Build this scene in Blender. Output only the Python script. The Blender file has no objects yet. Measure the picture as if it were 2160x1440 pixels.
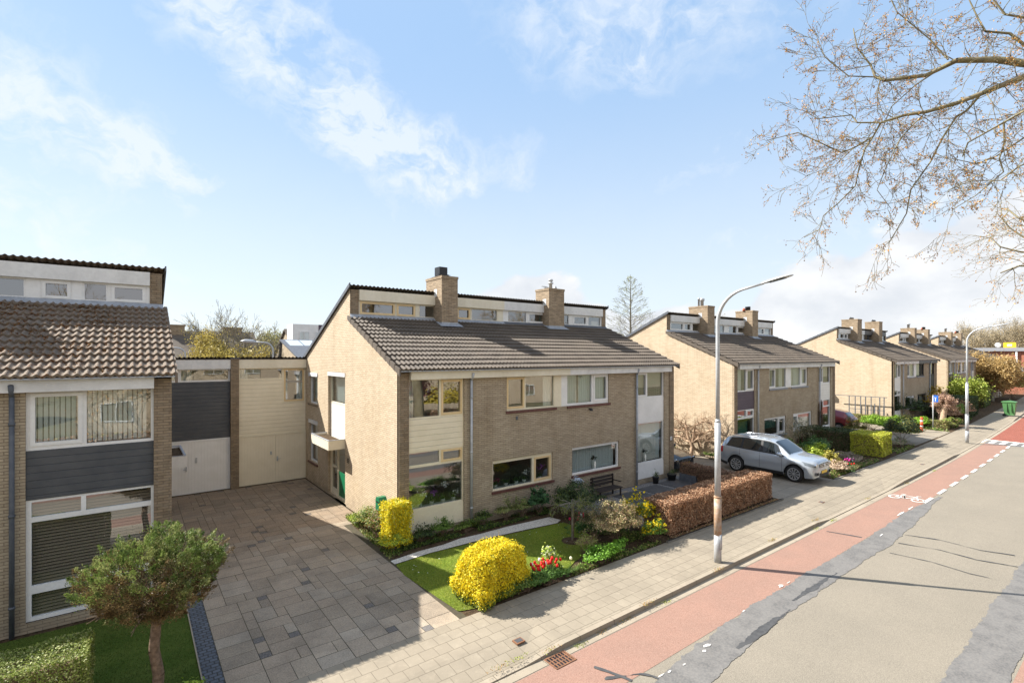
import bpy, math, random
import numpy as np
from mathutils import Vector, Matrix
random.seed(7)
RNG = np.random.default_rng(11)
R_ = math.radians
S = bpy.context.scene
COL = S.collection

# ------------------------------------------------------------------ camera
FPX, YAW, HY, CAMH = 1053.7, R_(52.76), 748.6, 5.5
cam = bpy.data.cameras.new('camera')
cam.sensor_width = 36; cam.lens = FPX / 2160 * 36
cam.shift_y = (HY - 719.3) / 2160
cam.clip_start = 0.1; cam.clip_end = 3000
camo = bpy.data.objects.new('camera', cam); COL.objects.link(camo)
camo.location = (0, 0, CAMH); camo.rotation_euler = (R_(90), 0, YAW - R_(90))
S.camera = camo
FW = (math.cos(YAW), math.sin(YAW)); RT = (math.sin(YAW), -math.cos(YAW))
def dirv(u):
    a = (u - 1080) / FPX
    return FW[0] + a * RT[0], FW[1] + a * RT[1]
def G(u, v, z=0.0):                       # point of the level z seen at a photo pixel
    d = FPX * (CAMH - z) / (v - HY); q = dirv(u)
    return Vector((q[0] * d, q[1] * d, z))
def D(u, v, d):                           # point at depth d along the axis
    q = dirv(u)
    return Vector((q[0] * d, q[1] * d, CAMH - (v - HY) * d / FPX))

# ------------------------------------------------------------------ light
SUN_EL, SUN_AZ = 41.0, 128.5               # azimuth of the sun, counter-clockwise from +X
sl = bpy.data.lights.new('sun', 'SUN'); sl.energy = 4.9; sl.angle = R_(0.5); sl.color = (1, 0.95, 0.86)
so = bpy.data.objects.new('sun', sl); COL.objects.link(so)
sd = Vector((math.cos(R_(SUN_AZ)) * math.cos(R_(SUN_EL)), math.sin(R_(SUN_AZ)) * math.cos(R_(SUN_EL)), math.sin(R_(SUN_EL))))
so.rotation_euler = sd.to_track_quat('Z', 'Y').to_euler(); so.location = sd * 60
S.view_settings.view_transform = 'Standard'; S.view_settings.look = 'None'
S.view_settings.exposure = 1.2; S.view_settings.gamma = 1
try:
    S.cycles.max_bounces = 7; S.cycles.diffuse_bounces = 3; S.cycles.transparent_max_bounces = 10
    S.cycles.caustics_reflective = False; S.cycles.caustics_refractive = False
except Exception: pass

class NT:                                   # small node helper
    def __init__(s, tree): s.t = tree; s.n = tree.nodes; s.l = tree.links
    def new(s, typ, **k):
        n = s.n.new(typ)
        for a, b in k.items(): setattr(n, a, b)
        return n
    def put(s, sock, v):
        if v is None: return
        if isinstance(v, bpy.types.NodeSocket): s.l.new(v, sock)
        elif isinstance(v, (tuple, list)) and len(v) == 3 and sock.type == 'RGBA': sock.default_value = (*v, 1)
        else: sock.default_value = v
    def math(s, op, a, b=None, c=None, clamp=False):
        n = s.new('ShaderNodeMath', operation=op, use_clamp=clamp)
        for i, v in enumerate((a, b, c)): s.put(n.inputs[i], v)
        return n.outputs[0]
    def vm(s, op, a, b=None, scale=None):
        n = s.new('ShaderNodeVectorMath', operation=op)
        s.put(n.inputs[0], a); s.put(n.inputs[1], b)
        if scale is not None: s.put(n.inputs['Scale'], scale)
        return n.outputs['Value'] if op in ('DOT_PRODUCT', 'LENGTH', 'DISTANCE') else n.outputs[0]
    def mix(s, fac, a, b, mode='MIX'):
        n = s.new('ShaderNodeMix', data_type='RGBA', blend_type=mode)
        s.put(n.inputs[0], fac); s.put(n.inputs[6], a); s.put(n.inputs[7], b)
        return n.outputs[2]
    def noise(s, vec, scale, detail=4, rough=.55, dist=0):
        n = s.new('ShaderNodeTexNoise'); s.put(n.inputs['Vector'], vec)
        n.inputs['Scale'].default_value = scale; n.inputs['Detail'].default_value = detail
        n.inputs['Roughness'].default_value = rough; n.inputs['Distortion'].default_value = dist
        return n.outputs[0]
    def ramp(s, v, lo, hi, a=0., b=1.):
        n = s.new('ShaderNodeMapRange', interpolation_type='SMOOTHSTEP')
        for i, x in enumerate((v, lo, hi, a, b)): s.put(n.inputs[i], x)
        return n.outputs[0]
    def mapping(s, vec, scale=(1, 1, 1), rot=(0, 0, 0), loc=(0, 0, 0)):
        n = s.new('ShaderNodeMapping'); s.put(n.inputs[0], vec)
        n.inputs['Scale'].default_value = scale; n.inputs['Rotation'].default_value = rot; n.inputs['Location'].default_value = loc
        return n.outputs[0]

# ------------------------------------------------------------------ sky
W = bpy.data.worlds.new('World'); S.world = W; W.use_nodes = True
w = NT(W.node_tree)
for n in list(w.n): w.n.remove(n)
SKY_STR = 0.088
sky = w.new('ShaderNodeTexSky', sky_type='NISHITA'); sky.sun_disc = False
sky.sun_elevation = R_(SUN_EL); sky.sun_rotation = R_(90 - SUN_AZ); sky.air_density = 1.0; sky.dust_density = 0.6; sky.ozone_density = 1.0
tc = w.new('ShaderNodeTexCoord').outputs['Generated']
dirn = w.vm('NORMALIZE', tc)
def pdir(u, v):
    q = dirv(u); x = Vector((q[0], q[1], -(v - HY) / FPX)); x.normalize(); return x
warp = w.new('ShaderNodeTexNoise'); w.put(warp.inputs['Vector'], dirn); warp.inputs['Scale'].default_value = 5; warp.inputs['Detail'].default_value = 5
wv = w.vm('SCALE', w.vm('SUBTRACT', warp.outputs[1], (.5, .5, .5)), None, .16)
dw = w.vm('ADD', dirn, wv)
warp2 = w.new('ShaderNodeTexNoise'); w.put(warp2.inputs['Vector'], dirn); warp2.inputs['Scale'].default_value = 22; warp2.inputs['Detail'].default_value = 6
dw = w.vm('ADD', dw, w.vm('SCALE', w.vm('SUBTRACT', warp2.outputs[1], (.5, .5, .5)), None, .05))
def streak(p0, p1, width, amp):
    a = pdir(*p0); b = pdir(*p1); ab = b - a
    pa = w.vm('SUBTRACT', dw, tuple(a))
    t = w.math('DIVIDE', w.vm('DOT_PRODUCT', pa, tuple(ab)), ab.length_squared, clamp=True)
    near = w.vm('SUBTRACT', pa, w.vm('SCALE', tuple(ab), None, t))
    dist = w.vm('LENGTH', near)
    return w.math('MULTIPLY', w.ramp(dist, width, 0.0), amp)
dens = None
for st in [((-80, 80), (390, 360), .10, 1.0), ((-60, 200), (330, 340), .07, .7), ((-300, 330), (260, 660), .24, .9), ((430, 10), (740, 300), .10, .9), ((560, 30), (860, 380), .13, .8), ((700, 100), (900, 330), .10, .5), ((740, 300), (1100, 350), .08, .8),
           ((840, 385), (1000, 380), .035, .75), ((1150, 60), (1500, 10), .14, .6), ((1250, 150), (1450, 60), .08, .4), ((1420, 390), (1660, 290), .06, .55), ((1480, 560), (1900, 430), .12, .55),
           ((430, 600), (540, 640), .035, .6), ((600, 615), (680, 600), .03, .5), ((1750, 700), (2300, 480), .20, .4), ((1000, -60), (1700, 40), .2, .25), ((1100, 480), (1200, 420), .03, .4)]:
    x = streak(*st); dens = x if dens is None else w.math('ADD', dens, x)
fn = w.noise(w.mapping(dw, (6, 6, 10)), 2.2, 8, .6)
fib = w.noise(w.mapping(dw, (26, 5, 30), (R_(20), R_(-35), R_(35))), 1.5, 7, .65)
tex = w.math('MULTIPLY', w.ramp(fn, .25, .72), w.math('ADD', .25, w.math('MULTIPLY', fib, 1.5)))
cir = w.math('MULTIPLY', w.math('MULTIPLY', dens, tex, clamp=True), .66)
sep = w.new('ShaderNodeSeparateXYZ'); w.put(sep.inputs[0], dirn); zz = sep.outputs[2]
veil = w.math('ADD', .06, w.math('MULTIPLY', w.ramp(zz, .5, .0), .22))                    # thin milky veil that thickens low in the sky
cir = w.math('MAXIMUM', cir, w.math('MULTIPLY', veil, w.math('ADD', .75, w.math('MULTIPLY', fn, .5))))
# cumulus bank low over the right-hand houses
cn = w.noise(w.mapping(dirn, (1, 1, 1.6)), 9, 7, .5)
cn2 = w.noise(w.mapping(dirn, (1, 1, 1.3)), 3.5, 2, .5)
def bank(c, rad, height):
    cc = pdir(*c)
    da = w.vm('SUBTRACT', dirn, tuple(cc)); da = w.vm('MULTIPLY', da, (1, 1, 1.0 / height))
    return w.math('SUBTRACT', 1., w.math('DIVIDE', w.vm('LENGTH', da), rad))
bk = None
for b in [((1130, 745), .165, 1.05), ((1230, 745), .14, .8), ((1400, 745), .16, .65), ((1560, 745), .14, .62), ((1760, 745), .18, 1.0), ((2000, 745), .22, .95), ((2300, 745), .25, 1.0)]:
    x = bank(*b); bk = x if bk is None else w.math('MAXIMUM', bk, x)
bk = w.math('ADD', bk, w.math('MULTIPLY', w.math('SUBTRACT', cn, .5), .75))
bk = w.math('ADD', bk, w.math('MULTIPLY', w.math('SUBTRACT', cn2, .5), .35))
cum = w.ramp(bk, .02, .13)
skc = w.vm('SCALE', sky.outputs[0], None, SKY_STR)
grad = w.mix(w.ramp(zz, .0, .55), (.35, .405, .455), (.185, .29, .44))
skc = w.mix(.8, skc, grad)
cc = w.mix(w.ramp(zz, 0, .5), (.43, .445, .465), (.43, .45, .47))
c1 = w.mix(cir, skc, cc)
cumc = w.mix(w.ramp(cn, .3, .7), (.345, .36, .385), (.455, .458, .462))
c2 = w.mix(w.math('MULTIPLY', cum, .9), c1, cumc)
# unseen bright cloud added behind the camera to fill the shaded fronts
bkd = w.vm('DOT_PRODUCT', dirn, (-FW[0] * .75 - .15, -FW[1] * .75 - .3, .25)); bm = w.math('MULTIPLY', w.ramp(bkd, .05, .55), w.ramp(w.noise(w.mapping(dirn, (1, 1, 2)), 3.2, 6, .55), .30, .62, .35, 1))
c2 = w.mix(bm, c2, (.46, .46, .47))
bg = w.new('ShaderNodeBackground'); w.put(bg.inputs[0], c2); bg.inputs[1].default_value = 1.0
ow = w.new('ShaderNodeOutputWorld'); w.l.new(bg.outputs[0], ow.inputs[0])

# ------------------------------------------------------------------ materials
def mat(name, col=(.5, .5, .5), rough=.6, spec=.4, metal=0, build=None, bump=None, bumpd=.01, coat=0):
    m = bpy.data.materials.new(name); m.use_nodes = True
    t = NT(m.node_tree); b = t.n['Principled BSDF']
    b.inputs['Roughness'].default_value = rough; b.inputs['Metallic'].default_value = metal
    b.inputs['Specular IOR Level'].default_value = spec; b.inputs['Coat Weight'].default_value = coat
    b.inputs['Base Color'].default_value = (*col, 1)
    t.uv = t.new('ShaderNodeUVMap'); t.uv.uv_map = 'UVMap'; t.uv = t.uv.outputs[0]
    t.pos = t.new('ShaderNodeNewGeometry').outputs['Position']; t.b = b
    if build:
        r = build(t)
        if isinstance(r, tuple): c, h = r
        else: c, h = r, None
        if c is not None: t.put(b.inputs['Base Color'], c)
        if h is not None:
            bn = t.new('ShaderNodeBump'); bn.inputs['Distance'].default_value = bumpd; bn.inputs['Strength'].default_value = 1
            t.put(bn.inputs['Height'], h); t.put(b.inputs['Normal'], bn.outputs[0])
    return m
def vary(c1, c2, scale=3, lo=.3, hi=.7, fine=None, bump=False, streakz=False):
    def f(t):
        p = t.mapping(t.pos, (1, 1, .25)) if streakz else t.pos
        n = t.noise(p, scale, 6, .6); c = t.mix(t.ramp(n, lo, hi), c1, c2)
        if fine:
            k = t.noise(t.pos, fine[0], 3, .6); c = t.mix(t.ramp(k, .35, .65, 0, fine[1]), c, fine[2])
        return (c, n) if bump else c
    return f
def brickm(name, ca, cb, mortar, grime, bw=.22, rh=.0625, ms=.006):
    def f(t):
        bt = t.new('ShaderNodeTexBrick'); bt.offset = .5
        t.put(bt.inputs['Vector'], t.uv)
        for k, v in (('Scale', 1), ('Brick Width', bw), ('Row Height', rh), ('Mortar Size', ms), ('Mortar Smooth', .3), ('Bias', 0)): bt.inputs[k].default_value = v
        t.put(bt.inputs['Color1'], ca); t.put(bt.inputs['Color2'], cb); t.put(bt.inputs['Mortar'], mortar)
        c = bt.outputs[0]
        n = t.noise(t.pos, .9, 5, .6); c = t.mix(t.ramp(n, .4, .75, 0, .45), c, grime, 'MULTIPLY')
        n2 = t.noise(t.pos, 7, 4, .7); c = t.mix(t.ramp(n2, .35, .7, 0, .22), c, (.42, .36, .28))
        n3 = t.noise(t.mapping(t.pos, (2.6, 2.6, .22)), 1.0, 5, .65); c = t.mix(t.ramp(n3, .48, .72, 0, .2), c, (.50, .44, .38), 'MULTIPLY')
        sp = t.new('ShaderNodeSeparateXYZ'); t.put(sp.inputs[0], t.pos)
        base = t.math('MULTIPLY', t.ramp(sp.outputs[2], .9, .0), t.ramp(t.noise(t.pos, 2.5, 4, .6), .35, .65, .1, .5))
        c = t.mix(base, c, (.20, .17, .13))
        h = t.math('SUBTRACT', 1, bt.outputs[1])
        return c, h
    return mat(name, rough=.85, spec=.2, build=f, bumpd=.006)
M = {}
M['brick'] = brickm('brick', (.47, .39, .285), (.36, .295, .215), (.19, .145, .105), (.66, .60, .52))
M['brick_end'] = brickm('brick_end', (.30, .225, .15), (.205, .155, .105), (.12, .095, .075), (.62, .58, .52))
M['brick_pale'] = brickm('brick_pale', (.61, .50, .365), (.51, .41, .295), (.25, .185, .125), (.85, .8, .72))
M['brick_red'] = brickm('brick_red', (.42, .14, .08), (.34, .11, .07), (.25, .18, .14), (.8, .75, .7))
M['brick_chim'] = brickm('brick_chim', (.42, .32, .22), (.27, .205, .14), (.15, .12, .09), (.5, .45, .38))
def tilef(t, moss=.0):
    c = t.mix(t.ramp(t.noise(t.pos, 1.3, 5, .6), .3, .7), (.125, .102, .082), (.085, .072, .061))
    v = t.new('ShaderNodeTexVoronoi'); t.put(v.inputs['Vector'], t.mapping(t.uv, (3.33, 2.95, 1))); v.inputs['Scale'].default_value = 1; v.inputs['Randomness'].default_value = .3
    c = t.mix(t.math('MULTIPLY', .4, v.outputs[1]), c, (.17, .14, .112))
    c = t.mix(t.ramp(t.noise(t.pos, 9, 5, .7), .66, .78, 0, .5), c, (.40, .36, .30))
    c = t.mix(t.ramp(t.noise(t.pos, 55, 3, .7), .3, .7, 0, .35), c, (.08, .065, .055))
    return c
def mossf(t):
    c = tilef(t)
    k = t.math('MULTIPLY', t.ramp(t.noise(t.pos, 15, 4, .7), .54, .59), t.ramp(t.noise(t.pos, 1.7, 3, .6), .35, .6, .35, 1))
    return t.mix(k, t.mix(.45, c, (.27, .215, .165)), t.mix(t.noise(t.pos, 60, 2), (.075, .028, .01), (.19, .08, .025)))
M['tile'] = mat('roof_tile', rough=.75, spec=.3, build=tilef)
M['tile_moss'] = mat('mossy_roof_tile', rough=.85, spec=.2, build=mossf)
M['white'] = mat('white_paint', rough=.4, build=vary((.80, .80, .80), (.70, .70, .70), 1.5, fine=(18, .12, (.5, .48, .44))))
M['cream'] = mat('cream_paint', rough=.45, build=vary((.80, .73, .57), (.73, .66, .50), 1.2, fine=(14, .12, (.45, .38, .26))))
M['cream_y'] = mat('yellow_cream_frame', rough=.4, build=vary((.72, .55, .31), (.66, .49, .27), 3))
M['fascia_w'] = mat('white_fascia', rough=.5, build=vary((.74, .74, .74), (.60, .60, .60), 1.2, fine=(9, .2, (.42, .42, .42)), streakz=True))
M['fascia_c'] = mat('cream_fascia', rough=.5, build=vary((.74, .69, .57), (.66, .60, .47), 1.2, fine=(9, .15, (.5, .45, .36)), streakz=True))
def cladf(c1, c2, pitch=.16, vertical=False, dark=.35):
    def f(t):
        sp = t.new('ShaderNodeSeparateXYZ'); t.put(sp.inputs[0], t.uv)
        x = t.math('FRACT', t.math('DIVIDE', sp.outputs[0 if vertical else 1], pitch))
        g = t.math('MULTIPLY', t.ramp(x, .0, .05), t.ramp(x, 1., .95))
        c = t.mix(t.ramp(t.noise(t.pos, 2.2, 5, .6), .3, .7), c1, c2)
        c = t.mix(g, tuple(v * dark for v in c1), c)
        return c, g
    return f
M['clad_dark'] = mat('dark_grey_cladding', rough=.45, build=cladf((.060, .066, .078), (.085, .09, .10), .15, dark=1.6), bumpd=.012)
M['clad_cream'] = mat('cream_cladding', rough=.5, build=cladf((.80, .72, .56), (.74, .66, .50), .17, dark=.78), bumpd=.008)
M['clad_white'] = mat('white_cladding', rough=.5, build=cladf((.82, .80, .76), (.74, .72, .68), .17, dark=.7), bumpd=.008)
M['clad_purple'] = mat('dark_plum_cladding', rough=.5, build=cladf((.085, .06, .085), (.10, .075, .10), .17), bumpd=.008)
M['door_cream'] = mat('cream_boarded_door', rough=.4, build=cladf((.82, .74, .58), (.76, .68, .52), .11, True, .82), bumpd=.006)
M['door_white'] = mat('white_boarded_door', rough=.4, build=cladf((.80, .79, .78), (.74, .73, .71), .11, True, .82), bumpd=.006)
M['zinc'] = mat('zinc', rough=.55, metal=.3, build=vary((.42, .45, .50), (.30, .33, .38), 6, fine=(25, .3, (.18, .18, .2))))
M['lead'] = mat('dark_flashing', rough=.6, build=vary((.07, .08, .10), (.11, .12, .14), 6))
M['galv'] = mat('galvanised_steel', rough=.5, metal=.35, build=vary((.50, .52, .54), (.40, .42, .45), 5, fine=(20, .15, (.3, .29, .28))))
M['rust'] = mat('rusty_galvanised_steel', rough=.7, metal=.1, build=vary((.38, .33, .28), (.36, .21, .11), 3, lo=.3, hi=.55, fine=(16, .3, (.5, .48, .46))))
M['sillred'] = mat('red_brown_sill', rough=.5, build=vary((.095, .035, .03), (.14, .06, .05), 8))
M['sillgrey'] = mat('grey_stone_sill', rough=.6, build=vary((.22, .23, .26), (.28, .29, .31), 8))
M['plinth'] = mat('concrete_plinth', rough=.9, spec=.2, build=vary((.25, .23, .20), (.16, .15, .13), 3, fine=(20, .3, (.10, .09, .08))))
M['interior'] = mat('interior_wall', rough=.9, build=vary((.46, .42, .37), (.38, .35, .31), 1))
M['black'] = mat('black_metal', (.015, .015, .018), .4)
M['blackp'] = mat('black_plastic', (.018, .018, .02), .55)
M['rubber'] = mat('tyre_rubber', (.015, .015, .016), .75)
M['green_door'] = mat('green_paint', (.01, .16, .07), .35)
M['terracotta'] = mat('terracotta', (.45, .12, .06), .7)
M['curtain'] = mat('curtain_cloth', (.85, .83, .78), .9, .1)
M['curtain_g'] = mat('grey_curtain_cloth', (.78, .81, .80), .9, .1)
M['blind_b'] = mat('beige_blind', (.62, .50, .40), .8, .1)
M['blind_d'] = mat('dark_brown_blind', (.40, .295, .225), .5, .3)
M['teal'] = mat('teal_blind', (.03, .12, .10), .7, .2)
M['ceramic'] = mat('white_ceramic', (.75, .75, .70), .3)
M['wood'] = mat('weathered_wood', rough=.8, build=vary((.24, .18, .12), (.14, .10, .07), 12))
M['darkwood'] = mat('dark_stained_wood', rough=.75, build=vary((.045, .032, .028), (.025, .02, .018), 12))
M['bark'] = mat('bark', rough=.9, spec=.1, build=vary((.24, .17, .12), (.12, .085, .06), 18, bump=True), bumpd=.02)
M['bark_grey'] = mat('grey_bark', rough=.9, spec=.1, build=vary((.27, .25, .20), (.14, .125, .10), 9, bump=True), bumpd=.01)
M['bark_plane'] = mat('plane_tree_bark', rough=.85, spec=.1, build=vary((.27, .235, .17), (.14, .115, .08), 5, fine=(12, .4, (.30, .27, .12)), bump=True), bumpd=.01)
M['bark_pale'] = mat('pale_pollard_bark', rough=.9, spec=.1, build=vary((.50, .36, .25), (.34, .24, .17), 8, bump=True), bumpd=.02)
M['sign_blue'] = mat('blue_sign', (.02, .12, .5), .4)
M['orange'] = mat('orange_plastic', (.75, .10, .03), .4)
M['pwhite'] = mat('white_plastic', (.8, .8, .8), .4)
M['plastic_g'] = mat('green_bin_plastic', rough=.5, build=vary((.07, .19, .07), (.09, .23, .085), 3))
M['yellow_s'] = mat('yellow_sign', (.80, .50, .03), .4)
def glassf(name, k=.10, tint=(.80, .86, .85)):
    m = bpy.data.materials.new(name); m.use_nodes = True; t = NT(m.node_tree)
    for n in list(t.n): t.n.remove(n)
    gm = t.new('ShaderNodeNewGeometry'); pos = gm.outputs['Position']; cs = t.math('ABSOLUTE', t.vm('DOT_PRODUCT', gm.outputs['Incoming'], gm.outputs['Normal']))
    frs = t.math('MULTIPLY', t.math('POWER', t.math('SUBTRACT', 1., cs), 4.), .8)
    bn = t.new('ShaderNodeBump'); bn.inputs['Distance'].default_value = .004; bn.inputs['Strength'].default_value = .5
    t.put(bn.inputs['Height'], t.noise(pos, 1.1, 1))
    g = t.new('ShaderNodeBsdfGlossy'); g.inputs['Roughness'].default_value = .0; g.inputs[0].default_value = (.95, .97, 1, 1)
    t.put(g.inputs['Normal'], bn.outputs[0])
    tr = t.new('ShaderNodeBsdfTransparent'); tr.inputs[0].default_value = (*tint, 1)
    mx = t.new('ShaderNodeMixShader'); t.put(mx.inputs[0], t.math('ADD', frs, k, clamp=True))
    t.l.new(tr.outputs[0], mx.inputs[1]); t.l.new(g.outputs[0], mx.inputs[2])
    o = t.new('ShaderNodeOutputMaterial'); t.l.new(mx.outputs[0], o.inputs[0]); return m
M['glass'] = glassf('window_glass', .24, (.74, .80, .80))
M['carglass'] = mat('car_glass', (.012, .016, .018), .03, .9, coat=.6)
M['paint_silver'] = mat('silver_car_paint', (.42, .46, .51), .24, .5, metal=.5, coat=.8)
M['paint_red'] = mat('dark_red_car_paint', (.16, .008, .018), .28, .5, metal=.2, coat=.8)
M['paint_black'] = mat('black_car_paint', (.014, .018, .024), .22, .5, coat=.8)
M['chrome'] = mat('chrome', (.75, .76, .78), .15, .5, metal=1)
M['alloy'] = mat('alloy_rim', (.55, .56, .58), .3, .5, metal=.6)
M['lamp_glass'] = mat('headlamp_glass', (.12, .14, .16), .08, .8, coat=.8)
M['taillight'] = mat('tail_light', (.45, .01, .01), .15, .6, coat=.6)
M['plate'] = mat('number_plate_yellow', (.70, .45, .04), .4)
# foliage takes the leaf colour from the mesh
def leafmat(name, transl=.3, rough=.5):
    m = bpy.data.materials.new(name); m.use_nodes = True; t = NT(m.node_tree); b = t.n['Principled BSDF']
    a = t.new('ShaderNodeAttribute'); a.attribute_name = 'Col'
    t.put(b.inputs['Base Color'], a.outputs[0]); b.inputs['Roughness'].default_value = rough; b.inputs['Specular IOR Level'].default_value = .3
    tr = t.new('ShaderNodeBsdfTranslucent'); t.put(tr.inputs[0], a.outputs[0])
    mx = t.new('ShaderNodeMixShader'); mx.inputs[0].default_value = transl
    o = t.n['Material Output']; t.l.new(b.outputs[0], mx.inputs[1]); t.l.new(tr.outputs[0], mx.inputs[2]); t.l.new(mx.outputs[0], o.inputs[0])
    return m
M['leaf'] = leafmat('leaf'); M['dryleaf'] = leafmat('dry_leaf', .2, .7)
# ground surfaces
def asphaltf(ca, cb, spec_c, big=.6):
    def f(t):
        c = t.mix(t.ramp(t.noise(t.pos, big, 6, .6), .3, .7), ca, cb); c = t.mix(t.ramp(t.noise(t.pos, 14, 4, .75), .3, .7, 0, .5), c, tuple(x * .66 for x in ca)); c = t.mix(t.ramp(t.noise(t.pos, 30, 2, .9), .55, .75, 0, .6), c, tuple(min(1, x * 1.6) for x in ca)); c = t.mix(t.ramp(t.noise(t.mapping(t.pos, (.15, 2.2, 1)), 1.2, 3, .6), .5, .75, 0, .3), c, tuple(x * .75 for x in ca))
        v = t.new('ShaderNodeTexVoronoi'); t.put(v.inputs['Vector'], t.pos); v.inputs['Scale'].default_value = 75
        c = t.mix(t.ramp(v.outputs[0], .2, .75, 0, .55), c, spec_c)
        n = t.noise(t.pos, 40, 3, .8); c = t.mix(t.ramp(n, .5, .72, 0, .5), c, tuple(x * .35 for x in ca))
        return c, n
    return f
M['asphalt'] = mat('asphalt', rough=.9, spec=.2, build=asphaltf((.21, .185, .148), (.165, .147, .12), (.35, .31, .25)), bumpd=.004)
M['redasph'] = mat('red_asphalt', rough=.9, spec=.2, build=asphaltf((.295, .165, .125), (.235, .14, .11), (.36, .24, .19), 1.2), bumpd=.003)
def paverf(c1, c2, mort, bw, rh, ms, grime=.35, off=.5, joint_moss=False):
    def f(t):
        bt = t.new('ShaderNodeTexBrick'); bt.offset = off; t.put(bt.inputs['Vector'], t.uv)
        for k, v in (('Scale', 1), ('Brick Width', bw), ('Row Height', rh), ('Mortar Size', ms), ('Mortar Smooth', .2)): bt.inputs[k].default_value = v
        t.put(bt.inputs['Color1'], c1); t.put(bt.inputs['Color2'], c2); t.put(bt.inputs['Mortar'], mort)
        c = bt.outputs[0]
        c = t.mix(t.ramp(t.noise(t.pos, .8, 6, .65), .35, .7, 0, grime), c, tuple(x * .6 for x in c1))
        c = t.mix(t.ramp(t.noise(t.pos, 5, 5, .7), .5, .7, 0, .25), c, tuple(min(1, x * 1.35) for x in c1))
        c = t.mix(t.ramp(t.noise(t.pos, 70, 3, .7), .35, .65, 0, .3), c, tuple(x * .6 for x in c1))
        return c, t.math('SUBTRACT', 1, bt.outputs[1])
    return f
M['redbrick_road'] = mat('red_brick_paving', rough=.9, spec=.2, build=paverf((.34, .115, .08), (.27, .09, .065), (.12, .06, .045), .2, .1, .006), bumpd=.004)
M['paver'] = mat('sidewalk_paving', rough=.9, spec=.2, build=paverf((.32, .275, .212), (.285, .243, .187), (.165, .137, .10), .3, .3, .0045, .45), bumpd=.005)
M['kerb'] = mat('kerb_concrete', rough=.9, spec=.2, build=paverf((.36, .31, .24), (.32, .27, .21), (.10, .085, .065), 1.0, 5, .006), bumpd=.004)
M['joint'] = mat('dark_joint', rough=1, build=vary((.055, .045, .032), (.08, .07, .04), 6))
def slabf(t):
    a = t.new('ShaderNodeAttribute'); a.attribute_name = 'Col'; c = a.outputs[0]
    v = t.new('ShaderNodeTexVoronoi'); t.put(v.inputs['Vector'], t.pos); v.inputs['Scale'].default_value = 60
    c = t.mix(t.math('MULTIPLY', .5, t.ramp(v.outputs[0], .1, .8)), t.mix(.35, c, (.06, .05, .045)), t.mix(.45, c, (.62, .52, .40)))
    c = t.mix(t.ramp(t.noise(t.pos, 1.3, 6, .65), .4, .72, 0, .4), c, (.13, .11, .09))
    n = t.noise(t.pos, 35, 3, .8); c = t.mix(t.ramp(n, .5, .7, 0, .5), c, (.07, .06, .05))
    return c, n
M['slab'] = mat('exposed_aggregate_slab', rough=.9, spec=.2, build=slabf, bumpd=.006)
M['cobble'] = mat('blue_grey_cobble', rough=.75, build=paverf((.115, .13, .16), (.075, .085, .105), (.03, .03, .025), .13, .10, .012, .2), bumpd=.012)
M['tar'] = mat('tar_repair', rough=.8, spec=.3, build=vary((.15, .145, .14), (.115, .112, .11), 2.5, lo=.42, hi=.62, fine=(28, .35, (.26, .24, .22))))
M['tar_dark'] = mat('dark_bitumen', rough=.7, build=vary((.05, .05, .053), (.08, .08, .08), 8))
M['roadpaint'] = mat('road_paint', rough=.7, build=vary((.78, .77, .74), (.62, .60, .56), 8, fine=(30, .25, (.4, .3, .26))))
M['gravel_l'] = mat('pale_gravel', rough=.95, spec=.1, build=lambda t: (t.mix(t.ramp(t.noise(t.pos, 38, 4, .8), .30, .58), (.20, .175, .15), (.74, .70, .64)), t.noise(t.pos, 60, 3, .8)), bumpd=.02)
M['gravel_d'] = mat('dark_gravel', rough=.95, spec=.1, build=lambda t: (t.mix(t.ramp(t.noise(t.pos, 45, 4, .8), .38, .62), (.07, .07, .075), (.33, .32, .32)), t.noise(t.pos, 60, 3, .8)), bumpd=.02)
M['soil'] = mat('soil', rough=1, spec=.1, build=lambda t: (t.mix(t.ramp(t.noise(t.pos, 9, 6, .7), .3, .7), (.05, .034, .022), (.13, .09, .055)), t.noise(t.pos, 25, 5, .8)), bumpd=.04)
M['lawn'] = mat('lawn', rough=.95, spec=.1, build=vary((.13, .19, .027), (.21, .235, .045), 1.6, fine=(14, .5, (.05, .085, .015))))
M['lawn_dark'] = mat('mossy_lawn', rough=.95, spec=.1, build=vary((.055, .09, .015), (.09, .12, .025), 1.6))  # left lawn: darker grass colour, with the house's shade put into it
M['ground'] = mat('ground', rough=1, spec=.1, build=vary((.09, .11, .04), (.17, .14, .09), .25, fine=(3, .4, (.2, .17, .12))))
M['slate_slab'] = mat('dark_paving_slab', rough=.7, build=vary((.055, .055, .06), (.08, .08, .085), 6))
M['drive_grey'] = mat('grey_driveway_paving', rough=.9, spec=.2, build=paverf((.30, .26, .21), (.24, .21, .17), (.11, .09, .07), .4, .6, .008), bumpd=.005)
M['cast'] = mat('rusty_cast_iron', rough=.8, build=vary((.26, .12, .06), (.13, .07, .045), 12))
M['solar'] = mat('solar_panel', (.45, .5, .56), .25, .6)

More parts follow.
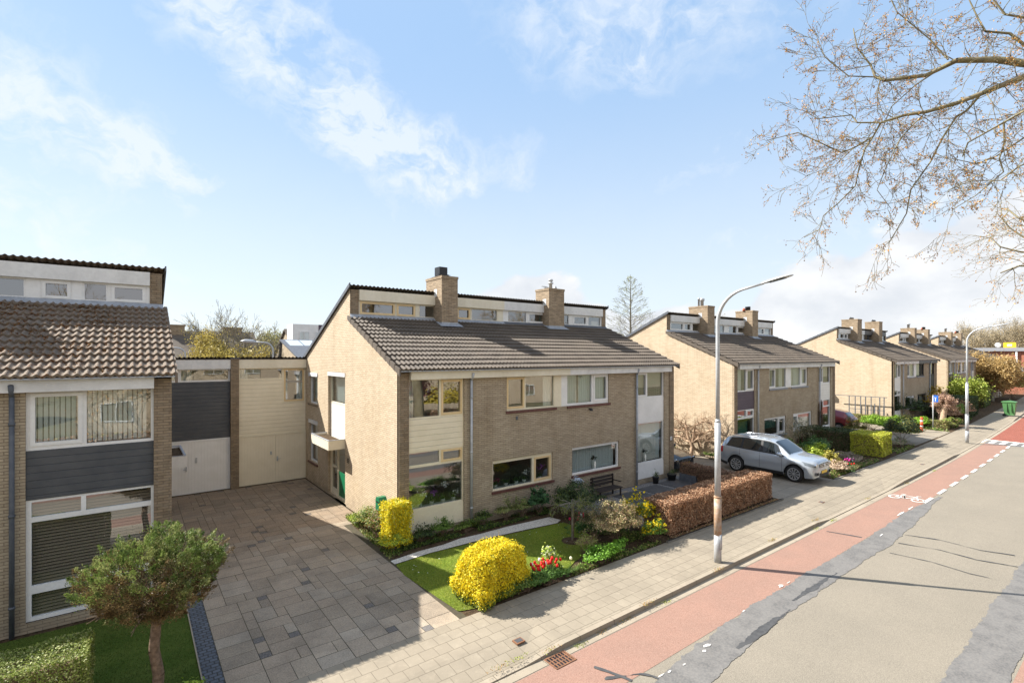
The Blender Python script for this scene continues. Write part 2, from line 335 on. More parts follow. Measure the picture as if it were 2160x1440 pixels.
# ------------------------------------------------------------------ mesh builder
def root_loc(o):
    v = Vector((0, 0, 0))
    while o is not None: v += o.location; o = o.parent
    return v
def tag(o, label=None, cat=None, group=None, kind=None):
    for k, v in (('label', label), ('category', cat), ('group', group), ('kind', kind)):
        if v: o[k] = v
    return o
def empty(name, loc, label, cat, group=None):
    o = bpy.data.objects.new(name, None); COL.objects.link(o); o.location = loc; o.empty_display_size = .3
    return tag(o, label, cat, group)
def copy_tree(o, parent=None):
    c = o.copy(); COL.objects.link(c)
    if parent is not None: c.parent = parent
    for ch in list(o.children): copy_tree(ch, c)
    return c
WORLD = (Vector((0, 0, 0)), Vector((1, 0, 0)), Vector((0, 1, 0)), Vector((0, 0, 1)))
def raw_mesh(name, v, f, mats, parent=None, smooth=False, fm=None, uv=True, col=None):
    v = np.asarray(v, dtype=np.float64).reshape(-1, 3)
    off = root_loc(parent) if parent is not None else Vector((0, 0, 0))
    me = bpy.data.meshes.new(name)
    if isinstance(f, np.ndarray):
        k = f.shape[1]; nf = len(f); li = f.astype(np.int32).ravel(); ls = np.arange(0, nf * k, k, dtype=np.int32)
    else:
        nf = len(f); li = np.array([i for q in f for i in q], dtype=np.int32)
        lens = np.array([len(q) for q in f]); ls = np.concatenate(([0], np.cumsum(lens)[:-1])).astype(np.int32) if nf else np.array([], dtype=np.int32)
    me.vertices.add(len(v)); me.vertices.foreach_set('co', (v - np.array(off)).astype(np.float32).ravel())
    me.loops.add(len(li)); me.loops.foreach_set('vertex_index', li)
    me.polygons.add(nf); me.polygons.foreach_set('loop_start', ls)
    for m in (mats if isinstance(mats, (list, tuple)) else [mats]): me.materials.append(m)
    if fm is not None: me.polygons.foreach_set('material_index', np.array(fm, dtype=np.int32))
    me.update(calc_edges=True)
    me.polygons.foreach_set('use_smooth', np.full(nf, bool(smooth)))
    if uv and len(li) < 400000:
        nr = np.zeros(nf * 3, dtype=np.float32); me.polygons.foreach_get('normal', nr); nr = np.abs(nr.reshape(-1, 3))
        tot = np.zeros(nf, dtype=np.int32); me.polygons.foreach_get('loop_total', tot)
        ax = np.repeat(np.where(nr[:, 2] > .55, 2, np.where(nr[:, 0] > nr[:, 1], 0, 1)), tot)
        p = v[li]; U = np.where(ax == 0, p[:, 1], p[:, 0]); V = np.where(ax == 2, p[:, 1], p[:, 2])
        uvl = me.uv_layers.new(name='UVMap'); uvl.data.foreach_set('uv', np.stack([U, V], 1).astype(np.float32).ravel())
    if col is not None:
        a = me.color_attributes.new('Col', 'FLOAT_COLOR', 'POINT')
        c4 = np.ones((len(v), 4), dtype=np.float32); c4[:, :3] = col; a.data.foreach_set('color', c4.ravel())
    o = bpy.data.objects.new(name, me); COL.objects.link(o)
    if parent is not None: o.parent = parent
    return o
class MB:
    def __init__(s): s.v = []; s.f = []; s.m = []; s.c = []
    def add(s, vs, fs, mi=0):
        b = len(s.v); s.v += [tuple(x) for x in vs]; s.f += [tuple(i + b for i in q) for q in fs]; s.m += [mi] * len(fs)
    def box(s, a, b, mi=0, fr=WORLD):
        o, ux, uy, uz = fr; pts = []
        x0, y0, z0 = a; x1, y1, z1 = b
        for z in (z0, z1):
            for x, y in ((x0, y0), (x1, y0), (x1, y1), (x0, y1)): pts.append(o + ux * x + uy * y + uz * z)
        s.add(pts, [(3, 2, 1, 0), (4, 5, 6, 7), (0, 1, 5, 4), (1, 2, 6, 5), (2, 3, 7, 6), (3, 0, 4, 7)], mi); return s
    def prism(s, poly, a, b, axis='y', mi=0):         # poly in the plane across axis, a..b along it
        n = len(poly); P = []
        for t in (a, b):
            for p, q in poly: P.append({'x': (t, p, q), 'y': (p, t, q), 'z': (p, q, t)}[axis])
        s.add(P, [tuple(range(n))[::-1], tuple(range(n, 2 * n))] + [(i, (i + 1) % n, n + (i + 1) % n, n + i) for i in range(n)], mi); return s
    def tube(s, pts, r, n=8, mi=0, cap=True):
        pts = [Vector(p) for p in pts]; rs = r if isinstance(r, (list, tuple)) else [r] * len(pts)
        up = Vector((0, 0, 1)); b0 = len(s.v); prev = None
        for i, p in enumerate(pts):
            d = (pts[min(i + 1, len(pts) - 1)] - pts[max(i - 1, 0)]).normalized()
            a = d.cross(up if abs(d.z) < .95 else Vector((1, 0, 0))).normalized() if prev is None else (prev - d * prev.dot(d)).normalized()
            prev = a; c = d.cross(a)
            for k in range(n):
                t = 2 * math.pi * k / n; s.v.append(tuple(p + (a * math.cos(t) + c * math.sin(t)) * rs[i]))
        for i in range(len(pts) - 1):
            for k in range(n):
                q = b0 + i * n; s.f.append((q + k, q + (k + 1) % n, q + n + (k + 1) % n, q + n + k)); s.m.append(mi)
        if cap:
            s.f.append(tuple(b0 + k for k in range(n))[::-1]); s.m.append(mi)
            q = b0 + (len(pts) - 1) * n; s.f.append(tuple(q + k for k in range(n))); s.m.append(mi)
        return s
    def lathe(s, c, prof, n=16, mi=0):                # prof (r, z) round the vertical through c
        b0 = len(s.v)
        for r, z in prof:
            for k in range(n): t = 2 * math.pi * k / n; s.v.append((c[0] + r * math.cos(t), c[1] + r * math.sin(t), c[2] + z))
        for i in range(len(prof) - 1):
            for k in range(n): q = b0 + i * n; s.f.append((q + k, q + (k + 1) % n, q + n + (k + 1) % n, q + n + k)); s.m.append(mi)
        s.f.append(tuple(b0 + k for k in range(n))[::-1]); s.f.append(tuple(b0 + (len(prof) - 1) * n + k for k in range(n))); s.m += [mi, mi]
        return s
    # plate in the plane (u right, z up) of a frame, w = into the wall; holes are cut and given reveals to depth
    def holed(s, fr, u0, u1, z0, z1, holes=(), w=0., depth=.1, top=None, mi=0, edge=True):
        o, ux, uy, uz = fr; P = lambda u, ww, z: o + ux * u + uy * ww + uz * z
        top = top or (lambda u: z1)
        us = sorted({u0, u1} | {x for h in holes for x in (h[0], h[1]) if u0 < x < u1} | set(getattr(top, 'brk', ())))
        us = [x for x in us if u0 <= x <= u1]
        for a, b in zip(us[:-1], us[1:]):
            m = (a + b) / 2; hs = sorted([h for h in holes if h[0] <= m <= h[1]], key=lambda h: h[2]); z = z0
            for h in hs:
                if h[2] > z + 1e-6: s.add([P(a, w, z), P(b, w, z), P(b, w, h[2]), P(a, w, h[2])], [(0, 1, 2, 3)], mi)
                z = max(z, h[3])
            ta, tb = top(a + 1e-6), top(b - 1e-6)
            if max(ta, tb) > z + 1e-6: s.add([P(a, w, z), P(b, w, z), P(b, w, tb), P(a, w, ta)], [(0, 1, 2, 3)], mi)
        for h in holes:
            a, b, c, d = h[:4]; w2 = w + depth
            s.add([P(a, w, c), P(b, w, c), P(b, w2, c), P(a, w2, c), P(a, w, d), P(b, w, d), P(b, w2, d), P(a, w2, d)], [(0, 1, 2, 3), (5, 4, 7, 6), (4, 0, 3, 7), (1, 5, 6, 2)], mi)
        if edge:
            w2 = w + depth; q = [P(u0, w, z0), P(u1, w, z0), P(u1, w, z1), P(u0, w, z1), P(u0, w2, z0), P(u1, w2, z0), P(u1, w2, z1), P(u0, w2, z1)]
            s.add(q, [(1, 0, 4, 5), (2, 1, 5, 6), (3, 2, 6, 7), (0, 3, 7, 4)], mi)
        return s
    def build(s, name, mats, parent=None, smooth=False, label=None):
        o = raw_mesh(name, s.v, s.f, mats, parent, smooth, s.m)
        if label: o['label'] = label
        return o
def frameY(y, x0=0.): return (Vector((x0, y, 0)), Vector((1, 0, 0)), Vector((0, 1, 0)), Vector((0, 0, 1)))      # wall seen from -Y
def frameXn(x): return (Vector((x, 0, 0)), Vector((0, -1, 0)), Vector((1, 0, 0)), Vector((0, 0, 1)))             # wall seen from -X, u = -Y
def frameXp(x): return (Vector((x, 0, 0)), Vector((0, 1, 0)), Vector((-1, 0, 0)), Vector((0, 0, 1)))             # wall seen from +X, u = Y

# ------------------------------------------------------------------ foliage
def leaves(pts, size, cols, wts=None, up=.3, seed=0, asp=.55, out=None, outw=.6, jit=.18):
    """diamond leaves at pts; returns verts, faces, colours"""
    r = np.random.default_rng(seed); n = len(pts)
    nrm = r.normal(size=(n, 3)); nrm /= np.linalg.norm(nrm, axis=1)[:, None]
    if out is not None: nrm = nrm * (1 - outw) + out * outw
    nrm[:, 2] += up; nrm /= np.linalg.norm(nrm, axis=1)[:, None] + 1e-9
    t = np.cross(nrm, r.normal(size=(n, 3))); t /= np.linalg.norm(t, axis=1)[:, None] + 1e-9
    b = np.cross(nrm, t); sz = size * r.uniform(.6, 1.35, n)[:, None]
    v = np.stack([pts + t * sz, pts + b * sz * asp, pts - t * sz * .8, pts - b * sz * asp], 1).reshape(-1, 3)
    f = np.arange(n * 4).reshape(-1, 4)
    cols = np.array(cols, dtype=float); ci = r.choice(len(cols), n, p=None if wts is None else np.array(wts) / sum(wts))
    c = cols[ci] * r.uniform(1 - jit, 1 + jit, n)[:, None]
    return v, f, np.repeat(c, 4, 0)
def sph(n, r):
    d = r.normal(size=(n, 3)); return d / np.linalg.norm(d, axis=1)[:, None]
def clump_pts(n, c, rad, seed, clumps=60, cr=.22, shell=.75, flat_bottom=None, nz=0.15):
    """points gathered in clumps spread through an uneven ellipsoid"""
    r = np.random.default_rng(seed); rad = np.array(rad, dtype=float)
    d = sph(clumps, r); rr = (shell + (1 - shell) * r.random(clumps)) * (1 + r.normal(0, nz, clumps)); inner = r.random(clumps) < .3; rr[inner] *= r.uniform(.3, .9, inner.sum())
    cc = d * rr[:, None] * rad
    k = r.integers(0, clumps, n); cs = cr * r.uniform(.6, 1.3, clumps)
    p = cc[k] + r.normal(size=(n, 3)) * (cs[k][:, None]) * rad * .62
    if flat_bottom is not None: p[:, 2] = np.maximum(p[:, 2], flat_bottom + r.random(n) * .05)
    out = p / rad; out /= np.linalg.norm(out, axis=1)[:, None] + 1e-9
    return p + np.array(c), out
def box_pts(n, x0, x1, y0, y1, h, seed, rnd=.06, fr=None, bot=.05, hole=.0):
    """points near the skin of a clipped hedge"""
    r = np.random.default_rng(seed); lx, ly = x1 - x0, y1 - y0
    A = np.array([lx * ly, lx * h, lx * h, ly * h, ly * h]); k = r.choice(5, n, p=A / A.sum()); u, v = r.random(n), r.random(n)
    depth = np.abs(r.normal(0, rnd, n)); p = np.zeros((n, 3)); o = np.zeros((n, 3))
    p[:, 0] = x0 + u * lx; p[:, 1] = y0 + v * ly; p[:, 2] = h
    m = k == 0; p[m, 2] = h - depth[m]; o[m, 2] = 1
    for kk, (ax, val, sg) in {1: (1, y0, -1), 2: (1, y1, 1), 3: (0, x0, -1), 4: (0, x1, 1)}.items():
        m = k == kk; p[m, ax] = val - sg * depth[m]; p[m, 2] = bot + (h - bot) * v[m]; o[m, ax] = sg
        if ax == 0: p[m, 1] = y0 + u[m] * ly
    # lumpy skin: displace by a smooth wave field, round the edges a little
    ph = r.random(6) * 6; lump = (np.sin(p[:, 0] * 5 + ph[0]) + np.sin(p[:, 1] * 6 + ph[1]) + np.sin(p[:, 2] * 7 + ph[2]) + np.sin(p[:, 0] * 11 + p[:, 2] * 9 + ph[3])) * .018
    p += o * lump[:, None]
    return p, o
def twig_core(mb, c, rad, n, r, seed, rt=.008):
    rr = np.random.default_rng(seed)
    for d in sph(n, rr):
        d[2] = abs(d[2]) * .9 + .1; e = [c[i] + d[i] * rad[i] * rr.uniform(.6, .95) for i in range(3)]; m = [c[i] + d[i] * rad[i] * .4 + rr.normal(0, .04) for i in range(3)]
        mb.tube([(c[0] + rr.normal(0, .03), c[1] + rr.normal(0, .03), 0), m, e], [rt * 1.6, rt, rt * .5], 4, cap=False)
def shrub(name, label, cat, base, rad, n, ls, cols, wts=None, cz=None, group=None, clumps=60, cr=.22, up=.3, m='leaf', flowers=None, asp=.55, stem=None, seed=None, nz=.15, shell=.75, outw=.5):
    seed = seed if seed is not None else int(abs(base[0] * 131 + base[1] * 17 + rad[0] * 7) * 10) % 99999
    e = empty(name, (base[0], base[1], 0), label, cat, group); cz = rad[2] * .95 if cz is None else cz
    c = (base[0], base[1], cz)
    p, o = clump_pts(n, c, rad, seed, clumps, cr, shell, .02 if cz <= rad[2] else None, nz)
    if cz <= rad[2]: p[:, 2] = np.maximum(p[:, 2], .02)
    v, f, cl = leaves(p, ls, cols, wts, up, seed + 1, asp, o, outw)
    raw_mesh('foliage', v, f, M[m], e, col=cl, uv=False)
    mb = MB()
    if stem: mb.tube([(base[0], base[1], 0), (base[0] + .02, base[1], cz * .5), (base[0], base[1], cz)], [stem, stem * .8, stem * .6], 8)
    twig_core(mb, (base[0], base[1], cz if stem else cz * .3), [x * .9 for x in rad] if not stem else [x * .7 for x in rad], 14, .01, seed + 2) if not stem else None
    mb.build('trunk' if stem else 'stems', M['bark'], e)
    if flowers:
        fn, fs, fc, frac = flowers
        r = np.random.default_rng(seed + 5); k = r.choice(len(p), fn); q = p[k] + o[k] * np.array(rad) * frac * r.random(fn)[:, None]
        q = np.repeat(q, 4, 0) + r.normal(0, fs * .6, (fn * 4, 3)); v, f, cl = leaves(q, fs, fc, None, .2, seed + 6, .8)
        raw_mesh('blossom', v, f, M['leaf'], e, col=cl, uv=False)
    return e
def hedge(name, label, base0, base1, width, h, n, ls, cols, wts=None, m='leaf', corecol='bark', group=None, cat='hedge', rnd=.05, bot=.05, up=.2, twigs=0, seed=3):
    """clipped hedge along the front line base0-base1, width to its left (away from the street)"""
    a, b = Vector((*base0, 0)), Vector((*base1, 0)); L = (b - a).length; ang = math.atan2((b - a).y, (b - a).x)
    e = empty(name, a, label, cat, group)
    p, o = box_pts(n, 0, L, 0, width, h, seed, rnd, bot=bot)
    ca, sa = math.cos(ang), math.sin(ang); Rm = np.array([[ca, -sa, 0], [sa, ca, 0], [0, 0, 1]])
    p = p @ Rm.T + np.array(a); o = o @ Rm.T
    v, f, cl = leaves(p, ls, cols, wts, up, seed + 1, .55, o, .45); raw_mesh('foliage', v, f, M[m], e, col=cl, uv=False)
    mb = MB(); fr = (a, Vector((ca, sa, 0)), Vector((-sa, ca, 0)), Vector((0, 0, 1)))
    r = np.random.default_rng(seed + 9)
    for i in range(int(L * (twigs or 10))):
        x, y = r.uniform(.05, L - .05), r.uniform(.03, width - .03); P = lambda x, y, z: fr[0] + fr[1] * x + fr[2] * y + fr[3] * z
        mb.tube([P(x, y, 0), P(x + r.normal(0, .05), y + r.normal(0, .04), h * .5), P(x + r.normal(0, .09), y + r.normal(0, .07), h * .97)], [.014, .010, .005], 4, cap=False)
    i = .13 if width > .5 else width * .28
    mb.box((i, i, 0), (L - i, width - i, h - .14), 0, fr)
    mb.build('branches', M[corecol], e); return e
# branching trees: every segment a tapered prism, all limbs of one tree in one mesh
class Tree:
    def __init__(s, seed): s.r = random.Random(seed); s.seg = []; s.tips = []
    def limb(s, pts, rs):
        for i in range(len(pts) - 1): s.seg.append((Vector(pts[i]), Vector(pts[i + 1]), rs[i], rs[i + 1]))
    def grow(s, p, d, L, r, lvl, droop=0., wig=.25, kids=3, spread=.7, ratio=.62, minr=.003, up=0.):
        R = s.r; n = max(2, int(3 + lvl * .6)); pts = [Vector(p)]; d = Vector(d).normalized(); q = Vector(p)
        for i in range(n):
            d = (d + Vector((R.gauss(0, wig), R.gauss(0, wig), R.gauss(0, wig) - droop + up)) * (1.0 / n ** .5)).normalized()
            q = q + d * (L / n); pts.append(q.copy())
        rs = [max(minr, r * (1 - .55 * i / n)) for i in range(n + 1)]; s.limb(pts, rs)
        if lvl <= 0: s.tips += pts[1:]; return
        if lvl == 1: s.tips.append(pts[-1])
        for k in range(kids + R.randint(0, 1)):
            i = R.randint(1, n); ax = Vector((R.gauss(0, 1), R.gauss(0, 1), R.gauss(0, 1))).normalized()
            dd = (d + ax * spread).normalized()
            s.grow(pts[i], dd, L * ratio * R.uniform(.7, 1.2), rs[i] * .6, lvl - 1, droop, wig, kids, spread, ratio, minr, up)
        s.grow(pts[-1], d, L * ratio, rs[-1] * .85, lvl - 1, droop, wig, kids, spread, ratio, minr, up)
    def mesh(s, name, m, parent, n=4, rmin=0.):
        A = np.array([x[0] for x in s.seg]); B = np.array([x[1] for x in s.seg]); ra = np.array([x[2] for x in s.seg]); rb = np.array([x[3] for x in s.seg])
        d = B - A; d /= np.linalg.norm(d, axis=1)[:, None] + 1e-9
        h = np.where(np.abs(d[:, 2:3]) < .9, np.array([[0, 0, 1.]]), np.array([[1., 0, 0]])); a = np.cross(d, h); a /= np.linalg.norm(a, axis=1)[:, None]; c = np.cross(d, a)
        V = []
        for P, rr in ((A, ra), (B, rb)):
            for k in range(n): t = 2 * math.pi * k / n; V.append(P + (a * math.cos(t) + c * math.sin(t)) * rr[:, None])
        V = np.stack(V, 1); N = len(s.seg); base = (np.arange(N) * 2 * n)[:, None]
        F = np.concatenate([base + np.array([k, (k + 1) % n, n + (k + 1) % n, n + k]) for k in range(n)], 0)
        return raw_mesh(name, V.reshape(-1, 3), F, m, parent, True, uv=False)
def tree_leaves(T, parent, per, spread, ls, cols, wts=None, name='leaves', seed=1, m='leaf', frac=1., up=.2):
    r = np.random.default_rng(seed); p = np.array([tuple(t) for t in T.tips])
    if frac < 1: p = p[r.random(len(p)) < frac]
    p = np.repeat(p, per, 0); p = p + r.normal(0, spread, p.shape)
    v, f, c = leaves(p, ls, cols, wts, up, seed + 1); return raw_mesh(name, v, f, M[m], parent, col=c, uv=False)

# ================================================================== THE SETTING: ground, street
def bend(x): return 0. if x < 20 else (.00063 * (x - 20) ** 2 if x < 60 else 1.008 + .0504 * (x - 60))
XS = [-60, -20, 0] + list(range(6, 160, 3)) + [200, 300]
def strip(name, ya, yb, z, m, kind='structure', xs=XS, za=None):
    V = []; F = []
    for x in xs: V += [(x, ya + bend(x), z), (x, yb + bend(x), z)]
    for i in range(len(xs) - 1): F.append((2 * i, 2 * i + 2, 2 * i + 3, 2 * i + 1))
    return tag(raw_mesh(name, V, F, m), kind=kind)
def sheet(name, poly, z, m, kind='structure', label=None, cat=None):
    o = raw_mesh(name, [(x, y, z) for x, y in poly], [tuple(range(len(poly)))], m)
    return tag(o, label, cat, kind=kind)
sheet('ground', [(-1500, -1500), (2500, -1500), (2500, 2500), (-1500, 2500)], -.16, M['ground'])
RZ = -.10
strip('road', .2, 7.0, RZ, M['asphalt'])
xs_near = [x for x in XS if x <= 42]; 
strip('cycle_lane', 5.62, 6.78, RZ + .004, M['redasph'], xs=[-60, -20, 0] + list(range(6, 43, 3)) + [43.2])
strip('cycle_lane_opposite', .35, 1.62, RZ + .004, M['redasph'], xs=[-60, -20, 0] + list(range(6, 43, 3)) + [43.2])
strip('cycle_lane_brick', .35, 7.0, RZ + .004, M['redbrick_road'], xs=[45.2] + list(range(48, 160, 3)) + [200, 300])
# kerb: full height except at the driveways
mb = MB()
kz = lambda x: 0.0 if (6.3 < x < 18.2 or 25 < x < 36.6 or x > 60) else -.075
kx = [-60, -20, 0, 5.6, 6.6, 9, 12, 15, 18, 18.9, 21, 24, 24.9, 27, 30, 33, 36, 37.4, 42, 48, 54, 59, 61, 70, 80, 90, 110, 150, 300]
for a, b in zip(kx[:-1], kx[1:]):
    za, zb = kz(a + .01), kz(b - .01); ya, yb = bend(a), bend(b)
    if kz(a + .01) != kz(b - .01): za, zb = kz(a - .1), kz(b + .1)
    v = [(a, 6.99 + ya, RZ - .05), (b, 6.99 + yb, RZ - .05), (b, 7.0 + yb, zb), (a, 7.0 + ya, za), (a, 7.13 + ya, za), (b, 7.13 + yb, zb)]
    mb.add(v, [(0, 1, 2, 3), (3, 2, 5, 4)])
tag(mb.build('kerb', M['kerb']), kind='structure')
# pavement slab: dips to the dropped kerb
mb = MB()
for a, b in zip(kx[:-1], kx[1:]):
    za, zb = kz(a + .01), kz(b - .01)
    if za != zb: za, zb = kz(a - .1), kz(b + .1)
    ya, yb = bend(a), bend(b)
    mb.add([(a, 7.135 + ya, za), (b, 7.135 + yb, zb), (b, 7.9 + yb, 0), (a, 7.9 + ya, 0), (b, 8.96 + yb, 0), (a, 8.96 + ya, 0)], [(0, 1, 2, 3), (3, 2, 4, 5)])
tag(mb.build('sidewalk', M['paver']), kind='structure')
mb = MB()
for a, b in zip(kx[:-1], kx[1:]):
    ya, yb = bend(a), bend(b); v = [(a, 6.8 + ya, RZ + .006), (b, 6.8 + yb, RZ + .006), (b, 6.985 + yb, RZ + .006), (a, 6.985 + ya, RZ + .006)]; mb.add(v, [(0, 1, 2, 3)])
tag(mb.build('gutter_strip', M['kerb']), kind='structure')
sheet('garden_ground', [(-60, 8.955), (20, 8.955), (40, 9.2), (60, 9.95), (300, 22), (300, 300), (-60, 300)], -.012, M['soil'])
sheet('verge', [(-80, -60), (300, -60), (300, -2.2), (-80, -2.2)], -.05, M['ground']); sheet('sidewalk_opposite', [(-80, -2.2), (300, -2.2), (300, .2), (-80, .2)], -.045, M['paver']); sheet('lawn_opposite', [(-30, -14), (60, -14), (60, -6.6), (-30, -6.6)], -.03, M['lawn'])
# repairs with ragged edges
def ragged(name, line, wf, z, m, seed, step=.12, amp=.06, label=None):
    r = random.Random(seed); L = []; Rr = []
    for (x0, y0, w0), (x1, y1, w1) in zip(line[:-1], line[1:]):
        n = max(2, int(math.hypot(x1 - x0, y1 - y0) / step)); wk = wk2 = 0.
        for i in range(n):
            t = i / n; x, y, ww = x0 + (x1 - x0) * t, y0 + (y1 - y0) * t, w0 + (w1 - w0) * t
            d = Vector((x1 - x0, y1 - y0, 0)).normalized(); nx, ny = -d.y, d.x
            wk = wk * .82 + r.gauss(0, amp * .45); wk2 = wk2 * .85 + r.gauss(0, amp * .3); j = wk; j2 = wk2
            L.append((x + nx * (ww / 2 + j), y + ny * (ww / 2 + j), z)); Rr.append((x - nx * (ww / 2 + j2), y - ny * (ww / 2 + j2), z))
    V = []; [V.extend((a, b)) for a, b in zip(L, Rr)]
    o = raw_mesh(name, V, [(2 * i + 1, 2 * i + 3, 2 * i + 2, 2 * i) for i in range(len(L) - 1)], m)
    return o
tag(ragged('road_repair', [(4, 5.12, .75), (7.2, 5.0, .72), (10, 5.3, .66), (14, 5.35, .62), (18, 5.28, .62), (22, 5.45, .5), (25.5, 5.5, .06)], 0, RZ + .008, M['tar'], 3, .045, .034), kind='structure')
tag(ragged('road_repair', [(5, 2.0, .8), (10, 2.0, .72), (15, 2.05, .72), (18.5, 2.15, .5), (24, 2.2, .3), (30, 2.3, .1)], 0, RZ + .008, M['tar'], 5, .05, .03), kind='structure')
mb = MB()
ob = []
for i, (ln, wd) in enumerate([([(9.2, 4.98, .05), (9.9, 5.0, .16), (10.8, 5.04, .1), (11.6, 5.05, .02)], 0), ([(12, 5.2, .03), (13.2, 5.17, .12), (14.5, 5.2, .03)], 0),
        ([(6.5, 5.9, .03), (7.1, 5.62, .05), (7.3, 5.3, .03)], 0)]):
    o = ragged('bitumen_smear', ln, 0, RZ + .012, M['tar_dark'], 20 + i, .06, .03); tag(o, kind='structure')
for i, ln in enumerate([[(19.2, 5.0, .035), (19.5, 4.2, .03), (19.4, 3.3, .035), (19.7, 2.5, .03)], [(18.2, 4.9, .04), (18.5, 4.0, .03), (18.4, 3.2, .045), (18.7, 2.3, .03)],
        [(17.1, 4.8, .03), (17.25, 3.9, .03), (17.1, 3.1, .03), (17.2, 2.4, .03)], [(6.6, 6.25, .05), (6.75, 5.9, .07), (6.9, 5.45, .06)], [(17.6, 6.6, .05), (17.75, 6.1, .06), (17.9, 5.6, .06)]]):
    tag(ragged('crack_seal', ln, 0, RZ + .0135, M['tar_dark'], 40 + i, .12, .02), kind='structure')
# painted lane dashes, worn pieces, cyclist symbol, speed table teeth
mb = MB(); zz_ = RZ + .0165
for k in range(10):
    x = 23.9 + k * 2.0; y = 5.62 + bend(x); y2 = 5.62 + bend(x + 1.1)
    mb.add([(x, y - .06, zz_), (x + 1.1, y2 - .06, zz_), (x + 1.1, y2 + .06, zz_), (x, y + .06, zz_)], [(0, 1, 2, 3)])
rr = random.Random(4)
for x, y, a, b in [(8.70, 5.36, .26, .07), (8.55, 5.30, .13, .05), (7.5, 5.33, .12, .04), (7.25, 5.36, .2, .03), (12.4, 5.67, .3, .07), (12.75, 5.66, .25, .03), (10.6, 5.62, .12, .03), (7.9, 5.3, .1, .03), (21.2, 5.72, .9, .05), (22.3, 5.70, .7, .06), (18.4, 5.4, .3, .04), (7.4, 4.75, .1, .05), (7.0, 4.8, .15, .04)]:
    n = 9; P = [(x + a / 2 + a * .42 * math.cos(t * 2 * math.pi / n) * rr.uniform(.4, 1.3), y + b / 2 + b * .6 * math.sin(t * 2 * math.pi / n) * rr.uniform(.5, 1.2), zz_) for t in range(n)]
    mb.add(P, [tuple(range(n))])
tag(mb.build('lane_marking', M['roadpaint']), kind='structure')
mb = MB(); cx, cy = 24.1, 6.22                          # the bicycle faces down the lane
def pl(pts, wd=.055):
    for (x0, y0), (x1, y1) in zip(pts[:-1], pts[1:]):
        d = Vector((x1 - x0, y1 - y0, 0)); d.normalize(); n = Vector((-d.y, d.x, 0)) * wd / 2
        q = Vector((x0, y0, zz_)) ; p = Vector((x1, y1, zz_)); mb.add([q + n, q - n, p - n, p + n], [(0, 1, 2, 3)])
def ring(x, y, r, sx=1.):
    n = 20; o = [(x + sx * r * math.cos(2 * math.pi * i / n), y + r * math.sin(2 * math.pi * i / n), zz_) for i in range(n)]; i_ = [(x + sx * (r - .055) * math.cos(2 * math.pi * i / n), y + (r - .055) * math.sin(2 * math.pi * i / n), zz_) for i in range(n)]
    mb.add(o + i_, [(k, (k + 1) % n, n + (k + 1) % n, n + k) for k in range(n)])
# upright along +X (read by riders), wheels side by side across the lane
def Bk(a, b): return (cx + b * 1.5, cy - a)
ring(*Bk(-.36, 0), .21, 1.5); ring(*Bk(.36, 0), .21, 1.5)
pl([Bk(-.36, 0), Bk(-.20, .30), Bk(.22, .32), Bk(.36, 0)]); pl([Bk(-.20, .30), Bk(-.04, -.02), Bk(.22, .32)]); pl([Bk(-.36, 0), Bk(-.04, -.02)]); pl([Bk(-.04, -.02), Bk(-.24, .42)]); pl([Bk(-.32, .42), Bk(-.16, .42)]); pl([Bk(.22, .32), Bk(.18, .45), Bk(.30, .47)])
tag(mb.build('bicycle_symbol', M['roadpaint']), kind='structure')
mb = MB(); x0, x1 = 43.2, 45.2
mb.add([(x0, .35 + bend(x0), RZ + .004), (x1, .35 + bend(x1), RZ + .004), (x1, 7 + bend(x1), RZ + .004), (x0, 7 + bend(x0), RZ + .004)], [(0, 1, 2, 3)])
tag(mb.build('speed_table_ramp', M['tar']), kind='structure')
mb = MB()
for k in range(13):
    y = .9 + bend(44) + k * .5; mb.add([(x0 + .3, y, RZ + .01), (x1 - .1, y, RZ + .01), (x1 - .1, y + .25, RZ + .01), (x0 + .3, y + .25, RZ + .01)], [(0, 1, 2, 3)])
mb.add([(x1 - .1, .4 + bend(x1), RZ + .01), (x1 + .15, .4 + bend(x1), RZ + .01), (x1 + .15, 7 + bend(x1), RZ + .01), (x1 - .1, 7 + bend(x1), RZ + .01)], [(0, 1, 2, 3)])
tag(mb.build('speed_table_marking', M['roadpaint']), kind='structure')

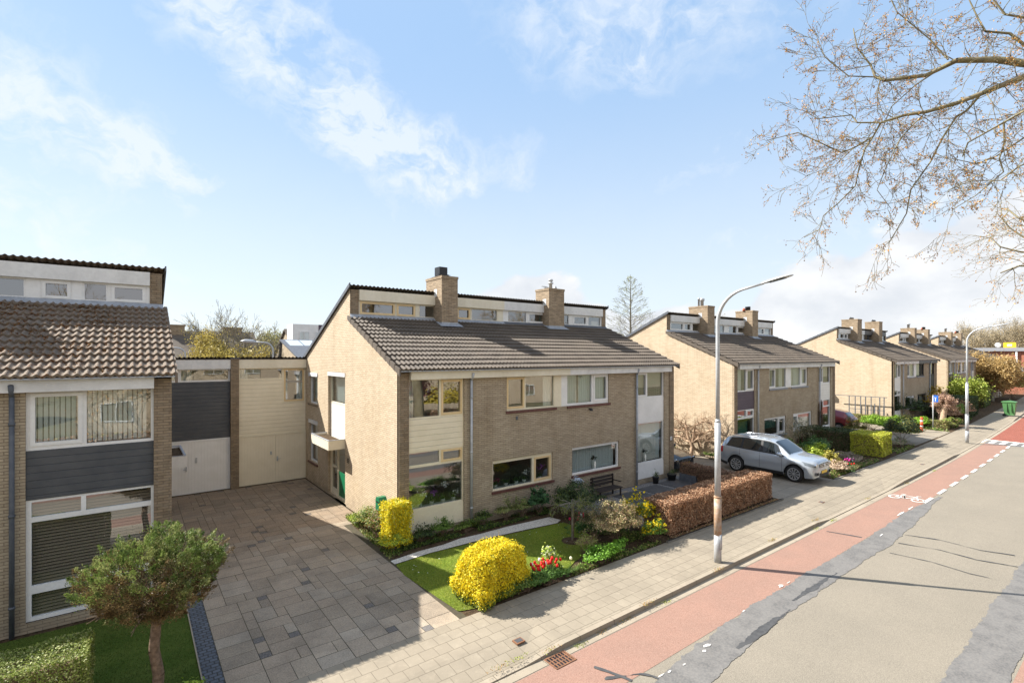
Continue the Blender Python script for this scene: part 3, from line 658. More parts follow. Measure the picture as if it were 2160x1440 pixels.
# driveway of large washed slabs between the left and the middle house
def slab_area(name, x0, x1, y0, y1, z, seed, unit=.2, dark=.045, tint=None, holes=None):
    r = random.Random(seed); nx, ny = int(round((x1 - x0) / unit)), int(round((y1 - y0) / unit)); occ = [[0] * ny for _ in range(nx)]
    V, F, C = [], [], []
    cols = [(.345, .28, .208), (.31, .25, .187), (.365, .295, .222), (.33, .26, .192), (.29, .238, .182), (.36, .305, .24)]
    for j in range(ny):
        for i in range(nx):
            if occ[i][j]: continue
            dk = r.random() < dark
            opts = [(1, 1)] if dk else r.sample([(3, 2), (3, 2), (2, 2), (2, 3), (3, 2), (3, 3)], 6) + [(2, 1), (1, 2), (1, 1)]
            for a, b in opts:
                if i + a <= nx and j + b <= ny and not any(occ[i + p][j + q] for p in range(a) for q in range(b)): break
            for p in range(a):
                for q in range(b): occ[i + p][j + q] = 1
            g = .006; xa, xb, ya, yb = x0 + i * unit + g, x0 + (i + a) * unit - g, y0 + j * unit + g, y0 + (j + b) * unit - g
            zt = z + r.uniform(-.002, .003); n0 = len(V)
            V += [(xa, ya, zt), (xb, ya, zt), (xb, yb, zt), (xa, yb, zt)]; F.append((n0, n0 + 1, n0 + 2, n0 + 3))
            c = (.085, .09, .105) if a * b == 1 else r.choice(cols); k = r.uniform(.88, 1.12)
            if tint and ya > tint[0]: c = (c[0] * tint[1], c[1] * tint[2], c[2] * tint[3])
            if ya < 9.7: k *= 1.3  # paler front slabs, colour brightened further for the sunlit edge
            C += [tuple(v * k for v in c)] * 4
    return tag(raw_mesh(name, V, F, M['slab'], col=np.array(C)), kind='structure')
sheet('driveway_base', [(.7, 8.96), (5.62, 8.96), (5.62, 13.0), (5.7, 17.0), (6.2, 17.8), (6.2, 23.45), (.7, 23.45)], -.006, M['joint'])
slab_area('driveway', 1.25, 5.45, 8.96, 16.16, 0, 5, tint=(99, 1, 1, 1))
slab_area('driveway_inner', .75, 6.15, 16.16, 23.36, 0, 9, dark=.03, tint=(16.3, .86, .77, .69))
sheet('cobble_strip', [(.95, 8.96), (1.245, 8.96), (1.245, 16.1), (.95, 16.1)], .004, M['cobble'])
mb = MB(); mb.box((.93, 8.9, -.02), (.95, 13.6, .03)); tag(mb.build('lawn_edging', M['kerb']), kind='structure')

# lawns: a mown sheet with real blades over it
def inside(px, py, poly):
    r = np.zeros(len(px), bool); n = len(poly)
    for i in range(n):
        x1, y1 = poly[i]; x2, y2 = poly[(i + 1) % n]
        c = ((y1 > py) != (y2 > py)) & (px < (x2 - x1) * (py - y1) / ((y2 - y1) + 1e-12) + x1); r ^= c
    return r
def lawn(poly, n, seed, name='grass', h=.022, cols=((.27, .36, .035), (.38, .43, .06), (.18, .26, .03), (.46, .42, .10)), z=.0, daisies=0):
    r = np.random.default_rng(seed); P = np.array(poly); x = r.uniform(P[:, 0].min(), P[:, 0].max(), n * 2); y = r.uniform(P[:, 1].min(), P[:, 1].max(), n * 2)
    k = inside(x, y, poly); x, y = x[k][:n], y[k][:n]; n = len(x)
    a = r.uniform(0, 2 * np.pi, n); hh = h * r.uniform(.5, 1.4, n); ln = r.normal(0, .4, (n, 2)) * h; wd = .006
    b = np.stack([x, y, np.full(n, z)], 1); dx = np.stack([np.cos(a), np.sin(a), 0 * a], 1) * wd
    tip = b + np.stack([ln[:, 0], ln[:, 1], hh], 1)
    v = np.stack([b - dx, b + dx, tip], 1).reshape(-1, 3); f = np.arange(3 * n).reshape(-1, 3)
    cols = np.array(cols); cc = cols[r.choice(len(cols), n, p=[.4, .3, .2, .1])] * r.uniform(.8, 1.2, n)[:, None]
    patch = .82 + .3 * (np.sin(x * 1.9 + 1) * np.sin(y * 2.3)) ; cc = cc * np.clip(patch, .6, 1.25)[:, None]
    o = raw_mesh(name, v, f, M['leaf'], col=np.repeat(cc, 3, 0), uv=False); tag(o, 'short mown grass on the front lawn', 'grass', kind='stuff')
    if daisies:
        k = r.choice(n, daisies); q = np.stack([x[k], y[k], np.full(daisies, z + .045)], 1)
        v, f, c = leaves(q, .016, [(.85, .85, .82)], None, 3, seed + 1, .9); tag(raw_mesh('daisies', v, f, M['leaf'], col=c, uv=False), 'tiny white daisies scattered in the front lawn', 'flowers', kind='stuff')
    return o
LAWN_R = [(5.52, 12.3), (5.42, 11.6), (5.5, 10.4), (5.58, 9.25), (6.2, 9.05), (8.6, 9.2), (9.4, 9.6), (10.5, 9.9), (11.1, 10.6), (11.35, 11.4), (11.3, 12.08), (8.4, 12.35), (6.6, 12.42)]
sheet('lawn', LAWN_R, .006, M['lawn']); lawn(LAWN_R, 90000, 3, daisies=90)
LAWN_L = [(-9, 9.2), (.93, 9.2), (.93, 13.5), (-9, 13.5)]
sheet('lawn', LAWN_L, .006, M['lawn_dark']); lawn([(-3, 9.1), (.93, 9.1), (.93, 13.5), (-3, 13.5)], 60000, 4, cols=((.085, .14, .02), (.12, .18, .03), (.06, .10, .015), (.16, .17, .05)))  # blades darkened as well, deepening the house shadow by colour
PATH = [(5.5, 12.34), (6.6, 12.45), (8.4, 12.42), (9.8, 12.3), (11.1, 12.15), (11.4, 12.3), (11.3, 12.75), (10.5, 12.8), (9.6, 12.86), (8.5, 12.84), (7.8, 12.88), (7.2, 12.76), (6.4, 12.74), (5.5, 12.6)]
sheet('gravel_path', PATH, .010, M['gravel_l'])
sheet('gravel_yard', [(12.35, 12.6), (12.9, 10.1), (19.8, 10.2), (19.8, 13.62), (12.4, 13.62)], .010, M['gravel_d'])
def slabs(rects, z, m, name='paving_slab'):
    mb = MB()
    for a, b, c, d in rects: mb.box((a, c, -.01), (b, d, z))
    return tag(mb.build(name, m), kind='structure')
slabs([(14.9, 16.3, 12.0, 13.1), (16.5, 17.7, 12.15, 13.2), (17.95, 19.2, 12.2, 13.3)], .03, M['slate_slab'])
slabs([(14.2, 15.9, 13.18, 13.3), (12.6, 14.1, 11.8, 11.95)], .035, M['kerb'], 'paving_edge')
# driveways right of the middle house
sheet('driveway_paving', [(19.75, 8.96), (24.75, 8.96), (24.75, 24), (19.75, 24)], .002, M['drive_grey'])
sheet('driveway_paving', [(38, 9.35), (43.2, 9.45), (43.4, 24), (38, 24)], .002, M['drive_grey'])
sheet('footpath', [(43.2, 9.4), (46.8, 9.5), (47.5, 12.0), (46.0, 24), (43.6, 24), (43.6, 12)], .004, M['paver'])
strip('hedge_kerb', 8.9, 8.955, .05, M['kerb'], xs=[12.5, 15, 18, 19.75])
mb = MB(); mb.box((12.5, 8.88, -.02), (19.75, 8.95, .05)); tag(mb.build('garden_edging', M['plinth']), kind='structure')
mb = MB(); mb.box((24.8, 8.93, -.02), (38., 9.0, .03)); tag(mb.build('garden_edging', M['plinth']), kind='structure')

# ================================================================== HOUSES
YF, YD, YB = 13.66, 17.75, 27.6
SL = .435
def zroof_f(y): return 5.03 + (y - 13.45) * SL
def zroof_b(y): return 7.95 - (y - YD) * SL
def tiles(name, x0, x1, ya, za, yb, zb, m, parent, gauge=.36, wave=.15, lift=.06, cs=8):
    L = math.hypot(yb - ya, zb - za); n = max(1, int(round(L / gauge))); ey, ez = (yb - ya) / L, (zb - za) / L; ny, nz = -ez, ey
    if nz < 0: ny, nz = -ny, -nz
    xs = np.arange(x0, x1 + 1e-6, wave / cs); sh = ((.5 + .5 * np.cos((xs - x0) * 2 * np.pi / wave)) ** 1.25) * .046
    rows = []
    jit = np.random.default_rng(5)
    for i in range(n):
        s0, s1 = i * L / n - .012, (i + 1) * L / n
        tj = np.repeat(jit.normal(0, .003, len(xs) // (cs * 2) + 2), cs * 2)[:len(xs)]
        for s, h in ((s0, -.004), (s0, lift), (s1, .004)):
            hh = h + sh * (1 if h > 0 else 1.0) + tj * (h > .02)
            rows.append(np.stack([xs, ya + ey * s + ny * hh, za + ez * s + nz * hh], 1))
    V = np.concatenate(rows); nc = len(xs); nr = len(rows)
    i, j = np.meshgrid(np.arange(nr - 1), np.arange(nc - 1), indexing='ij'); q = (i * nc + j).ravel()
    F = np.stack([q, q + 1, q + nc + 1, q + nc], 1)
    return raw_mesh(name, V, F, m, parent)
def verge(mb, x, ya, za, yb, zb, side, gauge=.36, drop=.13, wd=.05):
    L = math.hypot(yb - ya, zb - za); n = int(round(L / gauge)); ey, ez = (yb - ya) / L, (zb - za) / L
    for i in range(n):
        a, b = i * L / n - .015, (i + 1) * L / n + .02; P = []
        x0, x1 = (x - wd, x) if side < 0 else (x, x + wd)
        for xx in (x0, x1):
            for s, h in ((a, .09), (b, .045), (b, -drop + .03), (a, -drop)):
                P.append((xx, ya + ey * s - ez * h * 0, za + ez * s + h))
        mb.add(P, [(0, 1, 2, 3), (7, 6, 5, 4), (0, 4, 5, 1), (1, 5, 6, 2), (2, 6, 7, 3), (3, 7, 4, 0)])
def P3(fr, u, w_, z): return fr[0] + fr[1] * u + fr[2] * w_ + fr[3] * z
def window(parent, fr, rect, panes, fm='white', sm=None, w0=.06, fw=.05, sill=None, curt=(), name='window', label=None):
    """panes: (u0,u1,z0,z1,sash). The frame is one mesh; panes, sill and curtains are its children"""
    u0, u1, z0, z1 = rect; sm = sm or fm
    mb = MB(); mb.holed(fr, u0, u1, z0, z1, [p[:4] for p in panes], w0, .07)
    for a, b, c, d, sash in panes:
        if sash: mb.holed(fr, a - .015, b + .015, c - .015, d + .015, [(a + .055, b - .055, c + .055, d - .055)], w0 - .018, .075, mi=1)
    wo = mb.build(name, [M[fm], M[sm]], parent, label=label)
    g = MB()
    for a, b, c, d, sash in panes: g.add([P3(fr, a, w0 + .045, c), P3(fr, b, w0 + .045, c), P3(fr, b, w0 + .045, d), P3(fr, a, w0 + .045, d)], [(0, 1, 2, 3)])
    g.build('pane', M['glass'], wo)
    if sill:
        s = MB(); s.box((u0 - .04, -.05, z0 - .085), (u1 + .05, .1, z0 - .003), 0, fr); s.build('sill', M[sill], wo)
    for a, b, c, d, kind in curt:
        s = MB()
        if kind.startswith('h'):
            n = int((d - c) / .065)
            for i in range(n):
                z = c + i * .065; s.add([P3(fr, a, w0 + .12, z), P3(fr, b, w0 + .12, z), P3(fr, b, w0 + .15, z + .042), P3(fr, a, w0 + .15, z + .042)], [(0, 1, 2, 3)])
            s.build('venetian_blind', M['blind_d'], wo)
        elif kind.startswith('v'):
            n = int((b - a) / .085)
            for i in range(n):
                x = a + i * .085; s.add([P3(fr, x, w0 + .10, c), P3(fr, x + .066, w0 + .12, c), P3(fr, x + .066, w0 + .12, d), P3(fr, x, w0 + .10, d)], [(0, 1, 2, 3)])
            s.build('vertical_blind', M['curtain'], wo)
        elif kind.startswith('f'):
            s.add([P3(fr, a, w0 + .14, c), P3(fr, b, w0 + .14, c), P3(fr, b, w0 + .14, d), P3(fr, a, w0 + .14, d)], [(0, 1, 2, 3)]); s.build('blind', M[kind[2:]], wo)
        else:
            n = max(4, int((b - a) / .02)); P = []; 
            for i in range(n + 1):
                x = a + (b - a) * i / n; ww = w0 + .2 + .035 * math.sin(i * 1.05) + .012 * math.sin(i * .37); P += [P3(fr, x, ww, c), P3(fr, x, ww, d)]
            s.add(P, [(2 * i, 2 * i + 2, 2 * i + 3, 2 * i + 1) for i in range(n)]); s.build('curtain', M['curtain_g' if kind == 'g' else 'curtain'], wo)
    return wo
def panel(parent, fr, rect, m, w0=.05, name='panel', label=None):
    mb = MB(); mb.box((rect[0], w0, rect[2]), (rect[1], w0 + .06, rect[3]), 0, fr); return mb.build(name, M[m], parent, label=label)
def pipe(parent, x, y, z0, z1, m='zinc', r=.042):
    mb = MB(); mb.tube([(x, y, z0), (x, y, z1)], r, 10)
    for k in range(3): z = z0 + (z1 - z0) * (.12 + .38 * k); mb.tube([(x, y, z), (x, y, z + .05)], r * 1.25, 10)
    mb.tube([(x, y, z1), (x, y - .05, z1 + .08), (x, y - .12, z1 + .22)], r, 8)
    return mb.build('downpipe', M[m], parent, True)
def chimney(parent, x0, x1, y0, y1, zt, kind, ox):
    mb = MB(); mb.box((ox + x0, y0, zroof_f(y0) - .4), (ox + x1, y1, zt)); mb.box((ox + x0 - .02, y0 - .02, zt - .09), (ox + x1 + .02, y1 + .02, zt + .01))
    c = mb.build('chimney', M['brick_chim'], parent)
    mb = MB(); z0 = zroof_f(y0)
    P = [(ox + x0 - .14, y0 - .22, z0 + .02 - .1 + .085), (ox + x1 + .14, y0 - .22, z0 - .1 + .105), (ox + x1 + .14, y0 + .25, z0 + .2), (ox + x0 - .14, y0 + .25, z0 + .2)]
    mb.add(P, [(0, 1, 2, 3)])
    mb.box((ox + x0 - .012, y0 - .012, z0 - .1), (ox + x1 + .012, y0 + .3, z0 + .17)); mb.build('flashing', M['zinc'], c)
    mb = MB(); mb.box((ox + x0 - .006, YD - .25, 7.82), (ox + x0 + .02, YD - .02, 8.12)); mb.build('patch', M['fascia_w'], c)
    cx, cy = ox + (x0 + x1) / 2, (y0 + y1) / 2; mb = MB()
    if kind == 'box':
        mb.box((cx - .24, cy - .25, zt + .08), (cx + .12, cy + .15, zt + .42)); mb.box((cx - .30, cy - .3, zt), (cx + .3, cy + .3, zt + .05)); mb.tube([(cx + .25, cy, zt), (cx + .25, cy, zt + .17)], .07, 8)
        for a in (-.28, .28): mb.tube([(cx + a, cy - .2, zt + .12), (cx + a * .6, cy - .2, zt + .12)], .012, 5)
        mb.build('chimney_cap', M['black'], c)
    elif kind == 'flue':
        mb.lathe((cx + .05, cy, zt), [(.075, 0), (.075, .28), (.13, .29), (.13, .34), (.08, .35), (.08, .42), (.12, .43), (.10, .5), (.02, .52)], 12)
        mb.build('flue_pipe', M['galv'], c, True)
        mb = MB(); mb.lathe((cx + .33, cy, zt), [(.08, 0), (.09, .12), (.05, .2), (.01, .22)], 10)
        for k in range(3): mb.box((cx - .45, cy - .12 + .1 * k, zt + .06 + .03 * k), (cx - .15, cy - .1 + .1 * k, zt + .1 + .03 * k))
        mb.tube([(cx - .3, cy, zt), (cx - .3, cy, zt + .12)], .03, 6); mb.build('cowl', M['galv'], c)
    elif kind == 'twin':
        mb.lathe((cx - .32, cy, zt), [(.06, 0), (.06, .42), (.10, .43), (.02, .55)], 10); mb.lathe((cx + .05, cy, zt), [(.10, 0), (.10, .35), (.15, .36), (.15, .5), (.03, .56)], 12); mb.build('flue_pipe', M['galv'], c, True)
    elif kind == 'pots':
        mb.lathe((cx - .05, cy - .1, zt), [(.17, 0), (.17, .28), (.18, .3), (.02, .3)], 12); mb.build('chimney_pot', M['blackp'], c, True); mb = MB(); mb.lathe((cx + .3, cy, zt), [(.10, 0), (.07, .2), (.09, .26), (.01, .36)], 8); mb.build('chimney_pot', M['blackp'], c, True)
        mb = MB(); mb.lathe((cx - .4, cy, zt), [(.10, 0), (.08, .15), (.02, .2)], 8); mb.build('chimney_pot', M['terracotta'], c, True)
    else:
        for a in (-.35, 0, .33): mb.lathe((cx + a, cy, zt), [(.08, 0), (.11, .1), (.05, .14), (.06, .2), (.01, .22)], 8)
        mb.build('chimney_pot', M['black'], c, True)
    return c
def gable_top(k=1):
    def top(u):
        y = abs(u)
        return zroof_f(y) - .03 if y < YD else zroof_b(y) - .03
    top.brk = (-YD, YD) ; return top
def canopy(parent, xw, sgn, y0, y1, z0, z1, m, dep=.6):
    a, b = sorted((xw, xw + sgn * dep)); t = .035; mb = MB()
    mb.box((a, y0, z0), (b, y1, z0 + .04)); mb.box((a, y0, z0 + .04), (b, y0 + t, z1)); mb.box((a, y1 - t, z0 + .04), (b, y1, z1))
    xo = (a, a + t) if sgn < 0 else (b - t, b); mb.box((xo[0], y0 + t, z0 + .04), (xo[1], y1 - t, z1)); c = mb.build('canopy', M[m], parent)
    mb = MB(); mb.box((a + t, y0 + t, z0 + .04), (b - t, y1 - t, z1 - .06)); mb.build('canopy_roof', M['soil'], c)
    mb = MB()
    for q in ((a, b, y0 - .01, y0 + .03), (a, b, y1 - .03, y1 + .01), (xo[0] - .01, xo[1] + .01, y0 + .03, y1 - .03)): mb.box((q[0], q[2], z1), (q[1], q[3], z1 + .018))
    mb.build('canopy_trim', M['zinc'], c); return c

def house(ox, base_x, name, label, group, st, WD=13.4):
    """one semi-detached block; u runs from its left gable (world x = ox + u), st carries its colours and fittings"""
    e = empty(name, (base_x, YF, 0), label, 'house', group)
    fr = frameY(YF, ox); L, Rr = st['L'], st['R']                  # left and right dwelling
    bl, br = (.32, 2.25), (WD - 2.60, WD - .66) if not st.get('cut') else (WD - 2.39, WD - .33)
    lo = .2
    holes = [(bl[0], bl[1], lo, 4.76), (br[0], br[1], lo, 4.76), (3.95, 9.09, 3.6, 4.76), (3.36, 6.05, .95, 1.97), (7.03, 9.7, .95, 2.0)]
    if st.get('cut'): holes = [(br[0], br[1], lo, 4.8)]
    # brick facade, gables, back wall
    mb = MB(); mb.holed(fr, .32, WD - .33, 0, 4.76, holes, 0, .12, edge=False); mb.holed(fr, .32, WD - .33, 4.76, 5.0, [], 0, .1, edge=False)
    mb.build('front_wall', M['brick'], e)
    for a, b in ((0, .32), (WD - .33, WD)): mb = MB(); mb.box((ox + a, YF - .03, 0), (ox + b, YF + .1, 4.98)); mb.build('pier', M['brick_end'], e)
    gl = frameXn(ox); gh = [(-22.96, -21.69, 3.42, 4.76), (-22.96, -21.69, .90, 2.72), (-20.28, -18.28, .05, 4.86)]
    mb = MB(); mb.holed(gl, -YB, -YF, 0, 5, gh if not st.get('cut') else [], 0, .16, top=gable_top(), edge=False); g1 = mb.build('gable_wall', M['brick_pale'], e)
    gr = frameXp(ox + WD); gh2 = [(18.28, 20.28, .05, 4.86)]
    mb = MB(); mb.holed(gr, YF, YB, 0, 5, gh2, 0, .16, top=gable_top(), edge=False); g2 = mb.build('gable_wall', M['brick_pale'], e)
    mb = MB(); mb.box((ox + .02, YB - .1, 0), (ox + WD - .02, YB, zroof_b(YB) - .05)); mb.build('back_wall', M['brick'], e)
    mb = MB()
    for z in (.02, 2.75, 4.93): mb.box((ox + .17, YF + .2, z - .08), (ox + WD - .17, YB - .2, z))
    mb.box((ox + .17, YF + 3.2, .02), (ox + WD - .17, YF + 3.3, 4.9)); mb.box((ox + 6.5, YF + .2, .02), (ox + 6.6, YB - .2, 4.9)); mb.box((ox + .17, YD + 1.8, 4.95), (ox + WD - .17, YD + 1.9, 7.0))
    for x in (2.9, 9.8 if st.get('cut') else 10.3): mb.box((ox + x, YF + .25, .02), (ox + x + .1, YF + 3.2, 4.9))
    mb.build('interior', M['interior'], e)
    # roof: tiled slopes, verges, underlay closing the attic
    tm = M[st.get('tile', 'tile')]
    rf = tiles('roof', ox - .05, ox + WD + .05, 13.40, 5.045, YD - .0, zroof_f(YD) - .02, tm, e)
    rb = tiles('rear_roof', ox - .05, ox + WD + .05, YB + .3, zroof_b(YB + .3), YD - .12, zroof_b(YD - .12), tm, e, cs=6, lift=.045)
    mb = MB()
    for x, s in ((ox - .05, -1), (ox + WD + .05, 1)):
        mb = MB(); verge(mb, x, 13.40, 5.03, YD, zroof_f(YD) - .03, s); mb.build('verge', tm, rf)
    for x, s in ((ox - .04, -1), (ox + WD + .04, 1)):
        a = x - .04 if s < 0 else x; mb = MB(); mb.prism([(YD - .14, zroof_b(YD - .14) + .07), (YB + .3, zroof_b(YB + .3) + .07), (YB + .3, zroof_b(YB + .3) - .07), (YD - .14, zroof_b(YD - .14) - .07)], a, a + .04, 'x'); mb.build('verge', M['lead'], rb)
    mb = MB(); mb.prism([(13.43, 5.06), (YD, zroof_f(YD) - .05), (YD + .05, zroof_f(YD) - .05), (YD + .05, zroof_f(YD) - .15), (13.70, 5.045), (13.43, 5.052)], ox + .03, ox + WD - .03, 'x')
    mb.prism([(YD + .02, 7.84), (YB, zroof_b(YB) - .1), (YB, zroof_b(YB) - .2), (YD + .02, 7.74)], ox + .03, ox + WD - .03, 'x'); mb.build('roof_deck', M['darkwood'], rf)
    # fascia in the two owners' colours, gutter, downpipes
    mid = st.get('mid', 6.79)
    for a, b, mm in ((.33, mid, L['fascia']), (mid, WD - .33, Rr['fascia'])):
        mb = MB(); mb.box((ox + a, YF - .16, 4.775), (ox + b, YF - .02, 5.018)); mb.build('fascia', M[mm], e)
    mb = MB(); mb.box((ox - .06, YF - .27, 5.02), (ox + WD + .06, YF - .15, 5.05)); mb.build('gutter', M['zinc'], e)
    if not st.get('cut'):
        pipe(e, ox + 2.47, YF - .09, .02, 4.7, L.get('pipe', 'galv')); 
        pipe(e, ox + WD - 2.68, YF - .09, .02, 4.7, Rr.get('pipe', 'zinc'))
    else: pipe(e, ox + WD - 2.57, YF - .09, .02, 4.7, 'lead')
    for q in ([bl, br] if not st.get('cut') else [br]): mb = MB(); mb.box((ox + q[0], YF + .03, 0), (ox + q[1], YF + .08, lo)); mb.build('plinth', M['plinth'], e)
    # bays
    if not st.get('cut'):
        a, b = bl; fm, sm = L['frame'], L['sash']
        window(e, fr, (a, b, 3.575, 4.76), [(a + .03, a + 1.06, 3.63, 4.74, 0), (a + 1.14, b - .06, 3.66, 4.72, 1)], fm, sm, curt=L.get('c_up', [(a + .03, a + .25, 3.6, 4.75, 'c')]))
        panel(e, fr, (a, b, 2.60, 3.572), L['clad'])
        window(e, fr, (a, b, .82, 2.597), [(a + .03, a + 1.06, 2.2, 2.56, 0), (a + 1.14, b - .06, 2.2, 2.55, 1), (a + .03, b - .04, .88, 2.12, 0)], fm, sm, curt=L.get('c_lo', []))
        panel(e, fr, (a, b, lo, .817), L['low'])
        a, b = br; fm, sm = Rr['frame'], Rr['sash']
        window(e, fr, (a, b, 3.66, 4.76), [(a + .05, a + .74, 3.74, 4.72, 1), (a + .8, b - .06, 3.72, 4.74, 0)], fm, sm, curt=Rr.get('c_up', [(a + .05, b - .05, 4.1, 4.75, 'f:blind_b')]))
        panel(e, fr, (a, b, 2.62, 3.657), Rr['clad'])
        if Rr.get('split'):
            window(e, fr, (a, b, .82, 2.617), [(a + .05, a + .8, 2.2, 2.55, 1), (a + .88, b - .06, 2.2, 2.56, 0), (a + .05, b - .06, .9, 2.12, 0)], fm, sm, curt=Rr.get('c_lo', []))
        else: window(e, fr, (a, b, .84, 2.617), [(a + .04, b - .06, .9, 2.57, 0)], fm, sm, curt=Rr.get('c_lo', [(a + .04, b - .3, .9, 2.55, 'c'), (b - .3, b - .1, .9, 2.55, 'g')]))
        panel(e, fr, (a, b, lo, .837 if not Rr.get('split') else .817), Rr['low'])
        # middle windows, upper floor: two dwellings meet at a pair of posts
        window(e, fr, (3.95, 6.17, 3.6, 4.76), [(4.0, 4.74, 3.68, 4.72, 1), (4.82, 6.14, 3.66, 4.74, 0)], L['frame'], L['sash'], sill=L['sill'], curt=L.get('c_mid', [(5.8, 6.14, 3.65, 4.75, 'c')]))
        window(e, fr, (6.80, 9.09, 3.6, 4.76), [(6.84, 8.14, 3.68, 4.74, 0), (8.26, 9.03, 3.72, 4.7, 1)], Rr['frame'], Rr['sash'], sill=Rr['sill'], curt=Rr.get('c_mid', [(6.84, 7.5, 3.65, 4.75, 'c'), (7.6, 9.0, 3.65, 4.75, 'g')]))
        panel(e, fr, (6.17, 6.52, 3.6, 4.76), L['post'], .05, 'post'); panel(e, fr, (6.52, 6.80, 3.6, 4.76), Rr['post'], .05, 'post')
        window(e, fr, (3.36, 6.05, .95, 1.97), [(3.42, 5.12, 1.0, 1.86, 0), (5.22, 5.98, 1.03, 1.85, 1)], L['frame'], L['sash'], sill=L['sill'], curt=L.get('c_g', []))
        pn = [(7.09, 9.62, 1.02, 1.9, 0)] if not Rr.get('split') else [(7.09, 7.7, 1.05, 1.86, 1), (7.8, 9.62, 1.02, 1.88, 0)]
        window(e, fr, (7.03, 9.7, .95, 2.0), pn, Rr['frame'], Rr['sash'], sill=Rr['sill'], curt=Rr.get('c_g', [(7.1, 9.6, 1.0, 1.9, 'g')]))
        # gable side: two stacked windows and the entrance recess
        for (c, d, p) in ((3.42, 4.76, 1), (.90, 2.72, 2)):
            window(e, gl, (-22.96, -21.69, c, d), [(-22.9, -21.75, c + .06, d - .22, 0)], 'white', 'white', .08, sill='brick_end' if p == 1 else 'sillred', curt=[(-22.88, -22.5, c + .05, d - .2, 'c'), (-22.1, -21.8, c + .05, d - .2, 'g')])
            mb = MB(); mb.box((-22.98, -.03, d - .16), (-21.67, .075, d - .01), 0, gl); mb.build('shutter_box', M['fascia_w'], e)
        window(e, gl, (-20.28, -18.28, 3.6, 4.86), [(-20.2, -18.36, 3.68, 4.66, 0)], L['frame'], L['sash'], .10, curt=[(-20.18, -18.4, 3.68, 4.66, 'g')])
        mb = MB(); mb.box((-20.29, -.02, 4.70), (-18.27, .095, 4.85), 0, gl); mb.build('shutter_box', M['fascia_w'], e)
        panel(e, gl, (-20.28, -18.28, 2.30, 3.597), L['gclad'], .10)
        d_ = MB(); d_.holed(gl, -20.28, -18.28, .05, 2.297, [(-20.2, -19.45, .12, 2.2), (-19.35, -18.36, .12, 2.2)], .10, .07); dr = d_.build('door_frame', M[L['frame']], e)
        d_ = MB(); d_.holed(gl, -20.2, -19.45, .12, 2.2, [(-20.1, -19.55, .3, 1.1), (-20.1, -19.55, 1.2, 2.1)], .12, .04); dd = d_.build('door', M[L['frame']], e)
        g = MB(); g.add([P3(gl, -20.12, .14, .28), P3(gl, -19.53, .14, .28), P3(gl, -19.53, .14, 2.12), P3(gl, -20.12, .14, 2.12)], [(0, 1, 2, 3)]); g.build('pane', M['glass'], dd)
        g = MB(); g.tube([P3(gl, -19.5, .08, 1.15), P3(gl, -19.62, .06, 1.15)], .014, 6); g.box((-19.53, .1, 1.05), (-19.48, .12, 1.25), 0, gl); g.build('handle', M['chrome'], dd)
        g = MB(); g.box((-19.35, .13, .12), (-18.36, .16, 1.05), 0, gl); g.build('side_panel', M['green_door'], dr)
        g = MB(); g.add([P3(gl, -19.35, .14, 1.05), P3(gl, -18.36, .14, 1.05), P3(gl, -18.36, .14, 2.2), P3(gl, -19.35, .14, 2.2)], [(0, 1, 2, 3)]); g.build('side_light', M['glass'], dr)
        canopy(e, ox, -1, 18.28, 20.45, 2.08, 2.42, L['fascia'])
        mb = MB()
        for x in (19.2, 18.95): mb.box((-19.35 + .0, -.03, -.02), (-18.2, .02, .05), 0, gl)
        mb.build('doorstep', M['plinth'], e)
    canopy(e, ox + WD, 1, 18.28, 20.45, 2.08, 2.42, Rr['fascia'])
    panel(e, gr, (18.28, 20.28, .05, 2.1), 'white', .10, 'door'); panel(e, gr, (18.28, 20.28, 2.1, 3.6), 'white', .08); panel(e, gr, (18.28, 20.28, 3.6, 4.86), 'white', .06)
    # dormer strip with its clerestory windows
    fd = frameY(YD, ox); zb, zt = 6.80, 7.5
    dw_ = st['dormer']
    for a, b in ((.02, .31), (WD - .31, WD - .02)): mb = MB(); mb.box((ox + a, YD - .02, 6.7), (ox + b, YD + .15, 7.86)); mb.build('dormer_pier', M['brick_end'], e)
    for a, b, mm in ((.31, mid, L['fascia']), (mid, WD - .31, Rr['fascia'])):
        mb = MB(); mb.box((ox + a, YD - .10, 7.49), (ox + b, YD + .05, 7.87)); mb.build('dormer_fascia', M[mm], e)
    for a, b, mm in ((.31, mid, L['dorm']), (mid, WD - .31, Rr['dorm'])):
        hs = [(p[0], p[1], 6.97, 7.485) for p in dw_ if a <= (p[0] + p[1]) / 2 < b]
        mb = MB(); mb.holed(fd, a, b, 6.93, 7.49, hs, .0, .1, edge=False); mb.build('dormer_front', M[mm], e)
    for p in dw_:
        side = L if (p[0] + p[1]) / 2 < mid else Rr
        window(e, fd, (p[0], p[1], 6.97, 7.485), [(p[0] + .045, p[1] - .045, 7.015, 7.44, p[2])], side['dorm'], side['sash'] if p[2] else side['dorm'], .01, curt=p[3] if len(p) > 3 else ())
    for a, b, mm in ((.0, mid, 'zinc'), (mid, WD, Rr.get('flash', 'zinc'))):
        mb = MB(); mb.prism([(YD - .16, zroof_f(YD - .16) + .035), (YD - .01, 6.99), (YD + .03, 6.99), (YD + .03, 6.8), (YD - .16, zroof_f(YD - .16) - .03)], ox + a, ox + b, 'x'); mb.build('flashing', M[mm], e)
    for c in st['chim']: chimney(e, *c, ox)
    return e
def side(**k):
    d = dict(fascia='fascia_w', frame='white', sash='white', clad='clad_white', low='white', sill='sillred', post='white', gclad='clad_white', dorm='white'); d.update(k); return d
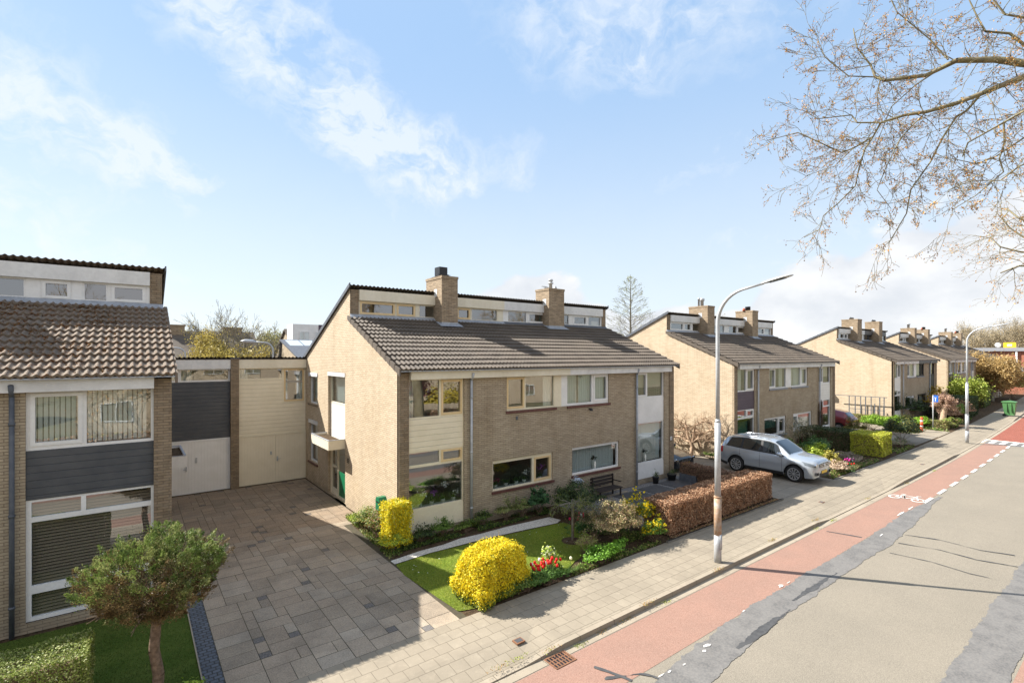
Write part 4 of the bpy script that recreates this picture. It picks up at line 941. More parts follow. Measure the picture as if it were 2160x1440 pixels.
DORM = [(.33, 1.74, 1), (1.76, 2.58, 1), (2.70, 3.50, 0), (4.42, 5.10, 1), (5.13, 6.50, 0), (7.04, 8.14, 0), (8.18, 9.24, 1, [(9.0, 9.2, 7.0, 7.45, 'f:teal')]), (10.2, 10.8, 0), (11.04, 12.04, 1), (12.10, 13.05, 0, [(12.5, 13.0, 7.0, 7.25, 'f:blind_b')])]
CHIM = [(3.37, 4.09, 17.11, 18.41, 8.6, 'box'), (9.08, 10.04, 17.3, 18.25, 8.6, 'flue')]
cream = side(fascia='fascia_c', frame='cream', sash='cream_y', clad='clad_cream', low='cream', post='cream', dorm='fascia_c', gclad='clad_white', pipe='galv')
main_house = house(6.21, 6.21, 'house', 'middle house with cream painted left half and white right half, box on its chimney', 'semi-detached brick houses along the street',
    dict(L=cream, R=side(clad='white', low='white', flash='lead'), dormer=DORM, chim=CHIM))
# house number on the gable and a vent or two on the facade belong to the house
def seg7(mb, fr, u, z, ch, h=.16, t=.022):
    w_ = h * .55; S7 = {'3': 'abgcd', '7': 'abc', '5': 'afgcd', '1': 'bc'}[ch]
    R = {'a': (0, w_, h - t, h), 'd': (0, w_, 0, t), 'g': (0, w_, h / 2 - t / 2, h / 2 + t / 2), 'b': (w_ - t, w_, h / 2 + t / 2, h - t), 'c': (w_ - t, w_, t, h / 2 - t / 2), 'f': (0, t, h / 2 + t / 2, h - t)}
    for s in S7: a, b, c, d = R[s]; mb.box((u + a, -.012, z + c), (u + b, -.001, z + d), 0, fr)
mb = MB(); gl = frameXn(6.21); seg7(mb, gl, -18.06, 1.62, '3'); seg7(mb, gl, -17.93, 1.62, '3'); mb.build('house_number', M['black'], main_house)
mb = MB(); mb.box((6.21 + 13.12, YF - .045, 1.68), (6.21 + 13.24, YF - .031, 1.84)); np_ = mb.build('number_plate', M['white'], main_house)
mb = MB(); mb.box((6.21 + 13.165, YF - .05, 1.71), (6.21 + 13.185, YF - .0455, 1.81)); mb.build('digit', M['black'], np_)
mb = MB(); mb.box((8.95, YF - .01, .12), (9.15, YF + .0, .22)); mb.box((10.55, YF - .03, 3.28), (10.62, YF, 3.40)); mb.box((10.9, YF - .02, .52), (10.95, YF, .57)); mb.build('vent', M['lead'], main_house)
mb = MB(); mb.tube([(14.15, YF, 3.42), (14.15, YF - .1, 3.44)], .03, 6); mb.lathe((14.15, YF - .12, 3.36), [(.07, 0), (.05, .08), (.01, .1)], 8); mb.build('outdoor_lamp', M['black'], main_house)
LD = [(5.2, 6.3, 0), (10.79, 11.41, 1), (11.62, 12.16, 0), (12.2, 13.02, 1), (9.4, 10.52, 0)]
left_house = house(-12.69, 0, 'house', 'nearest house at the left edge with mossy roof tiles and dark grey cladding', 'semi-detached brick houses along the street',
    dict(L=side(), R=side(), cut=True, tile='tile_moss', dormer=LD, chim=[(3.37, 4.09, 17.11, 18.41, 8.6, 'pipes'), (8.6, 9.3, 17.11, 18.3, 8.6, 'pipes')]))
# moss cushions lying in the tile troughs
rg = np.random.default_rng(8); n = 1500; mx = rg.integers(-24, 3, n) * .15 - .68 + .075 + rg.normal(0, .022, n); my = 13.5 + rg.random(n) * 4.0
kk = (np.sin(mx * 3.1 + my * 1.7) + np.sin(my * 4.3 - mx) + rg.normal(0, .8, n)) > -.2; mx, my = mx[kk], my[kk]; mz = 5.045 + (my - 13.4) * .4275 + .045
p = np.repeat(np.stack([mx, my, mz], 1), 9, 0) + rg.normal(0, 1, (len(mx) * 9, 3)) * [.022, .030, .010]; v, f, cl = leaves(p, .020, [(.16, .065, .02), (.25, .11, .03), (.09, .04, .015), (.20, .13, .05)], None, 1.2, 3, .9)
raw_mesh('moss', v, f, M['dryleaf'], [c for c in left_house.children if c.name.startswith('roof')][0], col=cl, uv=False)['kind'] = 'stuff'
fr = frameY(YF, 0)
window(left_house, fr, (-1.68, .38, 3.6, 4.79), [(-1.60, -.84, 3.70, 4.72, 1), (-.76, .33, 3.66, 4.77, 0)], 'white', curt=[(-1.6, .33, 3.68, 4.75, 'v')])
panel(left_house, fr, (-1.68, .38, 2.62, 3.597), 'clad_dark', .04)
window(left_house, fr, (-1.68, .38, .205, 2.617), [(-1.60, -.85, 2.27, 2.57, 0), (-.77, .33, 2.27, 2.57, 0), (-1.60, .33, .90, 2.17, 0), (-1.60, .33, .28, .74, 0)], 'white', curt=[(-1.6, .33, .25, 2.55, 'h')])

# ---- low garage wing between the two houses: two buildings, one per owner
YG = 23.44
def garage(name, label, x0, x1, st, pier=None):
    e = empty(name, (x0, YG, 0), label, 'garage', 'garages between the two nearest houses'); fr = frameY(YG)
    mb = MB(); mb.box((x0, YG + 4.3, 0), (x1, YG + 4.4, 3.6)); mb.box((x0 - .02, YG + .1, 0), (x0 + .04, YG + 4.3, 3.5)); mb.box((x1 - .06, YG + .1, 0), (x1 - .01, YG + 4.3, 3.5)); mb.build('wall', M['brick'], e)
    mb = MB(); mb.box((x0 + .05, YG + .9, .02), (x1 - .07, YG + 1.0, 4.9)); mb.box((x0 + .05, YG + .1, 4.3), (x1 - .07, YG + .9, 4.38)); mb.build('interior', M['interior'], e)
    if pier: mb = MB(); mb.box((pier[0], YG - .14, 0), (pier[1], YG + .1, 5.36)); mb.build('pier', M['brick_end'], e); mb = MB(); mb.box((pier[0] - .02, YG - .17, 5.36), (pier[1] + .02, YG - .03, 5.40)); mb.build('pier_cap', M['lead'], e)
    mb = MB(); mb.box((x0, YG - .1, 4.95), (x1, YG + .05, 5.33)); mb.build('fascia', M[st['fascia']], e)
    xe = pier[1] if pier else x1
    r = tiles('roof', x0, xe, YG + 4.6, 5.40 - 4.75 * SL, YG - .15, 5.40, M['tile'], e, cs=6, lift=.04)
    mb = MB(); mb.prism([(YG - .12, 5.36), (YG + 4.6, 5.36 - 4.72 * SL), (YG + 4.6, 5.28 - 4.72 * SL), (YG - .12, 5.335)], x0, x1, 'x'); mb.build('roof_deck', M['darkwood'], r)
    return e, fr
g1, fr = garage('garage', 'garage with white boarded doors under dark grey cladding', .715, 3.22, dict(fascia='fascia_w'), (3.22, 3.52))
window(g1, fr, (.715, 3.22, 4.44, 4.95), [(.76, 1.42, 4.5, 4.90, 0), (1.52, 3.15, 4.5, 4.90, 0)], 'white', curt=[(.8, 1.9, 4.45, 4.9, 'c')])
panel(g1, fr, (.715, 3.22, 2.13, 4.437), 'clad_dark', .05, 'cladding')
mb = MB(); mb.holed(fr, .715, 3.22, .02, 2.127, [(.76, 3.14, .05, 2.06)], .03, .06); df = mb.build('door_frame', M['white'], g1)
for a, b in ((.765, 1.76), (1.765, 3.135)):
    d = panel(g1, fr, (a, b, .055, 2.055), 'door_white', .05, 'door')
    mb = MB()
    if a < 1: mb.tube([(1.70, YG - .03, 1.0), (1.58, YG - .03, 1.0)], .012, 6); mb.box((1.68, YG + .0, .93), (1.72, YG + .048, 1.1)); mb.tube([(1.70, YG + .03, 1.0), (1.70, YG - .03, 1.0)], .01, 6)
    else: mb.box((2.0, YG + .02, 1.22), (2.06, YG + .048, 1.42))
    mb.build('handle', M['galv'], d)
g2, fr = garage('garage', 'garage with cream doors and cream cladding beside the brick gable', 3.52, 6.20, dict(fascia='fascia_c'))
window(g2, fr, (3.52, 5.25, 4.46, 4.95), [(3.56, 5.2, 4.52, 4.90, 0)], 'cream', curt=[(3.58, 3.9, 4.45, 4.9, 'c')])
window(g2, fr, (5.25, 6.20, 3.42, 4.95), [(5.31, 6.12, 3.5, 4.90, 1)], 'cream', 'cream_y', curt=[(5.85, 6.1, 3.5, 4.9, 'c')])
mb = MB(); mb.box((3.52, YG + .05, 2.13), (5.25, YG + .11, 4.457)); mb.box((5.25, YG + .05, 2.13), (6.20, YG + .11, 3.417)); mb.build('cladding', M['clad_cream'], g2)
mb = MB(); mb.holed(fr, 3.52, 6.20, .02, 2.127, [(3.56, 6.12, .05, 2.06)], .03, .06); mb.build('door_frame', M['cream'], g2)
for a, b in ((3.565, 4.955), (4.96, 6.115)):
    d = panel(g2, fr, (a, b, .055, 2.055), 'door_cream', .05, 'door'); mb = MB()
    if a < 4: mb.box((4.74, YG + .02, 1.22), (4.80, YG + .048, 1.36))
    else: mb.box((5.0, YG + .0, .92), (5.05, YG + .048, 1.12)); mb.tube([(5.02, YG + .03, 1.02), (5.02, YG - .03, 1.02), (5.14, YG - .03, 1.02)], .012, 6)
    mb.build('handle', M['galv'], d)

# ---- second house and its likes further down the street
h2L = side(clad='clad_purple', c_lo=[(.36, 1.8, 1.0, 1.95, 'f:teal')], sash='white', sill='sillgrey', c_g=[(3.4, 5.1, 1.35, 1.9, 'f:teal')], c_up=[(.35, 1.2, 3.6, 4.75, 'c')], c_mid=[(5.7, 6.1, 3.65, 4.75, 'c')])
h2 = house(24.84, 24.84, 'house', 'second house from the left, with plum panel, bare fruit tree against its gable', 'semi-detached brick houses along the street',
    dict(L=h2L, R=side(split=1, sill='sillgrey'), dormer=DORM, chim=[(3.35, 4.15, 17.11, 18.41, 8.55, 'twin'), (9.0, 9.8, 17.11, 18.3, 8.55, 'pots')]))
h2.scale.x = .962
h3 = house(49.5, 49.5, 'house', 'third house from the left, with a bare pergola frame on its gable', 'semi-detached brick houses along the street',
    dict(L=side(sill='sillgrey'), R=side(fascia='clad_dark', frame='blackp', sash='blackp', dorm='clad_dark', clad='blackp', low='blackp', post='white', sill='sillgrey', split=1), dormer=DORM, chim=[(3.1, 4.2, 17.11, 18.41, 8.8, 'pipes'), (9.0, 10.0, 17.11, 18.3, 8.8, 'pipes')]))
h3.scale.x = .94
for bx, lb in ((66.2, 'fourth house from the left, behind the tall street lamp'), (81.6, 'fifth and farthest brick house, half hidden by the weeping tree')):
    c = copy_tree(h2); c.location.x = bx; c.scale.x = .9; c['label'] = lb

# ================================================================== CARS
def car(name, label, paint, P, plate=True, badge=False, detail=True):
    """P: length L, width W, axle positions xf/xr, wheel radius rw and the profile curves; x = 0 is the nose"""
    e = empty(name, (0, 0, 0), label, 'car', 'cars parked beside the houses'); Lc, rw, xf, xr = P['L'], P['rw'], P['xf'], P['xr']
    I = lambda k, x: float(np.interp(x, [a for a, b in P[k]], [b for a, b in P[k]]))
    RA = rw + .065
    def zb(x):
        z = I('bot', x)
        for c in (xf, xr):
            if abs(x - c) < RA: z = max(z, rw + math.sqrt(RA * RA - (x - c) ** 2))
        return z
    def ring(x):
        w_, zt, bl, wr, b = I('w', x), I('top', x), I('belt', x), I('wr', x), zb(x)
        bl = min(bl, zt - .03); zm = max(.62, b + .05); zm = min(zm, bl - .1)
        return [(w_ * .94, min(b, bl - .16)), (w_ * .995, min(b + .16, bl - .12)), (w_, zm), (w_ * .985, bl - .06), (w_ * .945, bl), (wr, max(zt - .07, bl + .01)), (wr * .82, zt - .012), (wr * .4, zt), (0, zt)]
    def Sf(x, t):
        r = ring(x); i = min(int(t), len(r) - 2); f = t - i; return (r[i][0] + (r[i + 1][0] - r[i][0]) * f, r[i][1] + (r[i + 1][1] - r[i][1]) * f)
    xs = sorted(set(np.round(np.concatenate([np.arange(0, Lc, .05), [Lc, .02, .08, xf - RA, xf + RA, xr - RA, xr + RA, xf - RA + .01, xf + RA - .01, xr - RA + .01, xr + RA - .01]]), 4)))
    V = []; n = 9
    for x in xs:
        r = ring(x); V += [(-y, x, z) for y, z in r] + [(y, x, z) for y, z in r[:-1][::-1]]
    m = 2 * n - 1; F = []
    for i in range(len(xs) - 1):
        for k in range(m - 1): F.append((i * m + k, i * m + k + 1, (i + 1) * m + k + 1, (i + 1) * m + k))
    F.append(tuple(range(m))[::-1]); F.append(tuple((len(xs) - 1) * m + k for k in range(m)))
    body = raw_mesh('body', V, F, M[paint], e, True)
    try:
        body.data.set_sharp_from_angle(angle=R_(32))
    except Exception: pass
    def patch(nm, m_, x0, x1, t0, t1, off=.006, sides=(-1, 1), par=None, nx=8, nt=4, x0t=None, x1t=None):
        mb = MB()
        for s in sides:
            Q = []
            for i in range(nx + 1):
                for j in range(nt + 1):
                    f = j / nt; a = x0 + ((x0t if x0t is not None else x0) - x0) * f; b = x1 + ((x1t if x1t is not None else x1) - x1) * f
                    x = a + (b - a) * i / nx; t = t0 + (t1 - t0) * f; y, z = Sf(x, t); y2, z2 = Sf(x, min(t + .05, 7.95)); dx = .02
                    y3, z3 = Sf(min(x + dx, Lc), t); a1 = Vector((y2 - y, 0, z2 - z)); a2 = Vector((y3 - y, dx, z3 - z)); nn = a2.cross(a1)
                    if nn.length < 1e-9: nn = Vector((1, 0, 0))
                    nn.normalize()
                    if nn.x < 0 and abs(nn.x) > abs(nn.z) or nn.z < -.3: nn = -nn
                    Q.append((s * (y + nn.x * off), x + nn.y * off, z + nn.z * off))
            f_ = [(i * (nt + 1) + j, (i + 1) * (nt + 1) + j, (i + 1) * (nt + 1) + j + 1, i * (nt + 1) + j + 1) for i in range(nx) for j in range(nt)]
            mb.add(Q, f_ if s > 0 else [q[::-1] for q in f_])
        return mb.build(nm, M[m_], par or e, True)
    sd0 = P['side']; patch('window_trim', 'blackp', sd0[0][0] - .05, sd0[-1][1] + .05, 4.05, 4.96, off=.003, x0t=sd0[0][2] - .06, x1t=sd0[-1][3] + .05, nx=16)
    for a, b, at, bt in P['side']:
        for s in (-1, 1): patch('side_window', 'carglass', a, b, 4.12, 4.9, sides=(s,), x0t=at, x1t=bt)
    a, b = P['ws']; mb = MB(); Q = []                      # windscreen and rear screen wrap across the top of the body
    def screen(nm, a, b):
        mb = MB(); ys = np.linspace(-1, 1, 13); Q = []
        for i in range(9):
            x = a + (b - a) * i / 8
            for q in ys:
                t = 5.25 + (8 - 5.25) * (1 - abs(q)); y, z = Sf(x, min(t, 7.999)); Q.append((math.copysign(y, q), x, z + .012))
        mb.add(Q, [(i * 13 + j, i * 13 + j + 1, (i + 1) * 13 + j + 1, (i + 1) * 13 + j) for i in range(8) for j in range(12)]); return mb.build(nm, M['carglass'], e, True)
    screen('windscreen', a, b); screen('rear_window', *P['rw_'])
    patch('sill_trim', 'blackp', xf + RA + .01, xr - RA - .01, 0.02, .85, .008)
    patch('rear_trim', 'blackp', xr + RA + .01, Lc - .06, 0.02, .9, .008)
    if detail:
        for x in P['seams']: patch('door_seam', 'blackp', x, x + .012, 1.0, 4.05, .003, nx=1, nt=8)
        for x in P['handles']: patch('door_handle', paint, x, x + .2, 3.45, 3.7, .03, nx=3, nt=2)
    for s in (-1, 1):
        hl = patch('headlight', 'lamp_glass', P['hl'][0], P['hl'][1], 2.75, 3.85, .010, (s,), x0t=P['hl'][0] + .0, x1t=P['hl'][1] + .14)
        y, z = Sf(P['hl'][0] + .12, 3.2); mb = MB(); mb.tube([(s * (y - .10), P['hl'][0] - .03, z), (s * (y - .10), P['hl'][0] + .04, z)], .055, 10); mb.build('reflector', M['chrome'], hl)
        patch('tail_light', 'taillight', P['tl'][0], P['tl'][1], 2.5, 3.9, .010, (s,))
        mb = MB(); yy, zz1 = Sf(P['mir'], 4.0); mb.lathe((s * (yy + .13), P['mir'], zz1 + .02), [(.01, 0), (.10, .02), (.12, .09), (.10, .15), (.01, .17)], 10)
        mb.box((s * yy - .03, P['mir'] - .03, zz1), (s * yy + s * .12 + .03, P['mir'] + .03, zz1 + .05)); mb.build('mirror', M[paint], e, True)
        if P.get('rails'):
            pts = []
            for x in np.linspace(P['rails'][0], P['rails'][1], 9): y, z = Sf(x, 5.6); lift = .05 if 0 < 1 else 0; pts.append((s * y, x, z + (.045 if P['rails'][0] + .05 < x < P['rails'][1] - .05 else 0)))
            mb = MB(); mb.tube(pts, .016, 6); mb.build('roof_rail', M['chrome'], e, True)
    # front face
    mb = MB(); g = P['grille']
    mb.box((-g[0], -.014, g[1]), (g[0], .06, g[2])); gr = mb.build('grille', M['blackp'], e)
    mb = MB()
    for k in range(2): z = g[1] + (g[2] - g[1]) * (.25 + .45 * k); mb.box((-g[0] + .01, -.024, z), (g[0] - .01, -.012, z + .022))
    mb.build('grille_bar', M['chrome'], gr)
    if badge:
        mb = MB(); c = (0, -.03, (g[1] + g[2]) / 2)
        q = [(math.cos(2 * math.pi * k / 18) * .065, -.034, c[2] + math.sin(2 * math.pi * k / 18) * .065) for k in range(19)]; mb.tube(q, .008, 5, cap=False)
        for pl_ in ([(-.05, .035), (-.022, -.05), (0, 0), (.022, -.05), (.05, .035)], [(-.02, .055), (0, .01), (.02, .055)]): mb.tube([(a, -.034, c[2] + b) for a, b in pl_], .006, 4)
        mb.build('emblem', M['chrome'], gr)
    mb = MB(); mb.box((-.45, -.012, P['intake'][0]), (.45, .05, P['intake'][1])); mb.build('air_intake', M['blackp'], e)
    if plate: mb = MB(); mb.box((-.26, -.026, P['intake'][1] - .02), (.26, -.012, P['intake'][1] + .09)); mb.build('front_number_plate', M['plate'], e)
    for s in (-1, 1):
        if P.get('fog'): y, z = Sf(.10, 1.7); mb = MB(); mb.box((s * .62 - .12, -.0, .40), (s * .62 + .12, .16, .52)); mb.tube([(s * .63, -.012, .46), (s * .63, .02, .46)], .045, 10); mb.build('fog_light', M['blackp'], e)
    mb = MB(); mb.box((-.26, Lc - .0, .78 if P.get('hip') else .6), (.26, Lc + .015, .89 if P.get('hip') else .71)); mb.build('rear_number_plate', M['plate'], e)
    mb = MB(); mb.box((-P['W'] / 2 + .26, .25, .30), (P['W'] / 2 - .26, Lc - .25, .72)); mb.build('underbody', M['black'], e)
    for x in (xf, xr):
        for s in (-1, 1):
            yo = s * (P['W'] / 2 - .025); n = 26; mb = MB()
            prof = [(rw - .11, .0), (rw - .03, .012), (rw, -.03), (rw, -.19), (rw - .04, -.22), (rw - .12, -.22)]; b0 = 0; Q = []
            for rr_, d in prof:
                for k in range(n): t = 2 * math.pi * k / n; Q.append((yo + s * d, x + rr_ * math.cos(t), rw + rr_ * math.sin(t)))
            mb.add(Q, [(i * n + k, i * n + (k + 1) % n, (i + 1) * n + (k + 1) % n, (i + 1) * n + k) for i in range(len(prof) - 1) for k in range(n)])
            w_ = empty('wheel', (0, 0, 0), None, None); w_.parent = e; w_.location = (yo, x, rw)
            ty = mb.build('tyre', M['rubber'], w_, True)
            mb = MB(); ri = rw - .10
            Q = []
            for rr_, d in ((ri, .004), (ri - .025, .004), (ri - .03, -.06)):
                for k in range(n): t = 2 * math.pi * k / n; Q.append((yo + s * d, x + rr_ * math.cos(t), rw + rr_ * math.sin(t)))
            mb.add(Q, [(i * n + k, i * n + (k + 1) % n, (i + 1) * n + (k + 1) % n, (i + 1) * n + k) for i in range(2) for k in range(n)])
            for k in range(10 if detail else 7):
                t = 2 * math.pi * k / (10 if detail else 7)
                for dt in (-.09, .09):
                    c, sn = math.cos(t + dt), math.sin(t + dt); u = Vector((0, c, sn)); v = Vector((0, -sn, c)) * .009; p0 = Vector((yo, x, rw)) + Vector((0, math.cos(t), math.sin(t))) * .05; p1 = Vector((yo, x, rw)) + u * (ri - .01); o = Vector((s * .002, 0, 0)); bk_ = Vector((s * -.03, 0, 0))
                    mb.add([p0 - v + o, p0 + v + o, p1 + v + o, p1 - v + o, p0 - v + bk_, p0 + v + bk_, p1 + v + bk_, p1 - v + bk_], [(0, 1, 2, 3), (0, 4, 5, 1), (2, 6, 7, 3), (1, 5, 6, 2), (0, 3, 7, 4)])
            mb.tube([(yo - s * .02, x, rw), (yo + s * .006, x, rw)], .055, 12); mb.build('rim', M['alloy'], w_)
            mb = MB(); mb.tube([(yo - s * .12, x, rw), (yo - s * .075, x, rw)], ri, 20); mb.build('brake_disc', M['black'], w_)
    return e
SUV = dict(L=4.43, W=1.81, rw=.36, xf=.86, xr=3.47,
    w=[(0, .60), (.04, .70), (.12, .79), (.3, .865), (.6, .90), (3.7, .905), (4.1, .88), (4.3, .84), (4.43, .76)],
    top=[(0, .90), (.04, .97), (.14, 1.02), (.5, 1.08), (.95, 1.13), (1.05, 1.16), (1.4, 1.43), (1.72, 1.63), (2.0, 1.695), (2.6, 1.72), (3.3, 1.70), (3.85, 1.645), (4.02, 1.60), (4.2, 1.36), (4.33, 1.10), (4.43, .96)],
    belt=[(0, .84), (.3, .92), (.9, 1.0), (1.3, 1.03), (3.0, 1.08), (4.0, 1.14), (4.2, 1.12), (4.43, .92)],
    wr=[(0, .60), (.15, .70), (.6, .77), (1.05, .77), (1.5, .67), (2.1, .63), (3.6, .59), (4.0, .60), (4.2, .68), (4.43, .68)],
    bot=[(0, .34), (.1, .27), (.4, .24), (4.0, .26), (4.3, .34), (4.43, .42)],
    side=[(1.32, 2.22, 1.66, 2.26), (2.34, 3.2, 2.36, 3.15), (3.28, 3.95, 3.25, 3.75)], ws=(1.08, 1.73), rw_=(4.04, 4.28),
    seams=(1.35, 2.33, 3.27), handles=(1.98, 2.96), hl=(.04, .42), tl=(4.12, 4.36), mir=1.42, rails=(1.95, 3.85), grille=(.46, .72, .87), intake=(.33, .48), fog=True)
HATCH = dict(L=4.2, W=1.76, rw=.31, xf=.82, xr=3.40,
    w=[(0, .58), (.05, .70), (.15, .80), (.4, .86), (.8, .88), (3.6, .88), (3.95, .85), (4.2, .74)],
    top=[(0, .66), (.06, .74), (.3, .84), (.9, .95), (1.05, .98), (1.5, 1.25), (1.9, 1.43), (2.3, 1.48), (3.0, 1.46), (3.5, 1.38), (3.7, 1.33), (4.0, 1.05), (4.12, .95), (4.2, .85)],
    belt=[(0, .62), (.3, .74), (.9, .88), (2.0, .93), (3.6, 1.0), (4.0, .98), (4.2, .82)],
    wr=[(0, .5), (.15, .62), (.6, .72), (1.0, .72), (1.6, .62), (2.3, .57), (3.5, .56), (4.0, .62), (4.2, .64)],
    bot=[(0, .28), (.1, .20), (.4, .18), (3.8, .20), (4.2, .36)],
    side=[(1.35, 2.22, 1.70, 2.26), (2.33, 3.15, 2.35, 3.05)], ws=(1.08, 1.84), rw_=(3.72, 3.98),
    seams=(1.28, 2.27), handles=(1.9, 2.75), hl=(.04, .45), tl=(3.88, 4.12), mir=1.36, grille=(.42, .52, .64), intake=(.26, .40), hip=True)
c = car('parked_car', 'silver SUV parked on the driveway with its nose towards the pavement', 'paint_silver', SUV, badge=True); c.location = (23.72, 9.0, .002)
c = car('parked_car', 'black car with only its nose showing past the white half of the middle house', 'paint_black', HATCH); c.location = (20.75, 13.75, .002); c.rotation_euler.z = 0
RED = dict(HATCH); RED['top'] = [(a, b * 1.06) for a, b in HATCH['top']]
c = car('parked_car', 'dark red hatchback with its tail towards the street beyond the second house', 'paint_red', RED); c.location = (41.15, 17.75, .002); c.rotation_euler.z = R_(180)

# ================================================================== STREET FURNITURE
def street_lamp(x, y, label, arm_y=-1, h=7.0, group='tall street lamps', rusty=True):
    e = empty('street_lamp', (x, y, 0), label, 'street lamp', group)
    mb = MB(); mb.tube([(x, y, 0), (x, y, .42), (x, y, .72)], .095, 16); mb.box((x - .05, y - .099, .35), (x + .05, y - .085, .75)); mb.build('pole_base', M['galv'], e, True)
    mb = MB(); mb.tube([(x, y, .72), (x, y, 1.72)], .0955, 16); mb.tube([(x, y, 1.72), (x, y, 1.76)], .101, 16); mb.build('pole_collar', M['rust' if rusty else 'galv'], e, True)
    mb = MB(); mb.tube([(x, y, 1.76), (x, y, 3.72)], .078, 16); mb.tube([(x, y, 3.72), (x, y, 3.80)], [.080, .055], 16)
    q = [(x, y, 3.8), (x, y, 5.4), (x, y, 6.35)]
    for k in range(1, 9): t = k / 8 * math.pi / 2 * .86; q.append((x, y + arm_y * (1 - math.cos(t)) * .85, 6.35 + math.sin(t) * .85))
    y2, z2 = q[-1][1], q[-1][2]; q.append((x, y2 + arm_y * .55, z2 + .10))
    mb.tube(q, [.052] * 3 + [.050 - .0022 * k for k in range(8)] + [.03], 12); mb.build('pole', M['galv'], e, True)
    a = Vector((x, y2 + arm_y * .5, z2 + .09)); mb = MB(); d = Vector((0, arm_y, .17)).normalized(); up = Vector((0, -d.z * arm_y, abs(d.y))); sx = Vector((1, 0, 0)); Q = []
    secs = [(0, .035, .03), (.12, .07, .045), (.35, .12, .055), (.6, .11, .045), (.72, .06, .03), (.76, .01, .01)]
    for s, w_, h_ in secs:
        for k in range(10): t = 2 * math.pi * k / 10; Q.append(a + d * s + sx * w_ * math.cos(t) + up * h_ * math.sin(t) * (1 if math.sin(t) > 0 else .35))
    mb.add(Q, [(i * 10 + k, i * 10 + (k + 1) % 10, (i + 1) * 10 + (k + 1) % 10, (i + 1) * 10 + k) for i in range(5) for k in range(10)])
    hd = mb.build('lamp_head', M['galv'], e, True)
    mb = MB(); c0 = a + d * .38 - up * .02; mb.add([c0 - d * .2 - sx * .08, c0 + d * .2 - sx * .08, c0 + d * .2 + sx * .08, c0 - d * .2 + sx * .08], [(0, 1, 2, 3)]); mb.build('lens', M['lamp_glass'], hd)
    return e
street_lamp(12.42, 7.28, 'nearest tall street lamp with rusty bands round its lower pole')
street_lamp(42.1, 7.75, 'second street lamp down the street, near the speed table', rusty=False)
def backlamp(p, label, axis):
    e = empty('street_lamp', (p.x, p.y, 0), label, 'street lamp', 'street lamps behind the garages'); mb = MB(); z = p.z
    mb.tube([(p.x, p.y, 0), (p.x, p.y, z - .6)] + [(p.x + axis * .6 * (1 - math.cos(t)), p.y, z - .6 + .6 * math.sin(t)) for t in (.4, .8, 1.2, 1.5)] + [(p.x + axis * 1.2, p.y, z + .04)], .06, 8); mb.build('pole', M['galv'], e, True)
    mb = MB(); mb.tube([(p.x + axis * 1.1, p.y, z + .02), (p.x + axis * 1.4, p.y, z + .05), (p.x + axis * 1.9, p.y, z + .08), (p.x + axis * 2.2, p.y, z + .08)], [.05, .16, .15, .03], 8); mb.build('lamp_head', M['galv'], e, True)
backlamp(D(576, 722, 38), 'curved street lamp in front of the white dormers behind the garages', -1)
backlamp(D(391, 733, 42), 'street lamp in front of the long brown roof behind the garages', -1)
# drain grate and small covers
e = empty('drain_grate', (6.3, 6.78, RZ), 'rusty cast iron drain grate set in the gutter', 'drain')
mb = MB(); x0, y0 = 6.02, 6.60; mb.box((x0, y0, RZ - .02), (x0 + .5, y0 + .03, RZ + .016)); mb.box((x0, y0 + .33, RZ - .02), (x0 + .5, y0 + .36, RZ + .016))
mb.box((x0, y0 + .03, RZ - .02), (x0 + .03, y0 + .33, RZ + .016)); mb.box((x0 + .47, y0 + .03, RZ - .02), (x0 + .5, y0 + .33, RZ + .016)); mb.build('frame', M['cast'], e)
mb = MB()
for k in range(6): mb.box((x0 + .075 + k * .07, y0 + .03, RZ - .015), (x0 + .1 + k * .07, y0 + .33, RZ + .014))
for k in range(2): mb.box((x0 + .03, y0 + .12 + k * .1, RZ - .018), (x0 + .47, y0 + .14 + k * .1, RZ + .012))
mb.build('bars', M['cast'], e)
mb = MB(); mb.box((x0 + .02, y0 + .02, RZ + .0065), (x0 + .48, y0 + .34, RZ + .0075)); mb.build('pit', M['black'], e)
for x, y, lb in ((5.94, 7.6, 'small square iron cover in the pavement by the yellow bush'), (20.6, 7.9, 'small iron cover in the pavement in front of the silver car'), (31.8, 7.55, 'far small iron cover near the kerb')):
    e = empty('utility_cover', (x, y, 0), lb, 'cover', 'small iron covers in the pavement'); mb = MB(); mb.box((x - .10, y - .08, -.02), (x + .10, y + .08, .006)); mb.build('cover_frame', M['cast'], e)
    mb = MB(); mb.box((x - .075, y - .055, -.01), (x + .075, y + .055, .009)); mb.build('lid', M['slate_slab'], e)
# wheelie bin, blue street sign, plastic bollard
bx, by = 63.3, 8.75
e = empty('wheelie_bin', (bx, by, 0), 'green wheelie bin standing on the far pavement', 'bin')
mb = MB(); V = [(bx - .27, by - .34, .1), (bx + .27, by - .34, .1), (bx + .27, by + .30, .1), (bx - .27, by + .30, .1), (bx - .4, by - .44, 1.25), (bx + .4, by - .44, 1.25), (bx + .4, by + .44, 1.25), (bx - .4, by + .44, 1.25)]
mb.add(V, [(3, 2, 1, 0), (4, 5, 6, 7), (0, 1, 5, 4), (1, 2, 6, 5), (2, 3, 7, 6), (3, 0, 4, 7)])
for k in (-.15, .15): mb.box((bx - .43, by + k - .02, .4), (bx - .34, by + k + .02, 1.2))
mb.build('body', M['plastic_g'], e)
mb = MB(); mb.prism([(-.47, 1.25), (.5, 1.25), (.5, 1.31), (0, 1.40), (-.47, 1.31)], bx - .44, bx + .44, 'x'); mb.v = [(a, b + by, c) for a, b, c in mb.v]; mb.build('lid', M['plastic_g'], e)
